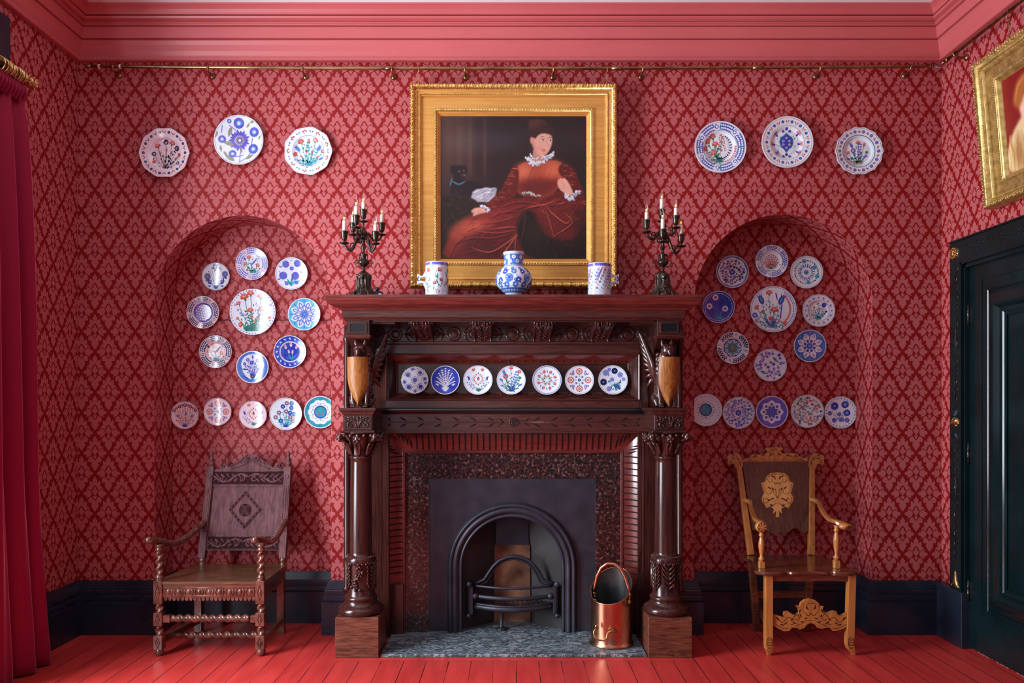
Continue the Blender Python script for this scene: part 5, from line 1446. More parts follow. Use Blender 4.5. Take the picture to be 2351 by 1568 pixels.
def d_navy_daisies(a, r):
    a.disc(0, 0, .965, 'B', 1, 40); bring(a, .85, 50, lambda x, y, t, k: a.disc(x, y, .030, 'W', 2, 6))
    a.disc(0, 0, .80, 'B', 2, 40)
    a.LB = 1
    for x, y in ((-.18, .6), (-.56, .05), (.42, -.1)): ros(a, x, y, .19, 'W', 'B', 12, 4, 'B'); a.disc(x, y, .06, 'R', 7, 8)
    for k in range(9): stem(a, (0, -.7), (-.5+.13*k, .1+.2*sin(k)), 'S', .018, .1*(4-k)/4, 3, 'S', .1, 4)
    for k in range(9): lf(a, 0, -.78, .3, PI/2+(k-4)*.3, 'T', .25, 5)
    for x, y in ((.2, .35), (.45, .4), (-.45, .38), (.5, -.5), (-.35, -.25)): tul(a, x, y, .09, 1.5, 'D', 'R', 5)
def d_big_tulips(a, r):
    a.ring(0, 0, .945, .99, 'S', 1)
    spray(a, (-.05, -.80), [(-.52, .42, 'T', .20, 'B'), (-.18, .70, 'c', .13, 'R'), (.36, .40, 'T', .20, 'B'), (-.70, .08, 'c', .11, 'R'), (.06, -.05, 'c', .16, 'R'), (-.45, -.1, 'b', .06, 'R'), (-.1, -.4, 'b', .08, 'R'), (-.8, -.25, 'r', .1, 'V'), (-.72, -.5, 'c', .09, 'R'), (.5, -.62, 'c', .10, 'R'), (.25, -.5, 'c', .07, 'R')], 'T', .022, 5, 'T', .13)
    for k in range(16): t = -1.0+k*.125; ros(a, .70*cos(t)+.04, .74*sin(t)+.02, .052, 'R', 'W', 6)
    for k in range(16): t = -1.1+k*.135; lf(a, .84*cos(t)+.02, .84*sin(t), .12, t+1.2, 'S', .4)
    for k in range(7): lf(a, .28+.02*k, -.45+.09*k, .2, 1.1+.1*k, 'B', .25, 3)
    for x, y, l, t in ((.1, .75, .4, -1.3), (-.1, -.75, .5, .9), (-.1, -.75, .5, 2.2), (.0, -.8, .5, 1.57)): lf(a, x, y, l, t, 'B', .16, 3)
def d_blue_border(a, r):
    a.ring(0, 0, .95, .965, 'S', 1); a.ring(0, 0, .645, .66, 'B', 1)
    bring(a, .80, 16, lambda x, y, t, k: (lf(a, x*.92-.0, y*.92, .16, t+.5, 'B', .4), lf(a, x*.92, y*.92, .14, t-.6, 'S', .4)) if k % 2 else ros(a, x, y, .055, 'R', 'B', 6))
    spray(a, (-.0, -.55), [(.35, .35, 'q', .12, 'B'), (0, .45, 'b', .05, 'R'), (-.25, .2, 'b', .06, 'R'), (.1, .12, 'b', .05, 'R'), (-.4, .0, 'T', .06, 'S'), (.5, -.05, 'b', .06, 'B'), (.3, -.15, 'T', .06, 'R'), (-.15, -.1, 'T', .06, 'R'), (-.38, -.25, 'b', .05, 'R')], 'T', .018, 5, 'T', .09)
def d_cross_red(a, r):
    cells(a, r, .70, .95, 12, 'D', 'W'); a.disc(0, 0, .66, 'B', 2, 36)
    for k in range(8): t = TAU*k/8; petal(a, .1, .64, .17, t, 'W', 3); petal(a, .14, .5, .09, t, 'T', 4); a.disc(.53*cos(t), .53*sin(t), .05, 'R', 4, 7)
    for k in range(8): t = TAU*k/8+PI/8; a.disc(.42*cos(t), .42*sin(t), .05, 'R', 4, 7); petal(a, .05, .33, .06, t, 'G', 5)
    a.disc(0, 0, .08, 'R', 6, 10)
def d_birds(a, r):
    a.ring(0, 0, .94, .955, 'V', 1); vine(a, r, .85, 0, ['B', 'V', 'B'], 30, .085, 'V', kinds='rrb', used=[(.3, .35, .2), (-.4, -.45, .22)])
    for x, y, t in ((.3, .35, -.9), (-.42, -.45, -.5)):
        a.disc(x, y, .17, 'T', 5, 12, .08, t); lf(a, x, y, .34, t+.2, 'T', .3, 5); a.disc(x-.15*cos(t), y-.15*sin(t), .06, 'T', 5, 8); lf(a, x-.1*cos(t), y-.1*sin(t), .2, t+.6, 'D', .3, 6)
def d_whitestar(a, r):
    a.disc(0, 0, .955, 'S', 1, 40)
    for k in range(8):
        t = TAU*k/8+PI/8; petal(a, .12, .86, .24, t, 'B', 2); petal(a, .16, .83, .20, t, 'W', 3); petal(a, .50, .74, .07, t, 'B', 4); petal(a, .54, .70, .035, t, 'W', 5); petal(a, .2, .42, .06, t, 'B', 4)
    for k in range(8): t = TAU*k/8; petal(a, .1, .5, .07, t, 'B', 5); petal(a, .15, .45, .04, t, 'W', 6); a.disc(.84*cos(t), .84*sin(t), .04, 'C', 3, 6)
    a.disc(0, 0, .15, 'B', 7, 16); a.disc(0, 0, .10, 'C', 8, 12); a.disc(0, 0, .04, 'B', 9, 8)
def d_lotus(a, r):
    a.disc(0, 0, .95, 'V', 1, 40)
    for k in range(44): t = r.random()*TAU; q = r.uniform(.76, .92); a.disc(q*cos(t), q*sin(t), .022, 'S', 2, 5)
    for k in range(8): t = TAU*k/8; petal(a, .28, .74, .22, t, 'W', 3); petal(a, .36, .58, .10, t, 'S', 4); petal(a, .42, .54, .05, t, 'B', 5)
    for k in range(8): t = TAU*k/8+PI/8; petal(a, .08, .40, .11, t, 'B', 6); petal(a, .12, .32, .06, t, 'S', 7)
    a.disc(0, 0, .12, 'S', 8, 14); a.disc(0, 0, .06, 'B', 9, 8)
def d_fourflower(a, r):
    a.ring(0, 0, .94, .955, 'S', 1)
    for x, y, q in ((-.36, .40, .26), (.30, .50, .24), (.42, -.02, .22), (-.66, -.05, .15), (.12, -.45, .14), (.42, -.48, .16), (-.38, -.48, .16), (-.05, -.1, .13)): ros(a, x, y, q, 'B' if q > .2 else 'V', 'C', 10, ring='D' if x < 0 else 'S')
    bring(a, .84, 26, lambda x, y, t, k: lf(a, x, y, .15, t+1.1, 'S' if k % 2 else 'T', .4))
    for k in range(5): stem(a, (0, -.6), (-.5+.25*k, .1), 'S', .03, .1, 3, 'T', .13)
def d_white_navy(a, r):   # white blossom tree on cobalt
    a.disc(0, 0, .95, 'B', 1, 40); a.E = .00018
    for k in range(9):
        t = PI/2+(k-4)*.30; ln = 1.3-.08*abs(k-4); p = (ln*.62*cos(t)*1.15, -.45+ln*.98*sin(t)) ; a.stroke(bez((0, -.5), (p[0]*.3, -.2), p), .028, 'W', 3)
        for j in range(6): u = .32+.13*j; x, y = p[0]*u*(.6+.4*u), -.5+(p[1]+.5)*u; a.disc(x+.035, y+.02, .040, 'W', 4, 6); a.disc(x-.035, y, .036, 'W', 4, 6); a.disc(x+.035, y+.02, .012, 'R', 5, 4)
    for k in range(9): lf(a, 0, -.62, .30, PI*(k)/8*1.0+0, 'W', .22, 4); lf(a, 0, -.62, .22, -PI*(k)/8, 'W', .22, 4)
    for s_ in (-1, 1): a.disc(s_*.55, -.32, .12, 'W', 4, 10, .06, .4*s_); a.disc(s_*.66, -.26, .04, 'R', 5, 6)
def d_tulip_wide(a, r):
    a.ring(0, 0, .945, .96, 'B', 1)
    spray(a, (0, -.80), [(-.48, .5, 't', .17, 'S'), (-.38, .25, 'q', .15, 'R'), (0, .80, 'c', .13, 'R'), (.55, .55, 'c', .14, 'R'), (.62, -.35, 't', .13, 'S'), (-.68, -.0, 't', .12, 'S'), (-.6, -.4, 't', .10, 'S'), (.3, .2, 'h', .22, 'S'), (.6, .15, 'b', .09, 'G')], 'G', .026, 3, 'G', .2)
    for x, y, l, t in ((0, -.8, .6, 1.2), (0, -.8, .6, 2.0), (0, -.8, .4, .6)): lf(a, x, y, l, t, 'B', .16, 3)
def d_dense_red(a, r):
    a.ring(0, 0, .93, .97, 'S', 1); bring(a, .90, 40, lambda x, y, t, k: a.disc(x, y, .026, 'B', 2, 5))
    for k in range(8): t = TAU*k/8+.3; car(a, .58*cos(t), .58*sin(t), .14, t+1.2, 'R'); lf(a, .5*cos(t+.35), .5*sin(t+.35), .22, t+.9, 'S', .3, 3); lf(a, .4*cos(t), .4*sin(t), .18, t+2.2, 'G', .3, 3)
    for k in range(6): t = TAU*k/6; car(a, .26*cos(t), .26*sin(t), .09, t, 'R'); lf(a, .1*cos(t+.5), .1*sin(t+.5), .22, t+.5, 'G', .35)
def d_blueberries(a, r):
    a.ring(0, 0, .94, .955, 'D', 1)
    for x, y, q, c in ((.12, .62, .22, 'D'), (-.48, .48, .22, 'L'), (.5, .35, .2, 'L'), (-.65, -.15, .24, 'D'), (-.28, -.62, .18, 'L'), (-.06, .02, .15, 'L'), (.72, .05, .14, 'L'), (-.25, .72, .13, 'L')): ros(a, x, y, q, c, 'T', 10)
    for k in range(16): lf(a, r.uniform(-.3, .6), r.uniform(-.75, .3), .2, r.random()*TAU, 'T' if k % 3 else 'D', .42, 2)
    for k in range(8): lf(a, .2, -.55, .4, -.2+k*.35, 'G' if k % 2 else 'B', .25, 3)
def d_scroll_blue(a, r):
    a.ring(0, 0, .96, .98, 'V', 1)
    pts = [(0, 0, .17), (.36, .52, .15), (-.5, .36, .15), (-.42, -.52, .16), (.42, -.48, .16), (-.15, .76, .09), (.72, .1, .10), (-.75, -.15, .09), (.05, -.80, .09), (.78, -.2, .07)]
    for x, y, q in pts: a.disc(x, y, q, 'S', 3, 12); ros(a, x, y, q*.9, 'B', 'B', 7, 4); a.stroke([(x+q*1.45*cos(t), y+q*1.45*sin(t)) for t in [r.random()*3+i*.45 for i in range(1)] + [i*.5+x*3 for i in range(11)]][1:], .035, 'B', 2)
    for k in range(26): t = r.random()*TAU; q = r.uniform(.2, .85); a.disc(q*cos(t), q*sin(t), .03, 'B', 2, 5)

YW = 0.0; YN = NDEP
gT, gTR = 'large dishes hung on the wall above the left niche', 'large dishes hung on the wall above the right niche'
gL, gR = 'ring of dishes in the left niche', 'ring of dishes in the right niche'
gLb, gRb = 'row of dishes low in the left niche', 'row of dishes low in the right niche'
gM = 'dishes standing in the overmantel recess'
Dd = [
 (382, 354, 57.5, YW, 'scalloped pinkish dish with a rim of small red tulips, above the left niche', gT, d_bouquet_redrim, dict(scallop=10, rim='P', body='P')),
 (551, 324, 56.5, YW, 'large round white dish with spiky violet blue flowers and olive leaves', gT, d_big_blue, dict(flat=True)),
 (710, 350, 55.5, YW, 'scalloped white dish with turquoise bouquet, hanging left of the gilt framed portrait', gT, d_turq_bouquet, dict(scallop=9, edge='W')),
 (1651, 341, 58.5, YW, 'round white dish with red carnations inside a blue grape border', gTR, d_grape_bouquet, {}),
 (1804, 330, 58.5, YW, 'round white dish with a pointed blue medallion at its centre', gTR, d_medallion, {}),
 (1968, 350, 55, YW, 'scalloped dish with violet rosettes round its rim, nearest the door', gTR, d_violet_spray, dict(scallop=14)),
 (498, 636, 31.5, YN, 'small pale dish with a blue vase, upper left in the left niche', gL, d_vase_dark, dict(flat=True)),
 (581, 607, 37, YN, 'dish with blue cell border and red carnations, topmost in the left niche', gL, d_cells_bouquet('R', 'V', 'V'), dict(rim='P')),
 (671, 629, 37, YN, 'white dish with big violet blue roses, upper right in the left niche', gL, d_blue_roses, dict(flat=True)),
 (469, 718, 37, YN, 'violet dish covered in white dots, leftmost in the left niche', gL, d_dots, dict(rim='P')),
 (583, 717, 52.5, YN, 'largest dish of the left niche, white with red carnations on green stems', gL, d_big_carnations('V'), dict(flat=True)),
 (700, 722, 37, YN, 'aqua dish with a blue and white star flower', gL, d_star('C', 'S', 8, 'V'), dict(flat=True)),
 (498, 808, 37, YN, 'pinkish dish with red flowers and dark blue cell border, lower left in the left niche', gL, d_cells_bouquet('R', 'D', 'D'), dict(rim='P', body='P')),
 (582, 843, 37, YN, 'blue dish with a bouquet in a white cloud shape, bottom of the left niche ring', gL, d_cloud_bouquet, dict(flat=True)),
 (668, 808, 37, YN, 'cobalt dish with pink tulips inside a flowered blue rim', gL, d_blue_tulips, dict()),
 (427, 953, 31.5, YN, 'small white dish with fanned thin stems, leftmost of the low row in the left niche', gLb, d_fanlines, dict(flat=True, body='P')),
 (502, 945, 31.5, YN, 'small white dish with four brown red flower heads in a cross, in the left niche', gLb, d_cross, dict(flat=True, body='P')),
 (583, 952, 31.5, YN, 'small white dish with an almond shape of red dots, middle of the left low row', gLb, d_mandorla, dict(flat=True, body='P')),
 (658, 950, 37, YN, 'white dish with a bush of purple grey flowers, in the left low row', gLb, d_purple_bush, dict(flat=True)),
 (737, 946, 37, YN, 'turquoise rimmed dish partly hidden behind the edge of the left niche', gLb, d_turq_ring('T', 'R'), dict(flat=True)),
 (1679.5, 625, 37, YN, 'white dish with small blue flowers inside a scalloped aqua band, right niche', gR, d_vinefill(['B', 'D'], 'D', 60, .075, 'B', 'D', 'rbb', band='S'), dict(flat=True)),
 (1769, 601, 37, YN, 'dish with a red flowered tree, topmost in the right niche', gR, d_tree, dict()),
 (1849.5, 626, 37, YN, 'pale dish with turquoise leaves whirling round a green centre', gR, d_aqua, dict(flat=True)),
 (1648, 705.5, 36.5, YN, 'dark blue dish with white ringed daisies, beside the mantel shelf', gR, d_navy_daisies, dict(flat=True)),
 (1773, 711, 52.5, YN, 'largest dish of the right niche, with blue tulips and a curve of red blossoms', gR, d_big_tulips, dict(flat=True)),
 (1876.7, 714, 37, YN, 'pale dish with a thin bouquet and blue leaf rim, rightmost in the right niche', gR, d_blue_border, dict()),
 (1680.6, 799, 36.5, YN, 'dish with a turquoise and red star inside a dark border', gR, d_cross_red, dict()),
 (1857, 794.6, 37, YN, 'blue dish with an eight pointed white star flower, lower right in the right niche', gR, d_whitestar, dict(flat=True)),
 (1766.5, 838.6, 37, YN, 'white dish with two green birds among small blue flowers', gR, d_birds, dict(flat=True)),
 (1619, 941, 37, YN, 'dish with a turquoise centre partly hidden by the right niche edge', gRb, d_turq_ring('W', 'R', 'T'), dict(flat=True)),
 (1694, 947.7, 36.5, YN, 'white dish covered in fine pale blue flowers, second of the right low row', gRb, d_vinefill(['S', 'B', 'L'], 'S', 70, .068, 'B', 'B', 'rbb'), dict(flat=True)),
 (1770, 945.7, 36.5, YN, 'violet blue dish with a white eight petalled lotus, middle of the right low row', gRb, d_lotus, dict(flat=True)),
 (1851, 944, 37.5, YN, 'white dish with green and red scattered flowers inside a ring, in the right low row', gRb, d_vinefill(['R', 'G', 'B', 'R'], 'G', 66, .07, None, 'G', 'crb'), dict(flat=True)),
 (1927, 947, 36.5, YN, 'white dish with large cobalt blossoms, rightmost of the right low row', gRb, d_fourflower, dict(flat=True)),
]
for i, (px, py, r_, Y, lab, g, fn, kw) in enumerate(Dd):
    dish(px, py, r_, Y - .006, lab, g, fn, seed=i, **kw)
Dm = [(952.8, 871.5, 32, 'small white dish with blue scroll flowers, leftmost in the overmantel recess', d_scroll_blue, dict(flat=True, scallop=24)),
 (1022.7, 871.5, 33, 'cobalt dish with a white blossoming tree, second from the left in the overmantel recess', d_white_navy, dict(flat=True)),
 (1097.4, 871.5, 33.5, 'white dish with an almond shape of red flowers, in the overmantel recess', d_mandorla, dict(flat=True)),
 (1173.5, 871.5, 33, 'white dish with blue tulips and green leaves, in the middle of the overmantel recess', d_tulip_wide, dict(flat=True)),
 (1255.7, 871.5, 33.5, 'white dish with red carnations and a dotted blue rim, in the overmantel recess', d_dense_red, dict(flat=True)),
 (1330, 871.5, 33, 'white dish with four red flower heads in a cross, in the overmantel recess', d_cross, dict(flat=True)),
 (1407, 871.2, 33.5, 'white dish with navy and lilac blossoms, rightmost in the overmantel recess', d_blueberries, dict(flat=True))]
for i, (px, py, r_, lab, fn, kw) in enumerate(Dm):
    dish(px, py+1, r_, -.070, lab, gM, fn, seed=50+i, tilt=.10, **kw)
# ================================================================== picture rail
rail = thing('picture_rail', 'long brass picture rail running under the cornice and round the corner', 'picture rail', (0, -.07, 3.66))
YR = -.075
def rz(px): t = (px-1176)/980; return zz(157 - 5*t*t, YR)
T_ = M['tarnish']
a = MB(); n = 24
a.tube([(xx(p, YR), YR, rz(p)) for p in [205 + (2125-205)*i/n for i in range(n+1)]], .0105, T_, 12)
for p in (893, 1416, 1740): a.tube([(xx(p-12, YR), YR, rz(p)), (xx(p+12, YR), YR, rz(p))], .0128, T_, 12)
a.build('rod', rail)
a = MB(); a.tube([(xx(p, YR), YR, rz(p)) for p in (197, 200, 204, 210)], [.008, .017, .015, .010], T_, 14); a.build('end_cap', rail)
for p in (228, 276):
    a = MB(); a.tube([(xx(p-2, YR), YR, rz(p)), (xx(p+2, YR), YR, rz(p))], .0135, M['candle'], 14); a.build('white_collar', rail)
def bracket(x, y, z, nx, ny):
    a = MB()      # rose on the wall, arm, hook round the rod
    if ny: a.lathe((x, 0, z-.028), [(.020, 0), (.020, -.006), (.014, -.012), (.009, -.016)], T_, 14, 'Y')
    else: a.lathe((XR, y, z-.028), [(.020, 0), (.020, -.006), (.014, -.012), (.009, -.016)], T_, 14, 'X')
    bx_, by_ = (x, y) ; w0 = Vector((x, 0, z-.028)) if ny else Vector((XR, y, z-.028))
    c = Vector((x, y, z))
    d = (Vector((x, y, z-.028)) - w0).normalized()
    a.tube([w0, c - Vector((0, 0, .028)) - d*.02, c - Vector((0, 0, .022)), c - Vector((0, 0, .006)) + d*.015, c + Vector((0, 0, .013)) + d*.004], [.009, .007, .007, .006, .005], T_, 8)
    a.build('bracket', rail)
for p in (261, 478, 695, 900, 1068, 1271, 1476, 1883, 2090): bracket(xx(p, YR), YR, rz(p), 0, 1)
a = MB(); ex = xx(2143, YR); XRR = XR-.072
for o in (0, .014): a.tube([(ex-.03+o, YR, rz(2130)), (ex-.022+o, YR, rz(2130))], .017, T_, 12)
a.tube([(ex-.01, YR, rz(2140)), (ex+.05, YR, 3.672), (XRR-.01, YR-.04, 3.674), (XRR, YR-.09, 3.675)], .004, M['candle'] if False else flatmat('steel_cable', (.5, .5, .52), .3, 1.), 8)
a.build('corner_cable', rail)
a = MB(); a.tube([(XRR, YR-.09+.0, 3.675), (XRR, YR-.11, 3.675), (XRR, YR-.13, 3.675)], [.013, .016, .013], T_, 12)
a.tube([(XRR, YR-.12, 3.675), (XRR, -6.5, 3.672)], .0105, T_, 12); a.build('rod', rail, label='length of rod along the right wall')
bracket(XRR, -.28, 3.675, 1, 0)
a = MB(); a.tube([(xx(288, YR), YR, rz(288)-.008), (xx(288, YR)+.002, YR, rz(288)-.05), (xx(287, YR), YR-.003, rz(288)-.075)], [.003, .004, .003], M['velvet'], 6)
a.build('red_tape', rail)

# ================================================================== pictures
def lin(c):
    c = np.asarray(c, dtype=float)/255.; return np.where(c <= .04045, c/12.92, ((c+.055)/1.055)**2.4)
class Canvas:
    def __init__(s, x0, x1, y0, y1, W, H, bg):
        s.x, s.y = np.meshgrid(np.linspace(x0, x1, W), np.linspace(y0, y1, H)); s.a = np.zeros((H, W, 3)); s.a[:] = bg; s.px = (x1-x0)/W
        s.r = np.random.RandomState(3)
    def noise(s, f, o=0):
        q = np.zeros_like(s.x)
        for k in range(1, 4):
            p = s.r.rand(6)*6.28; q += (np.sin(s.x*f*k+p[0]+2*np.sin(s.y*f*k*.7+p[1]))*np.cos(s.y*f*k*1.1+p[2]+1.6*np.sin(s.x*f*k*.6+p[3])))/k
        return q/1.8
    def blur(s, m, sig):
        k = int(max(1, round(sig/s.px)))
        for _ in range(3):
            for ax in (0, 1):
                p = np.pad(m, [(k, k) if i == ax else (0, 0) for i in (0, 1)], mode='edge'); c = np.cumsum(p, axis=ax)
                c = np.concatenate([np.zeros_like(np.take(c, [0], axis=ax)), c], axis=ax); L = m.shape[ax]; w_ = 2*k+1
                m = (np.take(c, range(w_, w_+L), axis=ax)-np.take(c, range(0, L), axis=ax))/w_
        return m
    def mask(s, pts):
        m = np.zeros(s.x.shape, bool); n = len(pts)
        for i in range(n):
            (x0, y0), (x1, y1) = pts[i], pts[(i+1) % n]
            if y0 == y1: continue
            c = ((s.y >= min(y0, y1)) & (s.y < max(y0, y1))); xi = x0+(s.y-y0)*(x1-x0)/(y1-y0); m ^= c & (s.x < xi)
        return m.astype(float)
    def put(s, m, c): s.a = s.a*(1-m[..., None]) + np.asarray(c, float)*m[..., None]
    def fill(s, pts, c, soft=2, al=1.): s.put(s.blur(s.mask(smoothp(pts)), soft)*al, c)
    def blob(s, x, y, rx, ry, c, soft=.4, al=1., an=0.):
        dx, dy = s.x-x, s.y-y; u = dx*cos(an)+dy*sin(an); v = -dx*sin(an)+dy*cos(an); d = np.sqrt((u/rx)**2+(v/ry)**2)
        s.put(np.clip((1-d)/soft+.5, 0, 1)*al, c)
    def line(s, pts, w, c, al=1., soft=1.5):
        d = np.full(s.x.shape, 1e9)
        for i in range(len(pts)-1):
            (x0, y0), (x1, y1) = pts[i], pts[i+1]; L = (x1-x0)**2+(y1-y0)**2 or 1
            t = np.clip(((s.x-x0)*(x1-x0)+(s.y-y0)*(y1-y0))/L, 0, 1); ww = w*(1-.75*abs((i+t)/(len(pts)-1)*2-1)**2)
            d = np.minimum(d, np.hypot(s.x-x0-t*(x1-x0), s.y-y0-t*(y1-y0))-ww/2)
        s.put(np.clip(.5-d/soft/1.6, 0, 1)*al, c)
    def object(s, name, parent, fm, mat, gain=1.0):
        H, W = s.x.shape; v = [fm(i/(W-1), 1-j/(H-1)) for j in range(H) for i in range(W)]; o0 = np.array(wloc(parent))
        me = bpy.data.meshes.new(name); idx = np.arange(H*W).reshape(H, W)
        f = np.stack([idx[:-1, :-1], idx[1:, :-1], idx[1:, 1:], idx[:-1, 1:]], -1).reshape(-1, 4)
        me.from_pydata((np.array(v)-o0).tolist(), [], f.tolist()); me.materials.append(mat)
        at = me.color_attributes.new('Col', 'FLOAT_COLOR', 'POINT'); col = np.ones((H*W, 4)); col[:, :3] = lin(np.clip(s.a, 0, 255)).reshape(-1, 3)*gain
        at.data.foreach_set('color', col.ravel()); me.update()
        o = bpy.data.objects.new(name, me); COL.objects.link(o); o.parent = parent; return o
def smoothp(pts, it=2):
    for _ in range(it):
        q = []
        for i in range(len(pts)):
            (x0, y0), (x1, y1) = pts[i], pts[(i+1) % len(pts)]; q += [(x0*.75+x1*.25, y0*.75+y1*.25), (x0*.25+x1*.75, y0*.25+y1*.75)]
        pts = q
    return pts
def smoothl(pts):
    q = []
    for i in range(len(pts)-1):
        p0, p1, p2, p3 = pts[max(i-1, 0)], pts[i], pts[i+1], pts[min(i+2, len(pts)-1)]
        for t in (0, .25, .5, .75): q.append(tuple(.5*(2*b+(c-a)*t+(2*a-5*b+4*c-d)*t*t+(3*b-a-3*c+d)*t**3) for a, b, c, d in zip(p0, p1, p2, p3)))
    return q + [pts[-1]]
C = Canvas(618, 1540, 385, 1278, 400, 388, (46, 26, 26))
# a seated woman in a rust red dress beside a small dark dog
C.put(np.clip((950-C.x)/200, 0, 1)*np.clip((900-C.y)/400+.35, 0, 1)*.75, (94, 66, 56))
for x, w_, c in ((650, 30, (70, 50, 40)), (712, 10, (60, 42, 34)), (745, 26, (86, 66, 52)), (810, 22, (104, 78, 62)), (862, 40, (48, 28, 28)), (902, 16, (112, 76, 58))): C.put(C.blur((abs(C.x-x) < w_/2).astype(float), 4)*.55*np.clip((860-C.y)/200, 0, 1), c)
C.blob(790, 560, 190, 60, (112, 98, 96), 1.4, .35); C.blob(1010, 540, 150, 70, (62, 56, 70), 1.5, .5); C.blob(1450, 560, 120, 60, (58, 50, 56), 1.5, .35); C.blob(1180, 420, 330, 60, (36, 18, 17), 1.4, .6)
C.fill([(600, 880), (700, 895), (900, 905), (960, 960), (860, 1060), (760, 1290), (600, 1290)], (44, 29, 20), 3)
for _ in range(130): x, y = 620+C.r.rand()*290, 900+C.r.rand()*250; C.blob(x, y, 6+C.r.rand()*7, 5+C.r.rand()*6, [(78, 52, 30), (92, 44, 32), (30, 30, 24), (60, 50, 30)][C.r.randint(4)], .8, .4)
C.put(C.mask([(900, 905), (960, 960), (860, 1060), (760, 1290), (960, 1290)])*0, (0, 0, 0))
D0 = (40, 21, 27)
C.fill([(690, 890), (690, 830), (715, 780), (700, 750), (690, 720), (708, 700), (745, 704), (780, 702), (792, 728), (786, 768), (760, 792), (790, 800), (850, 800), (905, 842), (860, 890)], D0, 2)
C.fill([(688, 712), (700, 700), (714, 712), (706, 748), (692, 748)], (28, 14, 19), 1.5); C.blob(768, 762, 17, 12, (74, 50, 50), .6, .8); C.blob(742, 741, 5, 4, (150, 130, 120), .8); C.blob(772, 736, 4, 4, (150, 130, 120), .8); C.blob(775, 764, 5, 3, (170, 90, 90), .7)
C.line(smoothl([(700, 800), (740, 820), (782, 800)]), 10, (70, 130, 140)); C.line([(700, 780), (685, 830)], 12, (56, 112, 124)); C.blob(740, 858, 26, 34, (58, 36, 42), 1, .5)
WC = (196, 196, 204)
C.fill([(812, 905), (826, 868), (850, 846), (880, 850), (905, 836), (940, 844), (980, 838), (970, 880), (950, 905), (930, 938), (895, 925), (860, 935), (840, 915)], (168, 166, 178), 3)
for _ in range(46): x, y = 835+C.r.rand()*125, 850+C.r.rand()*70; C.blob(x, y, 16, 7, [WC, (222, 222, 228), (140, 138, 152)][C.r.randint(3)], 1., .6, C.r.rand()*1.6-1.2)
for p in ([(830, 900), (880, 870), (960, 850)], [(850, 915), (900, 880), (950, 880)], [(840, 878), (880, 858), (920, 852)]): C.line(smoothl(p), 7, (148, 146, 158), .7, 3); C.line([(x+4, y-9) for x, y in p], 5, (226, 226, 230), .7, 3)
# skirt
SK = (104, 30, 28); HI = (196, 102, 76); MD = (142, 50, 40); DKS = (58, 17, 19)
C.fill([(628, 1290), (660, 1180), (720, 1085), (800, 1022), (900, 1010), (960, 950), (1080, 900), (1280, 900), (1370, 850), (1480, 890), (1532, 950), (1525, 1080), (1440, 1170), (1300, 1290)], SK, 3)
C.blob(830, 1070, 120, 46, HI, 1.3, .95, -.35); C.blob(745, 1130, 80, 44, (168, 76, 56), 1.4, .8, -.9); C.blob(690, 1230, 60, 30, MD, 1.4, .7, -1.2)
C.fill([(800, 1120), (980, 1120), (1110, 1150), (1130, 1290), (780, 1290)], (84, 24, 24), 16, .85); C.blob(960, 1000, 130, 40, (124, 36, 34), 1.3, .8, -.3)
folds = [([(700, 1190), (820, 1150), (960, 1150), (1090, 1110)], 9, MD), ([(820, 1210), (930, 1240), (1040, 1180), (1110, 1120)], 8, HI), ([(860, 1110), (980, 1120), (1100, 1100)], 7, (170, 76, 60)), ([(1000, 1270), (1060, 1190), (1100, 1130)], 9, HI), ([(930, 1100), (1040, 1085), (1110, 1085)], 6, HI),
 ([(1090, 1260), (1090, 1180), (1106, 1120)], 8, (178, 84, 66)), ([(1110, 1270), (1150, 1200), (1120, 1130)], 7, HI), ([(760, 1250), (850, 1230), (900, 1250)], 6, MD), ([(870, 1060), (980, 1050), (1090, 1020)], 6, (150, 60, 50)), ([(920, 1030), (1010, 990), (1100, 985)], 6, (150, 56, 50)),
 ([(1000, 960), (1080, 930), (1180, 930), (1280, 950)], 6, (150, 56, 48)), ([(1040, 990), (1140, 955), (1260, 960)], 6, (140, 50, 44)), ([(1150, 970), (1230, 950), (1290, 940), (1350, 905)], 8, HI), ([(1290, 950), (1360, 940), (1400, 930)], 7, HI), ([(1280, 955), (1330, 1010), (1400, 1060), (1430, 1040)], 8, HI), ([(1270, 965), (1300, 1040), (1330, 1150)], 7, (178, 84, 66)),
 ([(1400, 1000), (1440, 1060), (1330, 1140)], 7, HI), ([(1230, 970), (1270, 1000), (1250, 960)], 5, HI), ([(1440, 960), (1500, 1000), (1480, 1080)], 6, MD), ([(1380, 890), (1340, 930), (1290, 940)], 6, MD), ([(1480, 930), (1510, 960), (1500, 1040)], 8, (128, 44, 38)), ([(1150, 1180), (1180, 1220), (1150, 1250)], 6, (160, 70, 54)), ([(680, 1270), (720, 1190), (790, 1130)], 6, (150, 60, 46))]
for p, w_, c in folds:
    q = smoothl(p); C.line([(x+5, y+8) for x, y in q], w_*1.5, DKS, .6, 5); C.line(q, w_, c, .8, 3)
C.fill([(1095, 1075), (1120, 1010), (1170, 975), (1215, 1000), (1225, 1060), (1290, 1150), (1420, 1180), (1545, 1140), (1545, 1290), (1160, 1290), (1115, 1180)], (33, 19, 15), 6)
C.blob(1210, 1110, 60, 70, (60, 38, 22), 1.2, .55); C.blob(1420, 1200, 90, 40, (52, 30, 20), 1.3, .6); C.line(smoothl([(1100, 1100), (1120, 1040), (1150, 1010), (1140, 1090), (1120, 1200)]), 12, (74, 42, 22), .8, 3)
for _ in range(60): x, y = 1150+C.r.rand()*330, 1080+C.r.rand()*190; C.blob(x, y, 5, 10, [(66, 44, 26), (24, 13, 11), (86, 60, 36)][C.r.randint(3)], 1, .35)
C.blob(1500, 1060, 50, 120, (44, 20, 18), 1.2, .55)
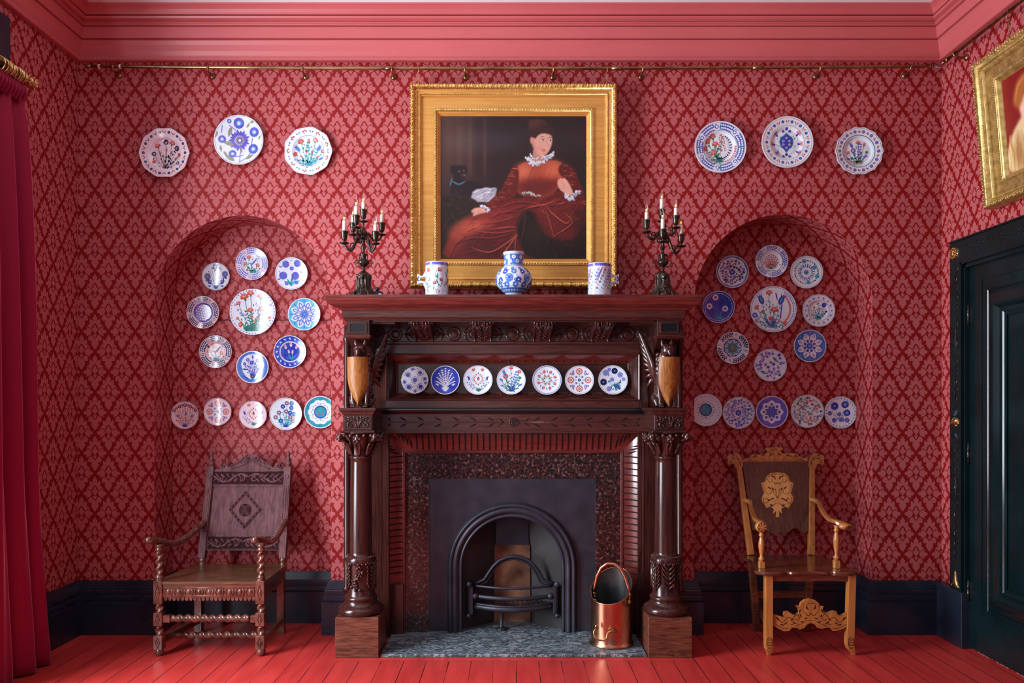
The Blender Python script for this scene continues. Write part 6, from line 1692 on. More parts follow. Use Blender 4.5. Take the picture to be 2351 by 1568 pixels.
# bodice
C.fill([(1085, 760), (1105, 705), (1165, 672), (1240, 690), (1310, 664), (1385, 685), (1420, 760), (1370, 830), (1300, 905), (1120, 895), (1085, 840)], (160, 72, 50), 3)
C.blob(1140, 745, 52, 50, (206, 118, 86), 1.3, .8); C.blob(1330, 730, 62, 50, (202, 112, 80), 1.3, .8); C.fill([(1090, 810), (1190, 780), (1300, 790), (1390, 790), (1300, 905), (1110, 895)], (104, 32, 27), 16, .9)
C.line([(1205, 700), (1168, 790)], 4, (96, 34, 26), .8); C.line([(1175, 790), (1180, 890)], 4, (80, 22, 20), .6)
for x in (1110, 1145, 1200, 1230, 1280, 1320, 1350): C.line([(x, 700), (x+(1190-x)*.25, 800)], 4, (190, 100, 72) if x % 20 else (130, 52, 38), .4, 4)
# sleeves with puckered highlights
C.fill([(1085, 690), (1115, 730), (1108, 880), (1030, 945), (935, 985), (905, 940), (985, 880), (1030, 790)], (100, 28, 23), 3)
C.fill([(1370, 690), (1420, 688), (1468, 740), (1500, 840), (1528, 920), (1505, 985), (1440, 955), (1470, 900), (1440, 840), (1395, 790), (1350, 740)], (96, 27, 22), 3)
for cx_, cy_, n_ in ((1090, 720, 8), (1075, 770, 9), (1055, 820, 9), (1030, 870, 9), (985, 915, 8), (945, 945, 6), (1395, 720, 8), (1430, 760, 8), (1460, 810, 7), (1485, 870, 7), (1500, 930, 5)):
    for _ in range(n_): x, y, t = cx_+C.r.randn()*19, cy_+C.r.randn()*15, C.r.randn()*.6-.3; C.line([(x-13, y+4*sin(t*5)), (x-4, y-4), (x+6, y-3), (x+14, y+4*cos(t*4))], 4.2, [HI, (170, 74, 52), (62, 14, 14)][C.r.randint(3)], .75, 2)
# belt of pale roses, cuffs, ruff
def frill(pts, n_, r0, c1=(214, 216, 222), c2=(136, 140, 152)):
    P_s = smoothl(pts)
    for k in range(n_):
        x, y = P_s[int(k/n_*(len(P_s)-1))]; x += C.r.randn()*r0*.45; y += C.r.randn()*r0*.45; C.blob(x+2, y+3, r0*.7, r0*.5, c2, .7, .9, C.r.rand()*3); C.blob(x, y, r0*.6, r0*.42, c1, .7, .9, C.r.rand()*3)
frill([(1138, 878), (1170, 874), (1200, 884), (1250, 896)], 26, 11, (190, 186, 178), (92, 70, 66))
SKN = (214, 164, 146)
C.fill([(1202, 590), (1276, 630), (1280, 680), (1205, 690), (1196, 640)], (190, 136, 118), 3)
C.fill([(1196, 520), (1215, 500), (1300, 496), (1322, 530), (1316, 580), (1292, 628), (1258, 652), (1226, 640), (1202, 600), (1192, 560)], SKN, 2.5)
C.fill([(1196, 520), (1206, 560), (1222, 625), (1255, 652), (1230, 645), (1204, 610), (1190, 560)], (166, 112, 98), 6, .7); C.blob(1238, 600, 20, 17, (216, 140, 126), 1.2, .5); C.blob(1262, 520, 36, 14, (228, 184, 166), 1.2, .6)
C.fill([(1182, 530), (1192, 520), (1203, 535), (1200, 566), (1190, 574), (1181, 555)], (206, 142, 124), 1.5)
HR = (58, 30, 26)
C.fill([(1168, 500), (1172, 450), (1205, 422), (1250, 420), (1295, 440), (1325, 475), (1336, 510), (1322, 520), (1300, 508), (1265, 500), (1232, 512), (1212, 540), (1204, 530), (1188, 522), (1178, 540)], HR, 2)
C.fill([(1166, 470), (1180, 432), (1215, 420), (1270, 422), (1282, 450), (1230, 465), (1190, 490)], (76, 40, 32), 3, .8)
for k in range(30): x = 1206+k*4.3; C.line([(x-3+C.r.randn()*3, 466+C.r.rand()*10), (x+2+C.r.randn()*4, 488), (x+k*.3+C.r.randn()*5, 506+C.r.rand()*12)], 4, (86, 50, 40) if k % 3 else (44, 22, 20), .38, 3)
C.blob(1222, 440, 52, 24, (84, 46, 36), .7, .9); C.blob(1262, 446, 30, 18, (66, 34, 28), .8, .8)
for k in range(14): C.line(smoothl([(1176+k*7, 462-k*1.2), (1190+k*7, 430+C.r.rand()*10), (1222+k*5, 424+C.r.rand()*14)]), 3, (112, 68, 52) if k % 2 else (48, 25, 22), .5, 2)
for x, y in ((1258, 546), (1305, 550)): C.blob(x, y, 11, 4.5, (232, 222, 214), .6, .9); C.blob(x+3, y, 4.2, 4.5, (60, 44, 40), .5); C.line([(x-12, y-3), (x, y-7), (x+12, y-2)], 3, (70, 38, 32), .9, 1.5); C.line([(x-15, y-17), (x, y-23), (x+14, y-17)], 4, (96, 58, 46), .8, 2)
C.line([(1284, 546), (1292, 575), (1294, 590), (1282, 594)], 4, (176, 118, 102), .8, 2); C.blob(1290, 588, 5, 5, (226, 180, 164), 1, .7)
C.line([(1252, 609), (1266, 605), (1282, 610)], 6, (166, 66, 62), .95, 1.5); C.line([(1256, 614), (1268, 619), (1278, 614)], 6, (190, 92, 86), .9, 1.5); C.blob(1268, 630, 12, 4, (180, 126, 110), 1, .5)
frill([(1166, 660), (1180, 676), (1205, 690), (1240, 684), (1275, 668), (1312, 640), (1316, 628)], 60, 13); frill([(1180, 640), (1200, 660), (1270, 650), (1300, 632)], 22, 9, (224, 226, 232))
C.fill([(815, 985), (835, 966), (872, 962), (905, 970), (912, 995), (880, 1004), (850, 1010), (832, 1020), (824, 1005), (842, 998), (818, 996)], SKN, 2); C.line([(835, 1004), (860, 992), (880, 984)], 3, (160, 104, 90), .7); C.line([(822, 990), (850, 982)], 3, (160, 104, 90), .6)
C.fill([(1346, 800), (1370, 778), (1384, 790), (1390, 772), (1416, 800), (1440, 845), (1452, 880), (1420, 892), (1388, 872), (1360, 850)], SKN, 2)
for k in range(4): C.line([(1350+k*5, 806+k*15), (1376+k*4, 800+k*13), (1398+k*3, 812+k*10)], 3, (166, 108, 94), .7)
frill([(872, 955), (900, 960), (922, 975), (915, 995)], 24, 10); frill([(1400, 890), (1430, 905), (1462, 880), (1480, 865)], 34, 13); frill([(1420, 915), (1460, 912)], 14, 10)
# shading of the shoulder and lap, fine brushwork in the cloth
for cx_, cy_, n_, s1, s2 in ((840, 1090, 60, 90, 45), (980, 1010, 60, 110, 30), (1000, 1190, 50, 90, 50), (1380, 990, 50, 80, 50), (1240, 930, 40, 90, 20)):
    for _ in range(n_):
        x, y, t = cx_+C.r.randn()*s1, cy_+C.r.randn()*s2, -.45+C.r.randn()*.35; l = 14+C.r.rand()*22
        if C.a[int(np.clip((y-385)/893*388, 0, 387)), int(np.clip((x-618)/922*400, 0, 399))][0] > 80: C.line([(x-l*cos(t), y-l*sin(t)), (x, y-3), (x+l*cos(t), y+l*sin(t))], 4, [(176, 80, 60), (62, 18, 20), (140, 52, 42)][C.r.randint(3)], .4, 3)
C.a *= (1 + .05*C.noise(.012)[..., None]); C.a = 255*(np.clip(C.a, 0, 255)/255)**1.14

def frame(parent, fm, Wd, Ht, sc_, mats, carve_every, deep=1.):
    """frame of width Wd, height Ht (metres, outer); fm(u,v,h); sc_ = border widths"""
    G, GF = mats; x0, x1, z0, z1 = -Wd/2, Wd/2, -Ht/2, Ht/2; k = sc_
    a = MB(); p4 = [(x0, z0), (x0, z1), (x1, z1), (x1, z0)]
    a.mould(p4, [(0, 0), (0, .045), (.004*k, .058), (.016*k, .066), (.030*k, .058), (.034*k, .046), (.036*k, .046)], fm, G, smooth=True)
    a.mould(p4, [(.036*k, .046), (.044*k, .045), (.050*k, .038), (.056*k, .038)], fm, GF)
    a.mould(p4, [(.056*k, .038), (.058*k, .043), (.064*k, .043), (.066*k, .038)], fm, G, smooth=True)
    a.mould(p4, [(.066*k, .038), (.072*k, .036), (.077*k, .030), (.078*k, .024), (.149*k, .024)], fm, GF)
    a.mould(p4, [(.149*k, .024), (.151*k, .034), (.154*k, .030), (.160*k, .036), (.168*k, .033), (.170*k, .028)], fm, G, smooth=True)
    a.mould(p4, [(.170*k, .028), (.178*k, .024), (.193*k, .010), (.196*k, .006), (.196*k, 0)], fm, GF)
    a.build('moulded_frame', parent)
    c = Art(fm)
    def along(inset, step, fn):
        for (ax, az), (bx_, bz) in (((x0, z0), (x0, z1)), ((x0, z1), (x1, z1)), ((x1, z1), (x1, z0)), ((x1, z0), (x0, z0))):
            L = math.hypot(bx_-ax, bz-az); t = ((bx_-ax)/L, (bz-az)/L); nn = (t[1], -t[0]); n_ = int((L-2*inset)/step)
            for i in range(n_+1):
                q = inset + (L-2*inset)*i/max(n_, 1); fn(ax+t[0]*q+nn[0]*inset, az+t[1]*q+nn[1]*inset, t, nn, i)
    def leafy(x, z, t, nn, i):
        w_ = .014*k; m = i % 4; sg = 1
        if m == 3: c.dome(x, z, .0075*k, .012, G, L=.064); c.dome(x+nn[0]*.020*k, z+nn[1]*.020*k, .0045*k, .008, G, L=.044); return
        pts = [(x-nn[0]*w_ + t[0]*.010*k*0, z-nn[1]*w_ + t[1]*0), (x + t[0]*.004*k*(m-1), z + t[1]*.004*k*(m-1)), (x+nn[0]*w_*.9 + t[0]*.013*k*(m-1+.3), z+nn[1]*w_*.9+t[1]*.013*k*(m-1+.3))]
        c.rib(smoothl(pts), [.003*k, .006*k, .0075*k, .009*k, .009*k, .009*k, .008*k, .006*k, .003*k], [.0, .010, .013, .014, .014, .013, .010, .006, -.006], G, .060)
    along(.0165*k, carve_every, leafy)
    along(.038*k, carve_every*1.0, lambda x, z, t, nn, i: c.dome(x, z, .0035*k, .005, G, L=.045, n=6))
    along(.061*k, .0105*k, lambda x, z, t, nn, i: c.dome(x, z, .0038*k, .005, G, L=.041, n=6))
    c.build('leaf_carving', parent)
    c = Art(fm)
    along(.160*k, .0175*k, lambda x, z, t, nn, i: (c.rib([(x-t[0]*.007*k-nn[0]*.004*k, z-t[1]*.007*k-nn[1]*.004*k), (x, z), (x+t[0]*.006*k+nn[0]*.004*k, z+t[1]*.006*k+nn[1]*.004*k)], [.002*k, .008*k, .002*k], [.001, .007, .001], G, .033)))
    c.build('ribbon_carving', parent)
por = thing('portrait_painting', 'large gilt framed oil painting of a seated woman in rust red with a small dog', 'painting', (xx(1179, -.12), -.05, 2.91))
s_ = S(-.12); Wd, Ht = 478/s_, 471/s_; pcx, pcz = xx(1179, -.12), zz(424.7, -.12)
fmp = lambda u, v, h: (pcx+u, -.052-h, pcz+v)
frame(por, fmp, Wd, Ht, 1.0, (M['gold'], M['giltoak']), .0145)
C.object('canvas', por, lambda u, v: (xx(1008, -.06)+(xx(1350, -.06)-xx(1008, -.06))*u, -.060, zz(593, -.06)+(zz(262, -.06)-zz(593, -.06))*v), attr_mat('oil_paint', .42), .9)
for p in (962, 1394):
    a = MB(); x = xx(p, YR); zt = rz(p); zb = pcz+Ht/2; 
    a.tube([(x, YR+.012, zt-.004), (x, YR, zt+.012), (x, YR-.013, zt), (x, YR-.012, zt-.02), (x, YR-.004, zt-.034)], .003, M['brass'], 6)
    n_ = 6; z = zt-.036
    L = (z-zb+.01)/n_
    for k in range(n_):
        zc = z-L*(k+.5); vv = k % 2
        a.tube([(x+(.006*cos(t) if vv else 0), YR+.0+(0 if vv else .006*cos(t)), zc+L*.66*sin(t)) for t in [2*PI*i/10 for i in range(10)]], .0016, M['brass'], 5, closed=True)
    a.build('chain', por)
# the picture on the right wall, leaning out at its top
pr_ = thing('gilt_framed_picture', 'gilt framed picture of a figure in pale yellow, leaning out from the right wall', 'painting', (XR-.09, -1.0, 2.63))
Ybk = -.575; H2 = .845; W2 = .80
def fm2(u, v, h):
    # u: along the wall towards the camera end, v: up from the centre
    t = .075*(v+H2/2)/H2; y = Ybk - (u + W2/2); return (XR - .012 - t - h*1.05, y, 2.632 + (v+H2/2)*.985)
frame(pr_, fm2, W2, H2, .82, (M['giltdark'], M['giltdark']), .0150)
C2 = Canvas(13, 113, 0, 100, 150, 150, (128, 24, 22))
C2.put(np.clip(.5+.5*C2.noise(.09), 0, 1)*.5, (90, 14, 18)); C2.blob(10, 40, 14, 40, (150, 30, 24), 1.5, .5)
C2.fill([(12, 101), (14, 80), (22, 62), (34, 52), (48, 44), (60, 46), (80, 60), (92, 101)], (214, 190, 140), 1.5)
for k in range(22): x = 16+k*3.3; C2.line([(x+6*cos(k), 58+C2.r.rand()*8), (x+3*sin(k*2), 78), (x-2, 99)], 2.4, [(236, 222, 184), (176, 128, 62), (222, 200, 130), (150, 104, 52)][k % 4], .6, 1.2)
C2.blob(34, 82, 7, 16, (140, 92, 44), 1.2, .7); C2.fill([(38, 28), (56, 26), (58, 46), (48, 54), (40, 46)], (222, 184, 158), 1.5)
C2.fill([(32, 20), (42, 8), (58, 6), (64, 20), (50, 24), (44, 36), (36, 38), (30, 32)], (158, 92, 44), 1.2); C2.line([(34, 30), (40, 16), (52, 10)], 3, (196, 132, 70), .7, 1)
C2.object('canvas', pr_, lambda u, v: fm2((-W2/2+.15)+(W2-.30)*u, (-H2/2+.15)+(H2-.30)*v, .006), attr_mat('oil_paint_red', .4))
a = MB(); yk = -.80; zt = 3.675
a.tube([(XRR+.012, yk, zt-.002), (XRR, yk, zt+.013), (XRR-.014, yk, zt), (XRR-.012, yk, zt-.02), (XRR-.02, yk, zt-.04), (XRR-.006, yk, zt-.045)], .0035, T_, 6)
for k in range(9):
    zc = zt-.052-.0185*k; vv = k % 2
    a.tube([(XRR-.006+(.0045*cos(t) if vv else 0), yk+(0 if vv else .0045*cos(t)), zc+.012*sin(t)) for t in [2*PI*i/8 for i in range(8)]], .0014, T_, 5, closed=True)
a.build('chain', pr_)

# ================================================================== vessels on the shelf
YV = -.30
def vmap(xc, yc, prof_r): return lambda x, y, h: (xc + (prof_r(y)+h)*sin(x), yc - (prof_r(y)+h)*cos(x), y)
def interp(tab):
    zs_ = [t[0] for t in tab]; rs_ = [t[1] for t in tab]; return lambda z: float(np.interp(z, zs_, rs_))
s_ = S(YV); u1 = 1/(4.898*s_)
vt = [(620, 84), (610, 78), (598, 74), (580, 84), (555, 104), (530, 134), (505, 163), (480, 184), (450, 200), (420, 206), (395, 207), (370, 203), (340, 192), (310, 172), (290, 152), (275, 132), (262, 116), (254, 111), (240, 108), (180, 108), (140, 112), (112, 119), (100, 121)]
tab = [(2.149+(620-zy)*u1, r_*u1) for zy, r_ in vt]; vx = xx(1179.7, YV)
a = Art(vmap(vx, YV, interp(tab)))
a.lathe((vx, YV, 0), [(r_, z) for z, r_ in tab] + [(tab[-1][1]-.006, tab[-1][0]+.001), (tab[-1][1]-.010, tab[-1][0]-.05)], M['W'], 44)
def zv(zy): return 2.149+(620-zy)*u1
def band(a, z0, z1, c, L=1, n=48, R=PI):
    v = []; 
    for i in range(n+1):
        t = -R+2*R*i/n; v += [a.map(t, z0, a.E*L), a.map(t, (z0+z1)/2, a.E*L), a.map(t, z1, a.E*L)]
    a.add(v, [q for i in range(n) for q in ((3*i, 3*i+3, 3*i+4, 3*i+1), (3*i+1, 3*i+4, 3*i+5, 3*i+2))], M[c])
for z0, z1 in ((245, 180), (180, 130)): band(a, zv(z0), zv(z1), 'S', 1)
for z0, z1 in ((124, 120), (112, 109), (262, 258)): band(a, zv(z0), zv(z1), 'S', 2)
for z0, z1 in ((560, 535), (535, 510)): band(a, zv(z0), zv(z1), 'S', 1)
rr = random.Random(8)
def vfl(a, t, z, q, c, c2, n=7, L=3):
    rad = a.map(0, z, 0); R_ = -(rad[1]-YV)
    def e(cx_, cz_, r_, col, LL): a.poly([(t+(cx_+r_*cos(k*PI/4))/R_, z+cz_+r_*sin(k*PI/4)) for k in range(8)], col, LL)
    for k in range(n): e(q*.66*cos(TAU*k/n), q*.66*sin(TAU*k/n), q*.38, c, L)
    e(0, 0, q*.62, c, L); e(0, 0, q*.28, c2, L+1)
for k in range(16): vfl(a, -PI+TAU*k/16, zv(210 if k % 2 else 160), .012, 'W', 'S')
for k in range(30): vfl(a, -PI+TAU*k/30, zv(252), .0045, 'S', 'W', 5, 2)
for k in range(26): vfl(a, -PI+TAU*k/26+.05, zv(535), .006, 'W', 'S', 5, 2)
for k in range(12):
    t = -PI+TAU*k/12; vfl(a, t, zv(335), .017, 'B' if k % 2 else 'S', 'W'); vfl(a, t+.26, zv(405), .027, 'S', 'B', 9) if k % 2 else vfl(a, t+.26, zv(430), .019, 'B', 'W'); vfl(a, t+.1, zv(478), .018, 'S', 'W'); vfl(a, t-.1, zv(298), .010, 'S', 'W')
for k in range(110):
    t = rr.uniform(-PI, PI); z = zv(rr.uniform(290, 500)); R_ = -(a.map(0, z, 0)[1]-YV); an = rr.random()*TAU; l = .016
    a.poly([(t+(l*u*cos(an)-l*w_*sin(an))/R_, z+l*u*sin(an)+l*w_*cos(an)) for u, w_ in ((0, 0), (.4, .24), (1, .05), (.5, -.2))], 'S' if k % 3 else 'B', 2)
a.build('blue_white_vase', label='blue and white bulbous vase in the middle of the mantel shelf', cat='vase')
def mug(px, side, label, kind):
    tk = thing('tankard', label, 'tankard', (xx(px, YV), YV, 2.149), 'cylindrical pottery tankards on the mantel shelf')
    xc = xx(px, YV); r_ = .0705; zt_ = zz(604 if side < 0 else 606.5, YV)
    tb = [(2.149, r_*1.02), (2.16, r_*1.01), (2.25, r_), (zt_-.01, r_*.99), (zt_, r_)]
    a = Art(lambda x, y, h: (xc + (r_+h)*sin(x/r_), YV - (r_+h)*cos(x/r_), y))
    a.lathe((xc, YV, 0), [(r__, z) for z, r__ in tb] + [(r_-.005, zt_+.001), (r_-.006, zt_-.02), (r_-.006, 2.16)], M['W'], 40)
    band(a, zt_-.004, zt_-.018, 'V', 1, R=PI*r_)
    tb = [(2.149, r_), (zt_, r_)]
    for k in range(34): t = TAU*k/34*r_; a.poly([(t-.005, zt_-.018), (t, zt_-.024), (t+.005, zt_-.018)], 'V', 1)
    q = random.Random(3); c_ = TAU*r_
    if kind == 0:
        for k in range(6):
            t = c_*(k/6-.5)+.012
            a.stroke([(t+.014*sin(6*u), 2.15+.17*u) for u in [i/10 for i in range(11)]], .0022, 'G', 1)
            a.stroke([(t+.022-.026*u, 2.15+.12*u*u+.02) for u in [i/8 for i in range(9)]], .002, 'G', 1)
            car(a, t+.010, 2.318, .017, .9, 'R', 'B'); car(a, t-.017, 2.238, .015, 2.4, 'R', 'B'); car(a, t+.022, 2.258, .014, .5, 'R', 'B'); car(a, t+.004, 2.188, .016, 3.4, 'R', 'B')
            for j in range(9): a.leaf(t+q.uniform(-.03, .03), 2.16+q.random()*.17, .034, .006, q.uniform(.6, 2.4), 'G', 2)
    else:
        for k in range(6):
            t = c_*(k/6-.5)
            pts = [(t+.085*u, 2.150+.185*u) for u in [i/10 for i in range(11)]]
            a.stroke(pts, [.003+.015*sin(PI*i/10) for i in range(11)], 'V', 2); a.stroke(pts, .0025, 'R', 3)
            for o, cc in ((.024, 'G'), (-.018, 'S')):
                pt2 = [(x+o, z) for x, z in pts]; a.stroke(pt2, .0022, cc, 1)
                for j in range(1, 10): x, z = pt2[j]; a.leaf(x, z, .014, .005, 1.9, cc, 2); a.leaf(x, z, .014, .005, .1, cc, 2)
            for j in range(5): car(a, t+.034+.017*j, 2.172+.036*j, .009, 1.9, 'R', 'B')
    a.build('body', tk)
    h = MB(); zc = zz(604, YV)
    P_ = [(0, 2.325), (.012, 2.300), (.030, 2.290), (.052, 2.302), (.052, 2.244), (.030, 2.252), (.014, 2.238), (0, 2.205)]
    hole = [(.004, 2.285), (.034, 2.281), (.034, 2.262), (.004, 2.262)]
    X = lambda o: xc + side*(r_-.003+o)
    out = [(X(o), YV-.008, z) for o, z in ((0, 2.325), (.014, 2.300), (.030, 2.290), (.052, 2.303), (.052, 2.272), (.036, 2.280), (0, 2.288))]
    h.prism(out, (0, .016, 0), M['W']); h.prism([(X(o), YV-.008, z) for o, z in ((.052, 2.273), (.052, 2.240), (.030, 2.250), (.014, 2.238), (0, 2.200), (0, 2.254), (.036, 2.262))], (0, .016, 0), M['W'])
    h.prism([(X(o), YV-.008, z) for o, z in ((.036, 2.2805), (.0519, 2.2805), (.0519, 2.2615), (.036, 2.2615))], (0, .016, 0), M['W'])
    hm = Art(lambda x, y, hh: (X(x), YV-.008-hh, y))
    for o, z, l, an in ((.012, 2.292, .018, 0), (.012, 2.243, .018, 0), (.044, 2.292, .016, -1.6), (.044, 2.268, .016, -1.6)): hm.leaf(o, z, l, .007, an, 'V', 2)
    h.v, h_ = h.v, None
    o = h.build('handle', tk); hm.build('handle_pattern', o)
mug(1003, -1, 'white tankard with red carnations and green stems, left on the mantel shelf', 0)
mug(1376, 1, 'tankard with slanting violet and green leaves, right on the mantel shelf', 1)
a = MB(); bxx = xx(867, -.12); a.box(bxx-.022, bxx+.03, -.16, -.10, 2.149, 2.215, flatmat('white_box', (.6, .6, .62))); a.box(bxx-.035, bxx+.032, -.165, -.095, 2.205, 2.218, flatmat('navy_plastic', (.01, .012, .03), .3)); a.lathe((bxx+.0, -.13, 2.218), [(.008, 0), (.008, .014), (.012, .016), (.012, .024), (.007, .030)], flatmat('navy_plastic', (0, 0, 0)), 12)
a.build('sensor_box', label='small white and navy box behind the left candelabrum', cat='box')

# candelabra
glass, gnt2, gb3 = _new('bulb_glass'); gnt2.nodes.remove(gb3)
t1 = gnt2.nodes.new('ShaderNodeBsdfTransparent'); g1 = gnt2.nodes.new('ShaderNodeBsdfGlossy'); g1.inputs['Roughness'].default_value = .05; mx1 = gnt2.nodes.new('ShaderNodeMixShader')
lw1 = gnt2.nodes.new('ShaderNodeLayerWeight'); lw1.inputs[0].default_value = .35
gnt2.links.new(lw1.outputs['Facing'], mx1.inputs[0]); gnt2.links.new(t1.outputs[0], mx1.inputs[1]); gnt2.links.new(g1.outputs[0], mx1.inputs[2]); gnt2.links.new(mx1.outputs[0], gnt2.nodes['Material Output'].inputs[0])
fil, fnt, fb = _new('glowing_filament'); fb.inputs['Base Color'].default_value = (1, .6, .2, 1); fb.inputs['Emission Color'].default_value = (1, .45, .08, 1); fb.inputs['Emission Strength'].default_value = .9
BZ = M['bronze']
def candelabrum(px, label, arms, YC):
    k = 1/(6.03*S(YC)); xc = xx(px, YC); Z0 = 2.149; zb = 430 + 0
    def zf(zy): return zz(430+zy/6.03, YC)
    t = thing('candelabrum', label, 'candelabrum', (xc, YC, Z0), 'bronze candelabra on the mantel shelf')
    b = MB()
    # rococo foot: three sided, splayed, with scroll feet and a mask
    zA, zB_ = zf(1215), zf(1160)
    rings = []
    for z, r_ in ((Z0+.012, .074), (Z0+.022, .072), (Z0+.034, .060), (Z0+.055, .047), (Z0+.085, .038), (zA-.012, .033), (zA, .036), (zA+.006, .037), (zA+.010, .030), (zB_, .016)):
        rings.append([(xc+r_*(1+.20*cos(3*(an-PI/2*3)))*cos(an), YC+r_*(1+.20*cos(3*(an-PI/2*3)))*sin(an), z) for an in [TAU*i/36 for i in range(36)]])
    b.loft(rings, BZ, True, True, True, True)
    for j in range(3):
        an = -PI/2 + TAU*j/3; u = Vector((cos(an), sin(an), 0)); sd = Vector((-sin(an), cos(an), 0)); c = Vector((xc, YC, 0))
        for s in (-1, 0, 1):
            an2 = an + s*.52; uu = Vector((cos(an2), sin(an2), 0))
            b.tube([c+uu*.038+Vector((0, 0, zA-.01)), c+uu*.044+Vector((0, 0, Z0+.06)), c+uu*.066+Vector((0, 0, Z0+.030)), c+uu*.086+Vector((0, 0, Z0+.022)), c+uu*.092+Vector((0, 0, Z0+.009))], [.005, .006, .008, .009, .008], BZ, 8)
            b.ball(c+uu*.082+Vector((0, 0, Z0+.030)), .009, BZ, 8, 6)
        p = c+u*.037+Vector((0, 0, zA-.014)); b.ball(p, .016, BZ, 10, 8, sz=1.35)
        for q in (-1, 1): b.ball(p+sd*.008*q+u*.010+Vector((0, 0, .004)), .005, BZ, 6, 5); b.ball(p+sd*.014*q+Vector((0, 0, .012)), .008, BZ, 8, 6)
        b.ball(p+u*.013+Vector((0, 0, -.003)), .005, BZ, 6, 5)
        for q in range(5): b.ball(c+u*(.050+.005*q)+sd*(.008*cos(q*2.2))+Vector((0, 0, Z0+.065-.010*q)), .008, BZ, 7, 5)
    o = b.build('foot', t); remesh(o, .0022, 1)
    b = MB()
    f = lambda zy, r_: (r_*k, zf(zy))
    b.lathe((xc, YC, 0), [f(1170, 26), f(1150, 22), f(1140, 28), f(1132, 18), f(1110, 18), f(1100, 30), f(1092, 34), f(1084, 48), f(1060, 72), f(1040, 78), f(1028, 74), f(1020, 58), f(1005, 48), f(985, 36), f(975, 38), f(945, 42), f(930, 46), f(924, 40), f(918, 18), f(880, 16), f(860, 24), f(850, 32), f(825, 36), f(815, 28), f(800, 24), f(770, 20), f(700, 26), f(690, 44), f(640, 56), f(610, 50), f(590, 34), f(560, 14), f(530, 12), f(520, 22), f(510, 12), f(490, 10)], BZ, 20,
            wob=lambda an, h: 1+.05*cos(14*an) if zf(1092) < h < zf(1035) else 1)
    b.build('stem', t)
    b = MB()
    for s in (-1, 1):
        P2 = lambda X_, Y_: (xc+s*X_*k, YC, zf(Y_))
        b.tube([P2(55, 940), P2(55, 1005), P2(60, 1000)], .0028, BZ, 6); b.ball(P2(50, 936), .006, BZ, 8, 6)
        b.tube([P2(u, v) for u, v in smoothl([(70, 1030), (85, 1008), (108, 1012), (118, 1040), (104, 1080), (70, 1102), (40, 1095)])], .0032, BZ, 6); b.ball(P2(128, 1045), .005, BZ, 7, 5)
    b.build('urn_handles', t)
    for (ax, acup, atop, dep) in arms:
        X_ = xc + (ax-390 if px < 1200 else ax-372)*k; Y_ = YC+dep
        kk = S(YC)/S(Y_)
        zc = zz(430+acup/6.03, Y_); zt_ = zz(430+atop/6.03, Y_); zp = zc-.076
        am = t
        if dep or abs(X_-xc) > .02:
            b = MB(); c0 = Vector((xc, YC, 0)); e = Vector((X_, Y_, zp)); d = Vector((X_-xc, Y_-YC, 0)); L = d.length; d = d/L
            zr_ = min(zf(800), zp-.02)
            low = min(zp-.028, zf(790))
            pts = [c0+d*.012+Vector((0, 0, zf(700))), c0+d*L*.30+Vector((0, 0, zf(640) if zp > zf(760) else zf(700))), c0+d*L*.42+Vector((0, 0, (zp+zf(740))/2)), c0+d*L*.62+Vector((0, 0, zp-.036)), c0+d*L*.88+Vector((0, 0, zp-.026)), e]
            q = smoothl([tuple(p) for p in pts]); b.tube(q, [.0055+.003*sin(PI*i/(len(q)-1)) for i in range(len(q))], BZ, 8)
            m = c0+d*L*.55+Vector((0, 0, zp-.005)); sp_ = [m + d*(.016*(1-i/14)*cos(i*.5))+Vector((0, 0, .016*(1-i/14)*sin(i*.5))) for i in range(13)]
            b.tube(sp_, [.004]*13, BZ, 6); b.tube([m+d*.016, c0+d*L*.66+Vector((0, 0, zp-.034))], .004, BZ, 6)
            m = c0+d*L*.25+Vector((0, 0, zf(750))); b.tube([m + d*(.018*(1-i/16)*cos(2.5-i*.45))+Vector((0, 0, .018*(1-i/16)*sin(2.5-i*.45))) for i in range(14)], [.0042]*14, BZ, 6)
            b.ball(c0+d*L*.70+Vector((0, 0, zp-.046)), .005, BZ, 6, 5)
            for i_ in (4, 8, 12, 15): b.ball(Vector(q[i_])+Vector((0, 0, .005)), .0055, BZ, 6, 5)
            am = b.build('arm', t)
        b = MB()
        b.lathe((X_, Y_, 0), [(.006, zp-.006), (.012, zp-.004), (.029, zp+.003), (.030, zp+.006), (.012, zp+.004), (.006, zp+.010), (.005, zp+.018), (.012, zp+.022), (.017, zp+.034), (.0195, zp+.050), (.019, zp+.062), (.022, zp+.066), (.0235, zp+.072), (.023, zp+.076), (.016, zp+.076), (.016, zp+.066)], BZ, 20)
        b.build('candle_cup', am)
        b = MB(); b.lathe((X_, Y_, 0), [(.0118, zc-.012), (.0115, zt_-.001), (.010, zt_+.001)], M['candle'], 18); cn = b.build('candle_tube', am, label='ivory candle tube') if False else b.build('candle_tube', am)
        b = MB(); b.lathe((X_, Y_, 0), [(.009, zt_), (.0095, zt_+.006), (.0108, zt_+.014), (.0115, zt_+.022), (.0100, zt_+.034), (.0060, zt_+.046), (.0028, zt_+.058), (.0010, zt_+.070)], glass, 16); b.build('bulb', am)
        b = MB()
        for q in range(4): b.tube([(X_+.0035*cos(q*PI/2), Y_+.0035*sin(q*PI/2), zt_+.008), (X_+.0025*cos(q*PI/2), Y_+.0025*sin(q*PI/2), zt_+.024)], .0011, fil, 5)
        b.build('filament', am)
candelabrum(834.5, 'bronze candelabrum with candle bulbs at the left end of the mantel shelf', [(140, 610, 465, -.03), (225, 495, 388, .05), (330, 390, 262, -.085), (390, 310, 210, 0), (625, 495, 378, .05), (585, 615, 520, -.07)], -.33)
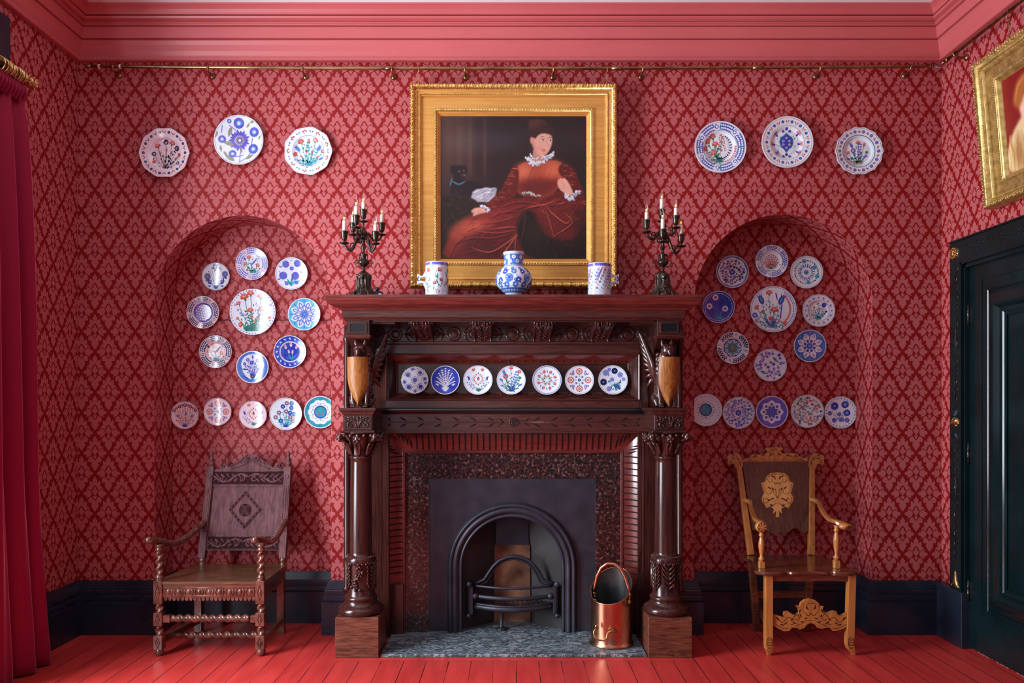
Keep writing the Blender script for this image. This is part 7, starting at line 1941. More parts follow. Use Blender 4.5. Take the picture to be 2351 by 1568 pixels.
candelabrum(1521.5, 'bronze candelabrum with candle bulbs at the right end of the mantel shelf', [(130, 455, 350, -.05), (360, 308, 168, 0), (328, 585, 440, -.10), (415, 525, 425, .09), (545, 397, 290, -.02), (625, 652, 525, .0)], -.33)

# ================================================================== curtain and pole
cu = thing('curtain', 'crimson velvet curtain on brass rings at the left window, hanging to the floor', 'curtain', (-2.75, -1.0, 0))
a = MB(); NU, NV = 150, 60; rows = []
for j in range(NV+1):
    v = j/NV; z = .012 + 3.245*v; row = []
    y0 = -.60 - .22*v**1.5 - .03*sin(v*5); y1 = -1.26
    for i in range(NU+1):
        u = i/NU; y = y0+(y1-y0)*u; ph = TAU*(4.0*u**.92) + .5*sin(3*v+u*4)
        am = (.052-.020*v)*(1+.3*sin(u*9+v)) * (1 if v < .93 else 1-.5*(v-.93)/.07)
        x = -2.735 + am*sin(ph) + .012*sin(ph*2.1+v*6) + .02*(1-v)
        if u < .03: x -= .05*(1-u/.03)
        if v > .955: x += .006*sin(u*150); 
        row.append((x, y + .012*cos(ph), z))
    rows.append(row)
a.loft(rows, M['velvet'], closed=False, smooth=True); o = a.build('velvet_drop', cu); sol = o.modifiers.new('thick', 'SOLIDIFY'); sol.thickness = .004
a = MB()
rows = [[(-2.70+.030*cos(t)+.005*sin(u*70), -.74-1.0*u, 3.285+.036*sin(t)-.01) for t in [TAU*k/14 for k in range(14)]] for u in [i/60 for i in range(61)]]
# gathered heading standing in soft tufts
rows = []
for j in range(9):
    v = j/8; rows.append([(-2.715 + (.02+.028*sin(PI*v))*sin(u*TAU*16+v) - .0*v, -.80-.44*u, 3.16+.11*v) for u in [i/240 for i in range(241)]])
a.loft(rows, M['velvet'], closed=False, smooth=True); a.build('gathered_heading', cu)
po = thing('curtain_pole', 'thick brass curtain pole with rings and ornate finial at the left window', 'curtain pole', (-2.70, -2.0, 3.30))
BR = M['brass']; a = MB(); a.tube([(-2.70, -.78, 3.305), (-2.70, -3.5, 3.305)], .022, BR, 18); a.build('pole', po)
a = MB(); a.lathe((-2.70, 0, 3.305), [(.022, -.80), (.030, -.795), (.030, -.785), (.024, -.78), (.024, -.755), (.031, -.75), (.031, -.742), (.020, -.737), (.030, -.725), (.034, -.712), (.031, -.698), (.020, -.688), (.012, -.684), (.016, -.678), (.010, -.668), (.003, -.664)], BR, 24, 'Y')
for k in range(10): a.ball((-2.70+.032*cos(k*.63), -.712, 3.305+.032*sin(k*.63)), .007, BR, 7, 5)
for k in range(8): a.ball((-2.70+.025*cos(k*.785), -.768, 3.305+.025*sin(k*.785)), .007, BR, 7, 5)
a.build('finial', po)
y = -.815
for k in range(11):
    a = MB(); a.tube([(-2.70+.034*cos(t)+.004*sin(t), y+.006*sin(t+k), 3.298+.036*sin(t)) for t in [TAU*i/20 for i in range(20)]], .0042, BR, 7, closed=True); a.build('ring', po); y -= .014 if k % 3 else .022
a = MB(); a.lathe((XL+.045, -.98, 3.305), [(.03, 0), (.03, .01), (.012, .02), (.012, .12)], BR, 16, 'X'); a.build('wall_bracket', po)
# ================================================================== chairs
def twist(mb, p, q, r, mat, turns, lobes=2, n=14, amp=.26):
    p, q = Vector(p), Vector(q); L = (q-p).length; t = (q-p)/L; u = Vector((0, 1, 0)) if abs(t.z) > .5 else Vector((0, 0, 1)); u = (u-t*u.dot(t)).normalized(); w_ = t.cross(u)
    N = int(max(10, turns*16)); rings = []
    for i in range(N+1):
        f = i/N; ed = min(1, min(f, 1-f)*N/3+.35); ring = []
        for j in range(n):
            a = TAU*j/n; rr_ = r*(1+amp*ed*cos(lobes*(a-TAU*turns/lobes*f*1.0)))*(.86+.14*ed)
            ring.append(tuple(p+t*(L*f)+(u*cos(a)+w_*sin(a))*rr_))
        rings.append(ring)
    mb.loft(rings, mat, True, True, True, True)
def panel_map(z_base, y_base, slope):
    def f(x, z, h):
        l = math.sqrt(1+slope*slope); return (x, y_base + slope*(z-z_base) - h/l, z + h*slope/l)
    return f
def solve(px, py, z_base, y_base, slope):
    Y = y_base
    for _ in range(6): Z = zz(py, Y); Y = y_base + slope*(Z-z_base)
    return xx(px, Y), zz(py, Y)
# ---- left: carved oak armchair with barley twist legs
ch = thing('carved_armchair', 'purple brown carved oak armchair with barley twist legs in front of the left niche', 'chair', (xx(483, -.2), -.21, 0))
T2, CV, DKC = M['turn'], M['carve'], M['carvedk']; YFc = -.447; k1 = 1/(2.861*S(YFc))
def X1(zx, Y=YFc): return xx(320+zx/2.861, Y)
def Z1(zy, Y=YFc): return zz(1020+zy/2.861, Y)
xl, xr = X1(132), X1(800)
for x in (xl, xr):
    a = MB(); hb = .0265
    a.lathe((x, YFc, 0), [(.004, 0), (.018, .003), (.026, .014), (.027, .028), (.022, .042), (.014, .05), (.014, .058)], T2, 20)
    for z0, z1 in ((1345, 1250), (1190, 1100), (1045, 893)): a.box(x-hb, x+hb, YFc-hb, YFc+hb, Z1(z0), Z1(z1), T2, .004)
    for z0, z1, tn in ((1252, 1188, 1.2), (1102, 1043, 1.2), (856, 700, 3.2)): twist(a, (x, YFc, Z1(z0)), (x, YFc, Z1(z1)), .0205 if z0 != 856 else .0195, T2, tn)
    a.lathe((x, YFc, 0), [(.024, Z1(893)), (.026, Z1(888)), (.020, Z1(882)), (.024, Z1(876)), (.024, Z1(866)), (.018, Z1(862)), (.022, Z1(856))], T2, 18)
    a.lathe((x, YFc, 0), [(.018, Z1(702)), (.024, Z1(694)), (.024, Z1(686)), (.017, Z1(680)), (.022, Z1(672)), (.024, Z1(655))], T2, 18)
    o = a.build('front_leg', ch)
    ar_ = Art(XZ(YFc-hb))
    for zy in (1297, 1145, 970):
        hh = .030 if zy != 970 else .045; z = Z1(zy); d = [(x, z+hh), (x+.014, z), (x, z-hh), (x-.014, z)]
        ar_.rib(d+[d[0]], .004, .002, DKC); ar_.dome(x, z, .005, .004, T2, ry=hh*.4)
    ar_.build('lozenge_carving', o)
a = MB(); twist(a, (xl+.075, YFc, Z1(1143)), (xr-.065, YFc, Z1(1143)), .0205, T2, 9.5); 
for x0, x1 in ((xl+.02, xl+.07), (xr-.06, xr-.02)): a.box(x0, x1, YFc-.019, YFc+.019, Z1(1168), Z1(1120), T2, .004)
a.build('twist_stretcher', ch)
a = MB(); YS = -.33; zS = .088; twist(a, (xl+.10, YS, zS), (xr-.03, YS, zS), .019, T2, 9); a.tube([(xl, YS, zS), (xl+.10, YS, zS)], .017, T2, 12); a.tube([(xr-.03, YS, zS), (xr, YS, zS)], .017, T2, 12); a.build('twist_stretcher', ch)
xbl, xbr = X1(392, .0), X1(932, .0)
for x0, x1 in ((xl, xbl), (xr, xbr)):
    a = MB(); a.bar((x0, YFc, .088), (x1, .0, .088), .036, .034, M['carvedk'] if False else T2); a.build('side_stretcher', ch)
    a = MB(); a.bar((x0, YFc+.02, .375), (x1, .0, .375), .022, .075, T2); a.build('side_rail', ch)
    a = MB(); a.bar((x1, .0, 0.0), (x1, .0, .43), .045, .045, T2, up=(0, 1, 0)); a.build('rear_leg', ch)
a = MB(); a.bar((xbl, 0, .375), (xbr, 0, .375), .02, .07, T2); a.build('rear_rail', ch)
# front rail with carving and fretted lower edge
a = MB(); zr0, zr1 = Z1(1000), Z1(930)
a.box(xl+.02, xr-.02, YFc-.016, YFc+.014, zr0, zr1, T2)
n = 22; 
for k in range(n):
    x = xl+.03+(xr-xl-.06)*(k+.5)/n; wv_ = (xr-xl-.06)/n*.40
    a.prism([(x-wv_, YFc-.012, zr0), (x+wv_, YFc-.012, zr0), (x+wv_, YFc-.012, zr0-.012), (x+wv_*.5, YFc-.012, zr0-.022), (x-wv_*.5, YFc-.012, zr0-.022), (x-wv_, YFc-.012, zr0-.012)], (0, .018, 0), T2)
o = a.build('front_rail', ch)
ar_ = Art(XZ(YFc-.016)); zm = (zr0+zr1)/2
for z in (zr0+.008, zr1-.008): ar_.rib([(xl+.03, z), (xr-.03, z)], .006, .004, T2)
for k in range(9):
    x = xl+.06+(xr-xl-.12)*k/8
    ar_.dome(x, zm, .014, .007, T2, ry=.018)
    for s in (-1, 1): ar_.rib([(x+s*.018, zm+.018), (x+s*.026, zm), (x+s*.018, zm-.018)], .006, .006, T2)
ar_.build('rail_carving', o)
a = MB(); zt = Z1(903, -.47)
out = [(xl-.012 if False else xl+.028, -.475), (xr-.028, -.475), (xr-.028, -.43), (xr+.026, -.42), (xbr+.028, .03), (xbl-.028, .03), (xl-.026, -.42), (xl+.028, -.43)]
for z0, z1, g in ((zt-.030, zt-.014, -.010), (zt-.014, zt-.006, .0), (zt-.006, zt, -.006)):
    a.prism([(x, y-(g if y < -.46 else 0)*1, z0) for x, y in out], (0, 0, z1-z0), M['walnutseat'])
a.build('seat', ch)
# back
zb0, yb0, sl = .44, .0, .19
pm_ = panel_map(zb0, yb0, sl)
def BK(zx, zy): return solve(320+zx/2.861, 1020+zy/2.861, zb0, yb0, sl)
for (zx0, zx1, sd) in ((413, 475, -1), (943, 979, 1)):
    a = MB(); x0, z0 = BK(zx0, 745); x1, z1 = BK(zx1, 150)
    p0 = Vector(pm_(x0, z0, .0)); p1 = Vector(pm_(x1, z1, .0)); a.bar(p0, p1, .043, .043, CV, up=(0, 1, 0))
    xs0, zs0 = BK(zx0-6, 800); a.lathe((x0, p0.y, 0), [(.016, zt-.01), (.020, zt+.006), (.014, zt+.012), (.022, zt+.026), (.022, zt+.040), (.015, z0-.004), (.021, z0+.002)], M['turn'], 18)
    a.lathe((p1.x, p1.y, p1.z), [(.021, 0), (.016, .004), (.013, .012), (.020, .018), (.021, .026), (.012, .034), (.010, .044), (.016, .050), (.0165, .058), (.009, .068), (.010, .076), (.013, .084), (.013, .094), (.008, .104), (.003, .110)], CV, 18)
    o = a.build('back_post', ch)
    ar_ = Art(panel_map(zb0, yb0-.0215, sl))
    for k in range(15): f = .30+.48*k/15*1.0; x = x0+(x1-x0)*f; z = z0+(z1-z0)*f; ar_.dome(x, z, .006, .004, CV, ry=.010, n=7)
    for e in (-.014, .014): ar_.rib([(x0+(x1-x0)*.28+e, z0+(z1-z0)*.28), (x0+(x1-x0)*.8+e, z0+(z1-z0)*.8)], .004, .003, CV)
    f = .9; ar_.rib([(x0+(x1-x0)*f+.012*cos(t), z0+(z1-z0)*f+.012*sin(t)) for t in [TAU*i/12 for i in range(13)]], .005, .004, CV)
    ar_.build('post_carving', o)
P4 = lambda pts: [BK(*p) for p in pts]
bm_ = Art(pm_)
bm_.slab(P4([(440, 600), (925, 600), (920, 697), (432, 697)]), -.012, .010, CV); o1 = bm_.build('lower_back_rail', ch)
bm_ = Art(pm_); bm_.slab(P4([(478, 272), (956, 272), (930, 602), (444, 602)]), -.012, .002, CV); o2 = bm_.build('back_panel', ch)
bm_ = Art(pm_); bm_.slab(P4([(490, 165), (962, 165), (955, 278), (480, 278)]), -.012, .010, CV); o3 = bm_.build('upper_back_rail', ch)
bm_ = Art(pm_)
crest = [(530, 170), (535, 128), (565, 125), (585, 150), (630, 125), (680, 85), (715, 68), (740, 66), (775, 70), (810, 100), (850, 130), (885, 150), (900, 122), (930, 122), (935, 168)]
bm_.slab(P4(crest)[::-1], -.008, .010, CV)
q = P4([(600, 150), (640, 138), (690, 100), (716, 86)]); 
for s, cx_ in ((1, 716), (-1, 772)):
    x, z = BK(cx_, 92); bm_.scroll(x, z, .020, PI/2, s*1.2, .009, .008, CV, L=.010)
for cx_, s in ((553, 1), (914, -1)): x, z = BK(cx_, 143); bm_.scroll(x, z, .017, PI/2, s*1.3, .009, .010, CV, L=.010)
for pts in ([(590, 150), (640, 128), (690, 90)], [(880, 150), (840, 128), (800, 95)], [(610, 160), (680, 140), (740, 110), (800, 140), (860, 160)]): bm_.rib(smoothl(P4(pts)), .008, .007, CV, .010)
for k in range(6): x, z = BK(620+k*22, 140-k*6); bm_.cleaf(x, z, .028, .010, .9, .007, CV, L=.010); x, z = BK(870-k*22, 144-k*6); bm_.cleaf(x, z, .028, .010, PI-.9, .007, CV, L=.010)
bm_.build('crest', ch)
def scrollband(par, zc, x0z, x1z, w_, h_):
    c = Art(pm_)
    xa, za = BK(x0z, zc); xb, zb = BK(x1z, zc); hh = h_*k1*1.1
    for z in (za+hh, za-hh): c.rib([(xa, z), (xb, z)], .006, .005, CV, .010)
    for m in (0, 1):
        ctr = (xa+xb)/2; s = 1 if m else -1; Ln = (xb-xa)/2
        pts = [(ctr+s*Ln*t, za+hh*.62*sin(t*PI*2.1+.2)) for t in [i/24 for i in range(25)]]; c.rib(pts, .014, .008, CV, .010)
        for t_, sg in ((.18, 1), (.42, -1), (.80, 1)):
            c.scroll(ctr+s*Ln*t_, za-sg*hh*.12, hh*.52, PI/2*sg, s*sg*1.2, .011, .009, CV, .010)
        for k in range(12): t_ = .05+.078*k; c.cleaf(ctr+s*Ln*t_, za, hh*1.05, .013, (1 if k % 2 else -1)*.8 + (0 if s > 0 else PI), .008, CV, L=.010)
        # dark sheet laid on the rail, its colour stands for shade between scrolls
    c.slab([(xa, za-hh), (xb, za-hh), (xb, za+hh), (xa, za+hh)], .0101, .0103, DKC)
    c.build('scroll_carving', par)
scrollband(o3, 222, 492, 952, .01, 42); scrollband(o1, 648, 452, 918, .01, 40)
c = Art(pm_); dm_ = P4([(700, 305), (803, 430), (690, 556), (588, 430)]); di = P4([(699, 330), (783, 430), (691, 531), (608, 430)])
for i in range(4):
    j = (i+1) % 4; c.slab([dm_[i], dm_[j], di[j], di[i]], .0022, .0030, DKC)
    for k in range(5):
        f = (k+.5)/5; x = (dm_[i][0]+di[i][0])/2*(1-f)+(dm_[j][0]+di[j][0])/2*f; z = (dm_[i][1]+di[i][1])/2*(1-f)+(dm_[j][1]+di[j][1])/2*f
        c.dome(x, z, .012, .004, CV, ry=.005, a=math.atan2(dm_[j][1]-dm_[i][1], dm_[j][0]-dm_[i][0]), L=.003)
for d in (dm_, di): c.rib(d+[d[0]], .004, .003, CV, .002, smooth=False)
x, z = BK(696, 432); R_ = .041
c.slab([(x+R_*cos(t), z+R_*sin(t)) for t in [TAU*i/28 for i in range(28)]], .0022, .0030, DKC)
c.rib([(x+R_*cos(t), z+R_*sin(t)) for t in [TAU*i/28 for i in range(29)]], .004, .004, CV, .002)
for s in (-1, 1):
    c.rib([(x-R_*.9, z+s*.005), (x+R_*.9, z+s*.005)], .005, .003, CV, .003)
    for s2 in (-1, 1): c.rib(bez((x+s2*.004, z+s*.008), (x+s2*.006, z+s*.036), (x+s2*.028, z+s*.022)), .007, .004, CV, .003); c.dome(x+s2*.020, z+s*.014, .006, .004, CV, L=.003)
c.build('lozenge_panel_carving', o2)
# arms
for side, lst in ((-1, [(62, 628, -.52), (100, 630, -.475), (150, 640, -.40), (240, 650, -.27), (330, 598, -.13), (400, 535, -.01), (440, 505, .05)]), (1, [(762, 628, -.52), (800, 625, -.475), (845, 640, -.40), (885, 628, -.28), (915, 585, -.14), (945, 530, -.02), (962, 500, .05)])):
    a = MB(); pts = smoothl([(X1(zx, Y), Y, Z1(zy, Y)) for zx, zy, Y in lst]); n_ = len(pts)
    a.tube(pts, [.021 if i < 3 else .0195-.0*i for i in range(n_)], M['turn'], 12)
    a.ball(pts[0], .023, M['turn'], 12, 8); p = pts[0]
    for s in (-1, 1): a.ball((p[0]+s*.013, p[1]-.004, p[2]-.006), .012, M['turn'], 10, 6)
    for i in range(3, n_-2): p = pts[i]; a.ball((p[0]+side*-.010*(-1)**i, p[1], p[2]+.011), .009, M['turn'], 7, 5)
    a.build('arm', ch)

# ---- right: marquetry armchair
c2 = thing('marquetry_armchair', 'satinwood and walnut marquetry armchair with shaped crest in front of the right niche', 'chair', (1.77, -.21, 0))
YFd = -.436; ST, IN, WN, SW = M['satin'], M['inlay'], M['walnut'], M['seat2']
def X2(zx, Y=YFd): return xx(1600+zx/2.761, Y)
def Z2(zy, Y=YFd): return zz(1000+zy/2.761, Y)
zs2 = .506
for zx, zf_ in ((452, (455, 1390)), (978, (985, 1390))):
    a = MB(); x = X2(zx); hb = .0225; sg = 1 if zx > 700 else -1
    rings = []
    for z, dx, q in ((zs2-.02, 0, 1), (.13, 0 if sg < 0 else -.010, 1), (.07, 0 if sg < 0 else -.012, 1), (.04, .001 if sg < 0 else -.006, .92), (.012, .004 if sg < 0 else .010, .55), (0, .004 if sg < 0 else .014, .45)):
        rings.append([(x+dx+i*hb*q, YFd+j*hb*q, z) for i, j in ((-1, -1), (1, -1), (1, 1), (-1, 1))])
    a.loft(rings, ST, True, True); o = a.build('front_leg', c2, bevel=.003)
    ar_ = Art(XZ(YFd-hb)); xq = x + (0 if sg < 0 else -.010)
    ar_.rib([(xq-.015, .062), (xq-.015, .105), (xq, .112), (xq+.015, .105), (xq+.015, .062)], .004, .001, IN)
    for k in range(4): ar_.cleaf(xq, .045+.016*k, .014, .006, .7, .001, IN); ar_.cleaf(xq, .045+.016*k, .014, .006, PI-.7, .001, IN)
    ar_.build('foot_inlay', o)
    ar_ = None
# seat board: serpentine front
a = MB(); prof = []
F = [(1.448, -.430), (1.452, -.462), (1.480, -.482), (1.53, -.492), (1.60, -.486), (1.625, -.470), (1.645, -.468), (1.66, -.482), (1.70, -.478), (1.755, -.472), (1.81, -.476), (1.86, -.482), (1.885, -.470), (1.905, -.470), (1.92, -.486), (1.98, -.492), (2.03, -.482), (2.06, -.458), (2.062, -.430), (2.035, -.39), (2.045, -.20), (2.05, -.06), (2.035, -.015), (1.99, .03), (1.90, .045), (1.77, .04), (1.64, .045), (1.56, .03), (1.505, -.02), (1.500, -.075), (1.525, -.11), (1.51, -.25), (1.475, -.39)]
F = smoothp(F, 1); cxF = 1.776
rings = []
for z, ins in ((zs2-.024, .016), (zs2-.020, .006), (zs2-.012, .0), (zs2-.004, .002), (zs2, .008)): rings.append([(x+(cxF-x)*ins*2, y+(-.22-y)*ins*2, z) for x, y in F])
a.loft(rings, SW, True, True, True); a.build('seat', c2)
a = MB(); a.box(X2(478), X2(952), YFd-.012, YFd+.012, Z2(921), zs2-.022, SW, .002); a.build('front_apron', c2)
# back posts and rear legs in one raking line
zb, yb, sl2 = .50, .02, .316
pm2 = panel_map(zb, yb, sl2)
def BK2(zx, zy): return solve(1600+zx/2.761, 1000+zy/2.761, zb, yb, sl2)
for top, bot, ft in (((263, 185), (343, 758), (383, 1245)), ((728, 185), (724, 756), (692, 1238))):
    a = MB(); x0, z0 = BK2(*bot); x1, z1 = BK2(*top); p0 = Vector(pm2(x0, zs2-.0, 0)); p1 = Vector(pm2(x1, z1, 0))
    fx = X2(ft[0], .02)
    a.bar(p0, p1, .042, .032, ST, up=(0, 1, 0), w2=.036); o = a.build('back_post', c2, bevel=.004)
    a = MB(); a.bar((fx, .045, 0), (fx*.75+p0.x*.25, .025, .14), .040, .044, SW, up=(0, 1, 0)); a.bar((fx*.75+p0.x*.25, .025, .14), (p0.x, p0.y-.005, zs2-.02), .044, .040, SW, up=(0, 1, 0), w2=.040); a.build('rear_leg', c2, bevel=.003)
fxl, fxr = X2(383, .02), X2(692, .02)
a = MB(); a.box(fxl-.01, fxr+.01, .012, .032, zz(1372, .02), zz(1357, .02), SW); a.build('rear_stretcher', c2)
for x0, x1 in ((X2(452), fxl), (X2(978), fxr)):
    a = MB(); a.bar((x0, YFd, .175), (x1, .03, .165), .020, .042, SW); a.build('side_stretcher', c2)
a = MB(); a.box(X2(382, 0), X2(690, 0), -.0, .02, .44, zs2-.02, SW); a.build('rear_rail', c2)
def B2(pts): return [BK2(*p) for p in pts]
pan = [(286, 165), (712, 165), (708, 590), (690, 618), (665, 618), (645, 592), (610, 588), (580, 612), (550, 630), (532, 614), (515, 614), (495, 630), (462, 614), (435, 590), (400, 588), (370, 600), (348, 600)]
c = Art(pm2); c.slab(B2(pan)[::-1], -.008, .008, WN)
pz = c.build('back_panel', c2)
# chevron veneer seams
c = Art(pm2)
xm0, zm0 = BK2(500, 168); xm1, zm1 = BK2(515, 600)
c.rib([(xm0, zm0), (xm1, zm1)], .0012, .0004, IN, .0081)
for k in range(22):
    for s in (-1, 1):
        z = zm0-.02-k*.019; xs_ = xm0+(xm1-xm0)*k/24; L = min(.20, (z-zm1)*1.1 + .06); 
        if z < zm1+.02: continue
        up = min(.185, (zm0-z)*1.0)
        c.stroke([(xs_, z), (xs_+s*up, z+up*.92)], .0022, 'vein1', 52)
c.SUB = 1e9
car_h = [(0, 235), (45, 240), (70, 262), (76, 290), (102, 303), (95, 330), (85, 365), (98, 390), (99, 415), (82, 440), (70, 462), (42, 450), (24, 470), (30, 490), (12, 500), (12, 516), (0, 520)]
cart = [(508+x, y) for x, y in car_h] + [(508-x, y) for x, y in car_h[::-1][1:-1]]
c.slab(B2(cart)[::-1], .008, .0088, M['inlaylt'])
def inl(c, pts, w_, L=.0089, f=BK2): c.rib(smoothl([f(*p) for p in pts]), w_, .0003, IN, L)
for s in (-1, 1):
    S_ = lambda pts: [(508+s*x, y) for x, y in pts]
    inl(c, S_([(6, 248), (40, 250), (62, 272), (50, 296), (30, 290), (36, 276)]), .003)
    inl(c, S_([(80, 312), (92, 310), (84, 330), (74, 360), (60, 372), (40, 366), (36, 350)]), .003)
    inl(c, S_([(88, 392), (90, 418), (70, 430), (56, 412), (66, 398), (76, 408)]), .0035)
    inl(c, S_([(0, 400), (16, 372), (34, 346), (44, 332)]), .003); inl(c, S_([(0, 400), (10, 360), (14, 335)]), .003); inl(c, S_([(4, 430), (30, 440), (54, 436)]), .003)
    inl(c, S_([(0, 300), (14, 308), (22, 296)]), .005)
    for x, y, an in ((20, 350, 1.0), (40, 340, .6), (22, 398, -.3), (40, 408, -.2), (24, 448, .2), (10, 480, -1.2), (18, 264, .3), (12, 280, 1.2)):
        X_, Z_ = BK2(508+s*x, y); c.cleaf(X_, Z_, .026, .009, an if s > 0 else PI-an, .0004, IN, L=.0089)
ed = B2([(508+(x-508)*.95, 380+(y-380)*.96) for x, y in cart]); c.rib(ed+[ed[0]], .0016, .0003, IN, .0089)
c.build('cartouche_inlay', pz, label='pale cartouche inlaid with dark foliage')
cr = [(284, 167), (300, 150), (335, 140), (345, 122), (380, 124), (400, 122), (430, 116), (446, 108), (444, 96), (428, 92), (436, 80), (470, 78), (490, 74), (515, 78), (535, 80), (541, 92), (526, 98), (530, 110), (545, 118), (590, 112), (632, 118), (640, 132), (668, 142), (684, 148), (692, 134), (698, 146), (697, 165)]
c = Art(pm2); c.slab(B2(cr)[::-1], -.008, .012, ST)
for pts in ([(330, 158), (370, 136), (400, 150), (430, 150)], [(450, 150), (465, 120), (445, 100)], [(520, 150), (510, 120), (530, 96)], [(540, 152), (580, 130), (620, 150), (660, 152)], [(310, 160), (490, 158), (680, 160)], [(470, 100), (488, 88), (505, 100)]): inl(c, pts, .003, .012)
for k in range(14): X_, Z_ = BK2(325+k*26, 146-18*sin(PI*k/13)); c.cleaf(X_, Z_, .022, .008, .6 if k % 2 else 2.4, .0004, IN, L=.012)
c.build('crest_rail', c2)
for s, ox in ((-1, 263), (1, 728)):
    ear = [(24, 195), (22, 160), (10, 130), (-8, 113), (-30, 116), (-50, 122), (-72, 132), (-76, 150), (-66, 160), (-74, 172), (-62, 190), (-46, 180), (-30, 184), (-22, 205), (-8, 218), (12, 218)]
    c = Art(pm2); pts = [(ox-s*x*-1 if s < 0 else ox-x, y) for x, y in ear]
    pts = [(ox+(x if s < 0 else -x), y) for x, y in ear]
    pp = B2(pts); c.slab(pp if s > 0 else pp[::-1], -.012, .016, ST)
    e_ = lambda l: [(ox+(x if s < 0 else -x), y) for x, y in l]
    inl(c, e_([(10, 200), (6, 170), (-10, 150), (-40, 150), (-56, 165)]), .003, .016); inl(c, e_([(-6, 150), (-24, 132), (-50, 136)]), .003, .016)
    for x, y, an in ((0, 160, 2.2), (-26, 150, 2.8), (-44, 168, 3.6), (8, 190, 1.6), (-30, 130, 2.6)):
        X_, Z_ = BK2(ox+(x if s < 0 else -x), y); c.cleaf(X_, Z_, .022, .009, an if s < 0 else PI-an, .0004, IN, L=.016)
    c.build('crest_ear', c2)
# arms on turned posts
for side, lst, (pxz, pzy0, pzy1) in ((-1, [(298, 410, .095), (335, 420, .03), (345, 470, -.08), (368, 528, -.22), (400, 548, -.37), (405, 572, -.41)], (410, 830, 612)), (1, [(722, 402, .095), (768, 420, .03), (796, 480, -.08), (840, 530, -.20), (885, 545, -.35), (950, 575, -.40)], (885, 825, 578))):
    a = MB(); pts = smoothl([(X2(zx, Y), Y, Z2(zy, Y)) for zx, zy, Y in lst]); n_ = len(pts)
    rings = []
    for i, p in enumerate(pts):
        w_ = .017+.006*(i/n_) + (.006 if i > n_-5 else 0); h_ = .018 - .003*i/n_
        nx = Vector((1, 0, 0)); rings.append([(p[0]+w_*cos(t)*1.0, p[1]+.002*sin(t), p[2]+h_*sin(t)) for t in [PI/4+PI/2*k for k in range(4)] for _ in (0,)])
    rings = [[(q[0]*1, q[1], q[2]) for q in r_] for r_ in rings]
    a.loft(rings, ST, True, True)
    p = pts[-1]
    if side < 0: a.lathe((p[0], p[1]-.012, p[2]-.004), [(.020, -.016), (.032, -.014), (.034, -.008), (.034, .022), (.030, .028)], ST, 22, 'Y')
    else: a.ball((p[0]-.01, p[1]-.005, p[2]), .030, ST, 16, 8, sx=1.35, sz=.7)
    o = a.build('arm', c2, bevel=.004)
    ar_ = Art(lambda x, y, h, p=p: (p[0]+x, p[1]-.028-h, p[2]+y) if side < 0 else (p[0]-.008+x, p[1]-.036-h+.6*abs(x)**1.3, p[2]+y))
    for k in range(7):
        an = k*.9; ar_.cleaf(.010*cos(an), -.004+.010*sin(an)*(1 if side < 0 else .5), .018 if side < 0 else .020, .006, an if side < 0 else an*.25+(0 if k % 2 else PI), .001, IN)
    if side < 0: ar_.rib([(.028*cos(t), -.004+.028*sin(t)) for t in [TAU*i/20 for i in range(21)]], .003, .001, IN)
    ar_.build('scroll_inlay', o)
    a = MB(); x = X2(pxz, -.37); z0 = zs2-.002; z1 = Z2(pzy1, -.37); H = z1-z0
    a.box(x-.017, x+.017, -.387, -.353, z0, z0+H*.20, ST, .004)
    a.lathe((x, -.37, 0), [(.017, z0+H*.20), (.013, z0+H*.23), (.019, z0+H*.25), (.019, z0+H*.28), (.012, z0+H*.31), (.010, z0+H*.36), (.015, z0+H*.46), (.019, z0+H*.60), (.019, z0+H*.70), (.013, z0+H*.84), (.011, z0+H*.88), (.017, z0+H*.90), (.017, z0+H*.93), (.012, z0+H*.95), (.016, z1+.01)], ST, 20); a.build('arm_post', c2)
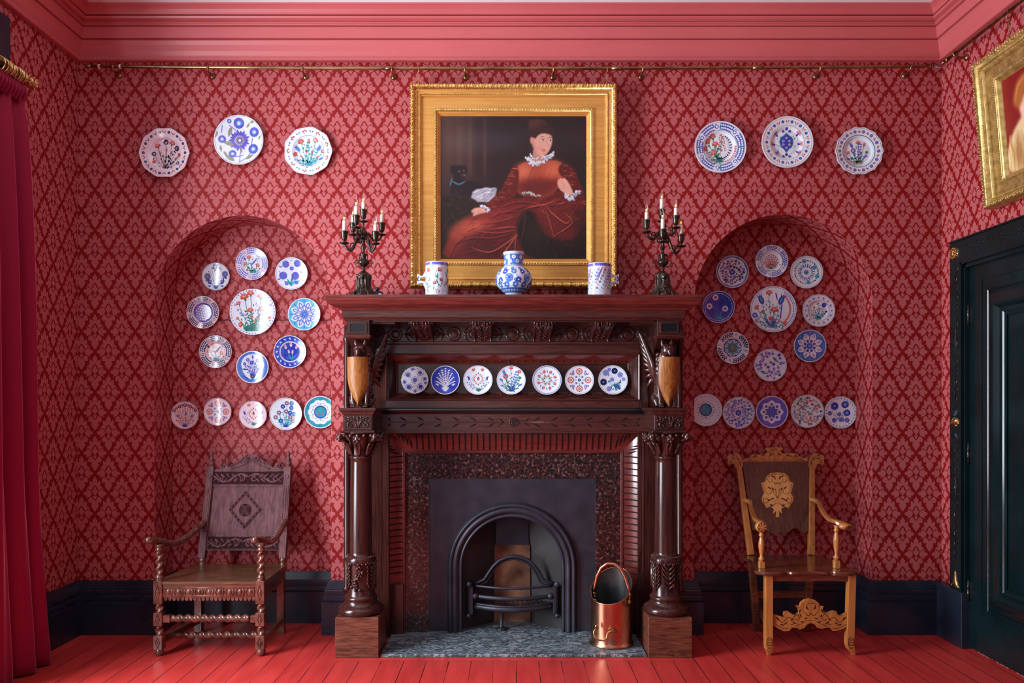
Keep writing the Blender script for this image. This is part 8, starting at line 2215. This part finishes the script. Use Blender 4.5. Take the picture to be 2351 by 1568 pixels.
# fretted front stretcher with inlay
fr_ = [(480, 1128), (520, 1140), (550, 1150), (545, 1128), (552, 1114), (575, 1112), (592, 1122), (620, 1138), (645, 1120), (640, 1095), (622, 1078), (650, 1078), (655, 1058), (680, 1038), (712, 1032), (745, 1040), (768, 1060), (775, 1080), (798, 1078), (788, 1110), (800, 1125), (830, 1118), (862, 1108), (882, 1112), (886, 1130), (905, 1140), (930, 1128), (956, 1116), (956, 1200), (925, 1218), (890, 1232), (855, 1234), (838, 1215), (820, 1212), (790, 1222), (760, 1214), (748, 1196), (718, 1184), (690, 1196), (680, 1212), (650, 1226), (625, 1214), (600, 1214), (580, 1234), (545, 1236), (505, 1215), (480, 1200)]
c = Art(XZ(YFd-.004)); c.slab([(X2(x), Z2(y)) for x, y in fr_][::-1], -.012, .008, ST); FI = lambda x, y: (X2(x), Z2(y))
for s in (-1, 1):
    m_ = lambda l: [(718+s*x, y) for x, y in l]
    for l, w_ in (([(225, 1150), (180, 1180), (150, 1150), (120, 1160), (110, 1190), (130, 1195)], .004), ([(110, 1150), (90, 1130), (70, 1150), (84, 1168), (98, 1158)], .004), ([(0, 1060), (24, 1066), (30, 1090), (14, 1100)], .004), ([(20, 1130), (50, 1110), (50, 1080), (38, 1064)], .003), ([(225, 1190), (180, 1216), (140, 1216)], .003), ([(100, 1200), (60, 1190), (24, 1168), (0, 1170)], .003), ([(0, 1120), (14, 1138), (30, 1132)], .004)):
        c.rib(smoothl([FI(*p) for p in m_(l)]), w_, .0003, IN, .008)
    for x, y, an in ((200, 1165, .8), (170, 1200, .3), (130, 1170, 2.5), (90, 1190, .4), (60, 1150, 1.2), (40, 1180, .2), (20, 1100, 1.2), (20, 1150, -.4), (150, 1180, -.6), (75, 1120, 2.)):
        X_, Z_ = FI(718+s*x, y); c.cleaf(X_, Z_, .026, .009, an if s > 0 else PI-an, .0004, IN, L=.008)
ed = [FI(718+(x-718)*.975, 1145+(y-1145)*.86) for x, y in fr_]; c.rib(ed+[ed[0]], .0016, .0003, IN, .008)
c.build('fretted_stretcher', c2)
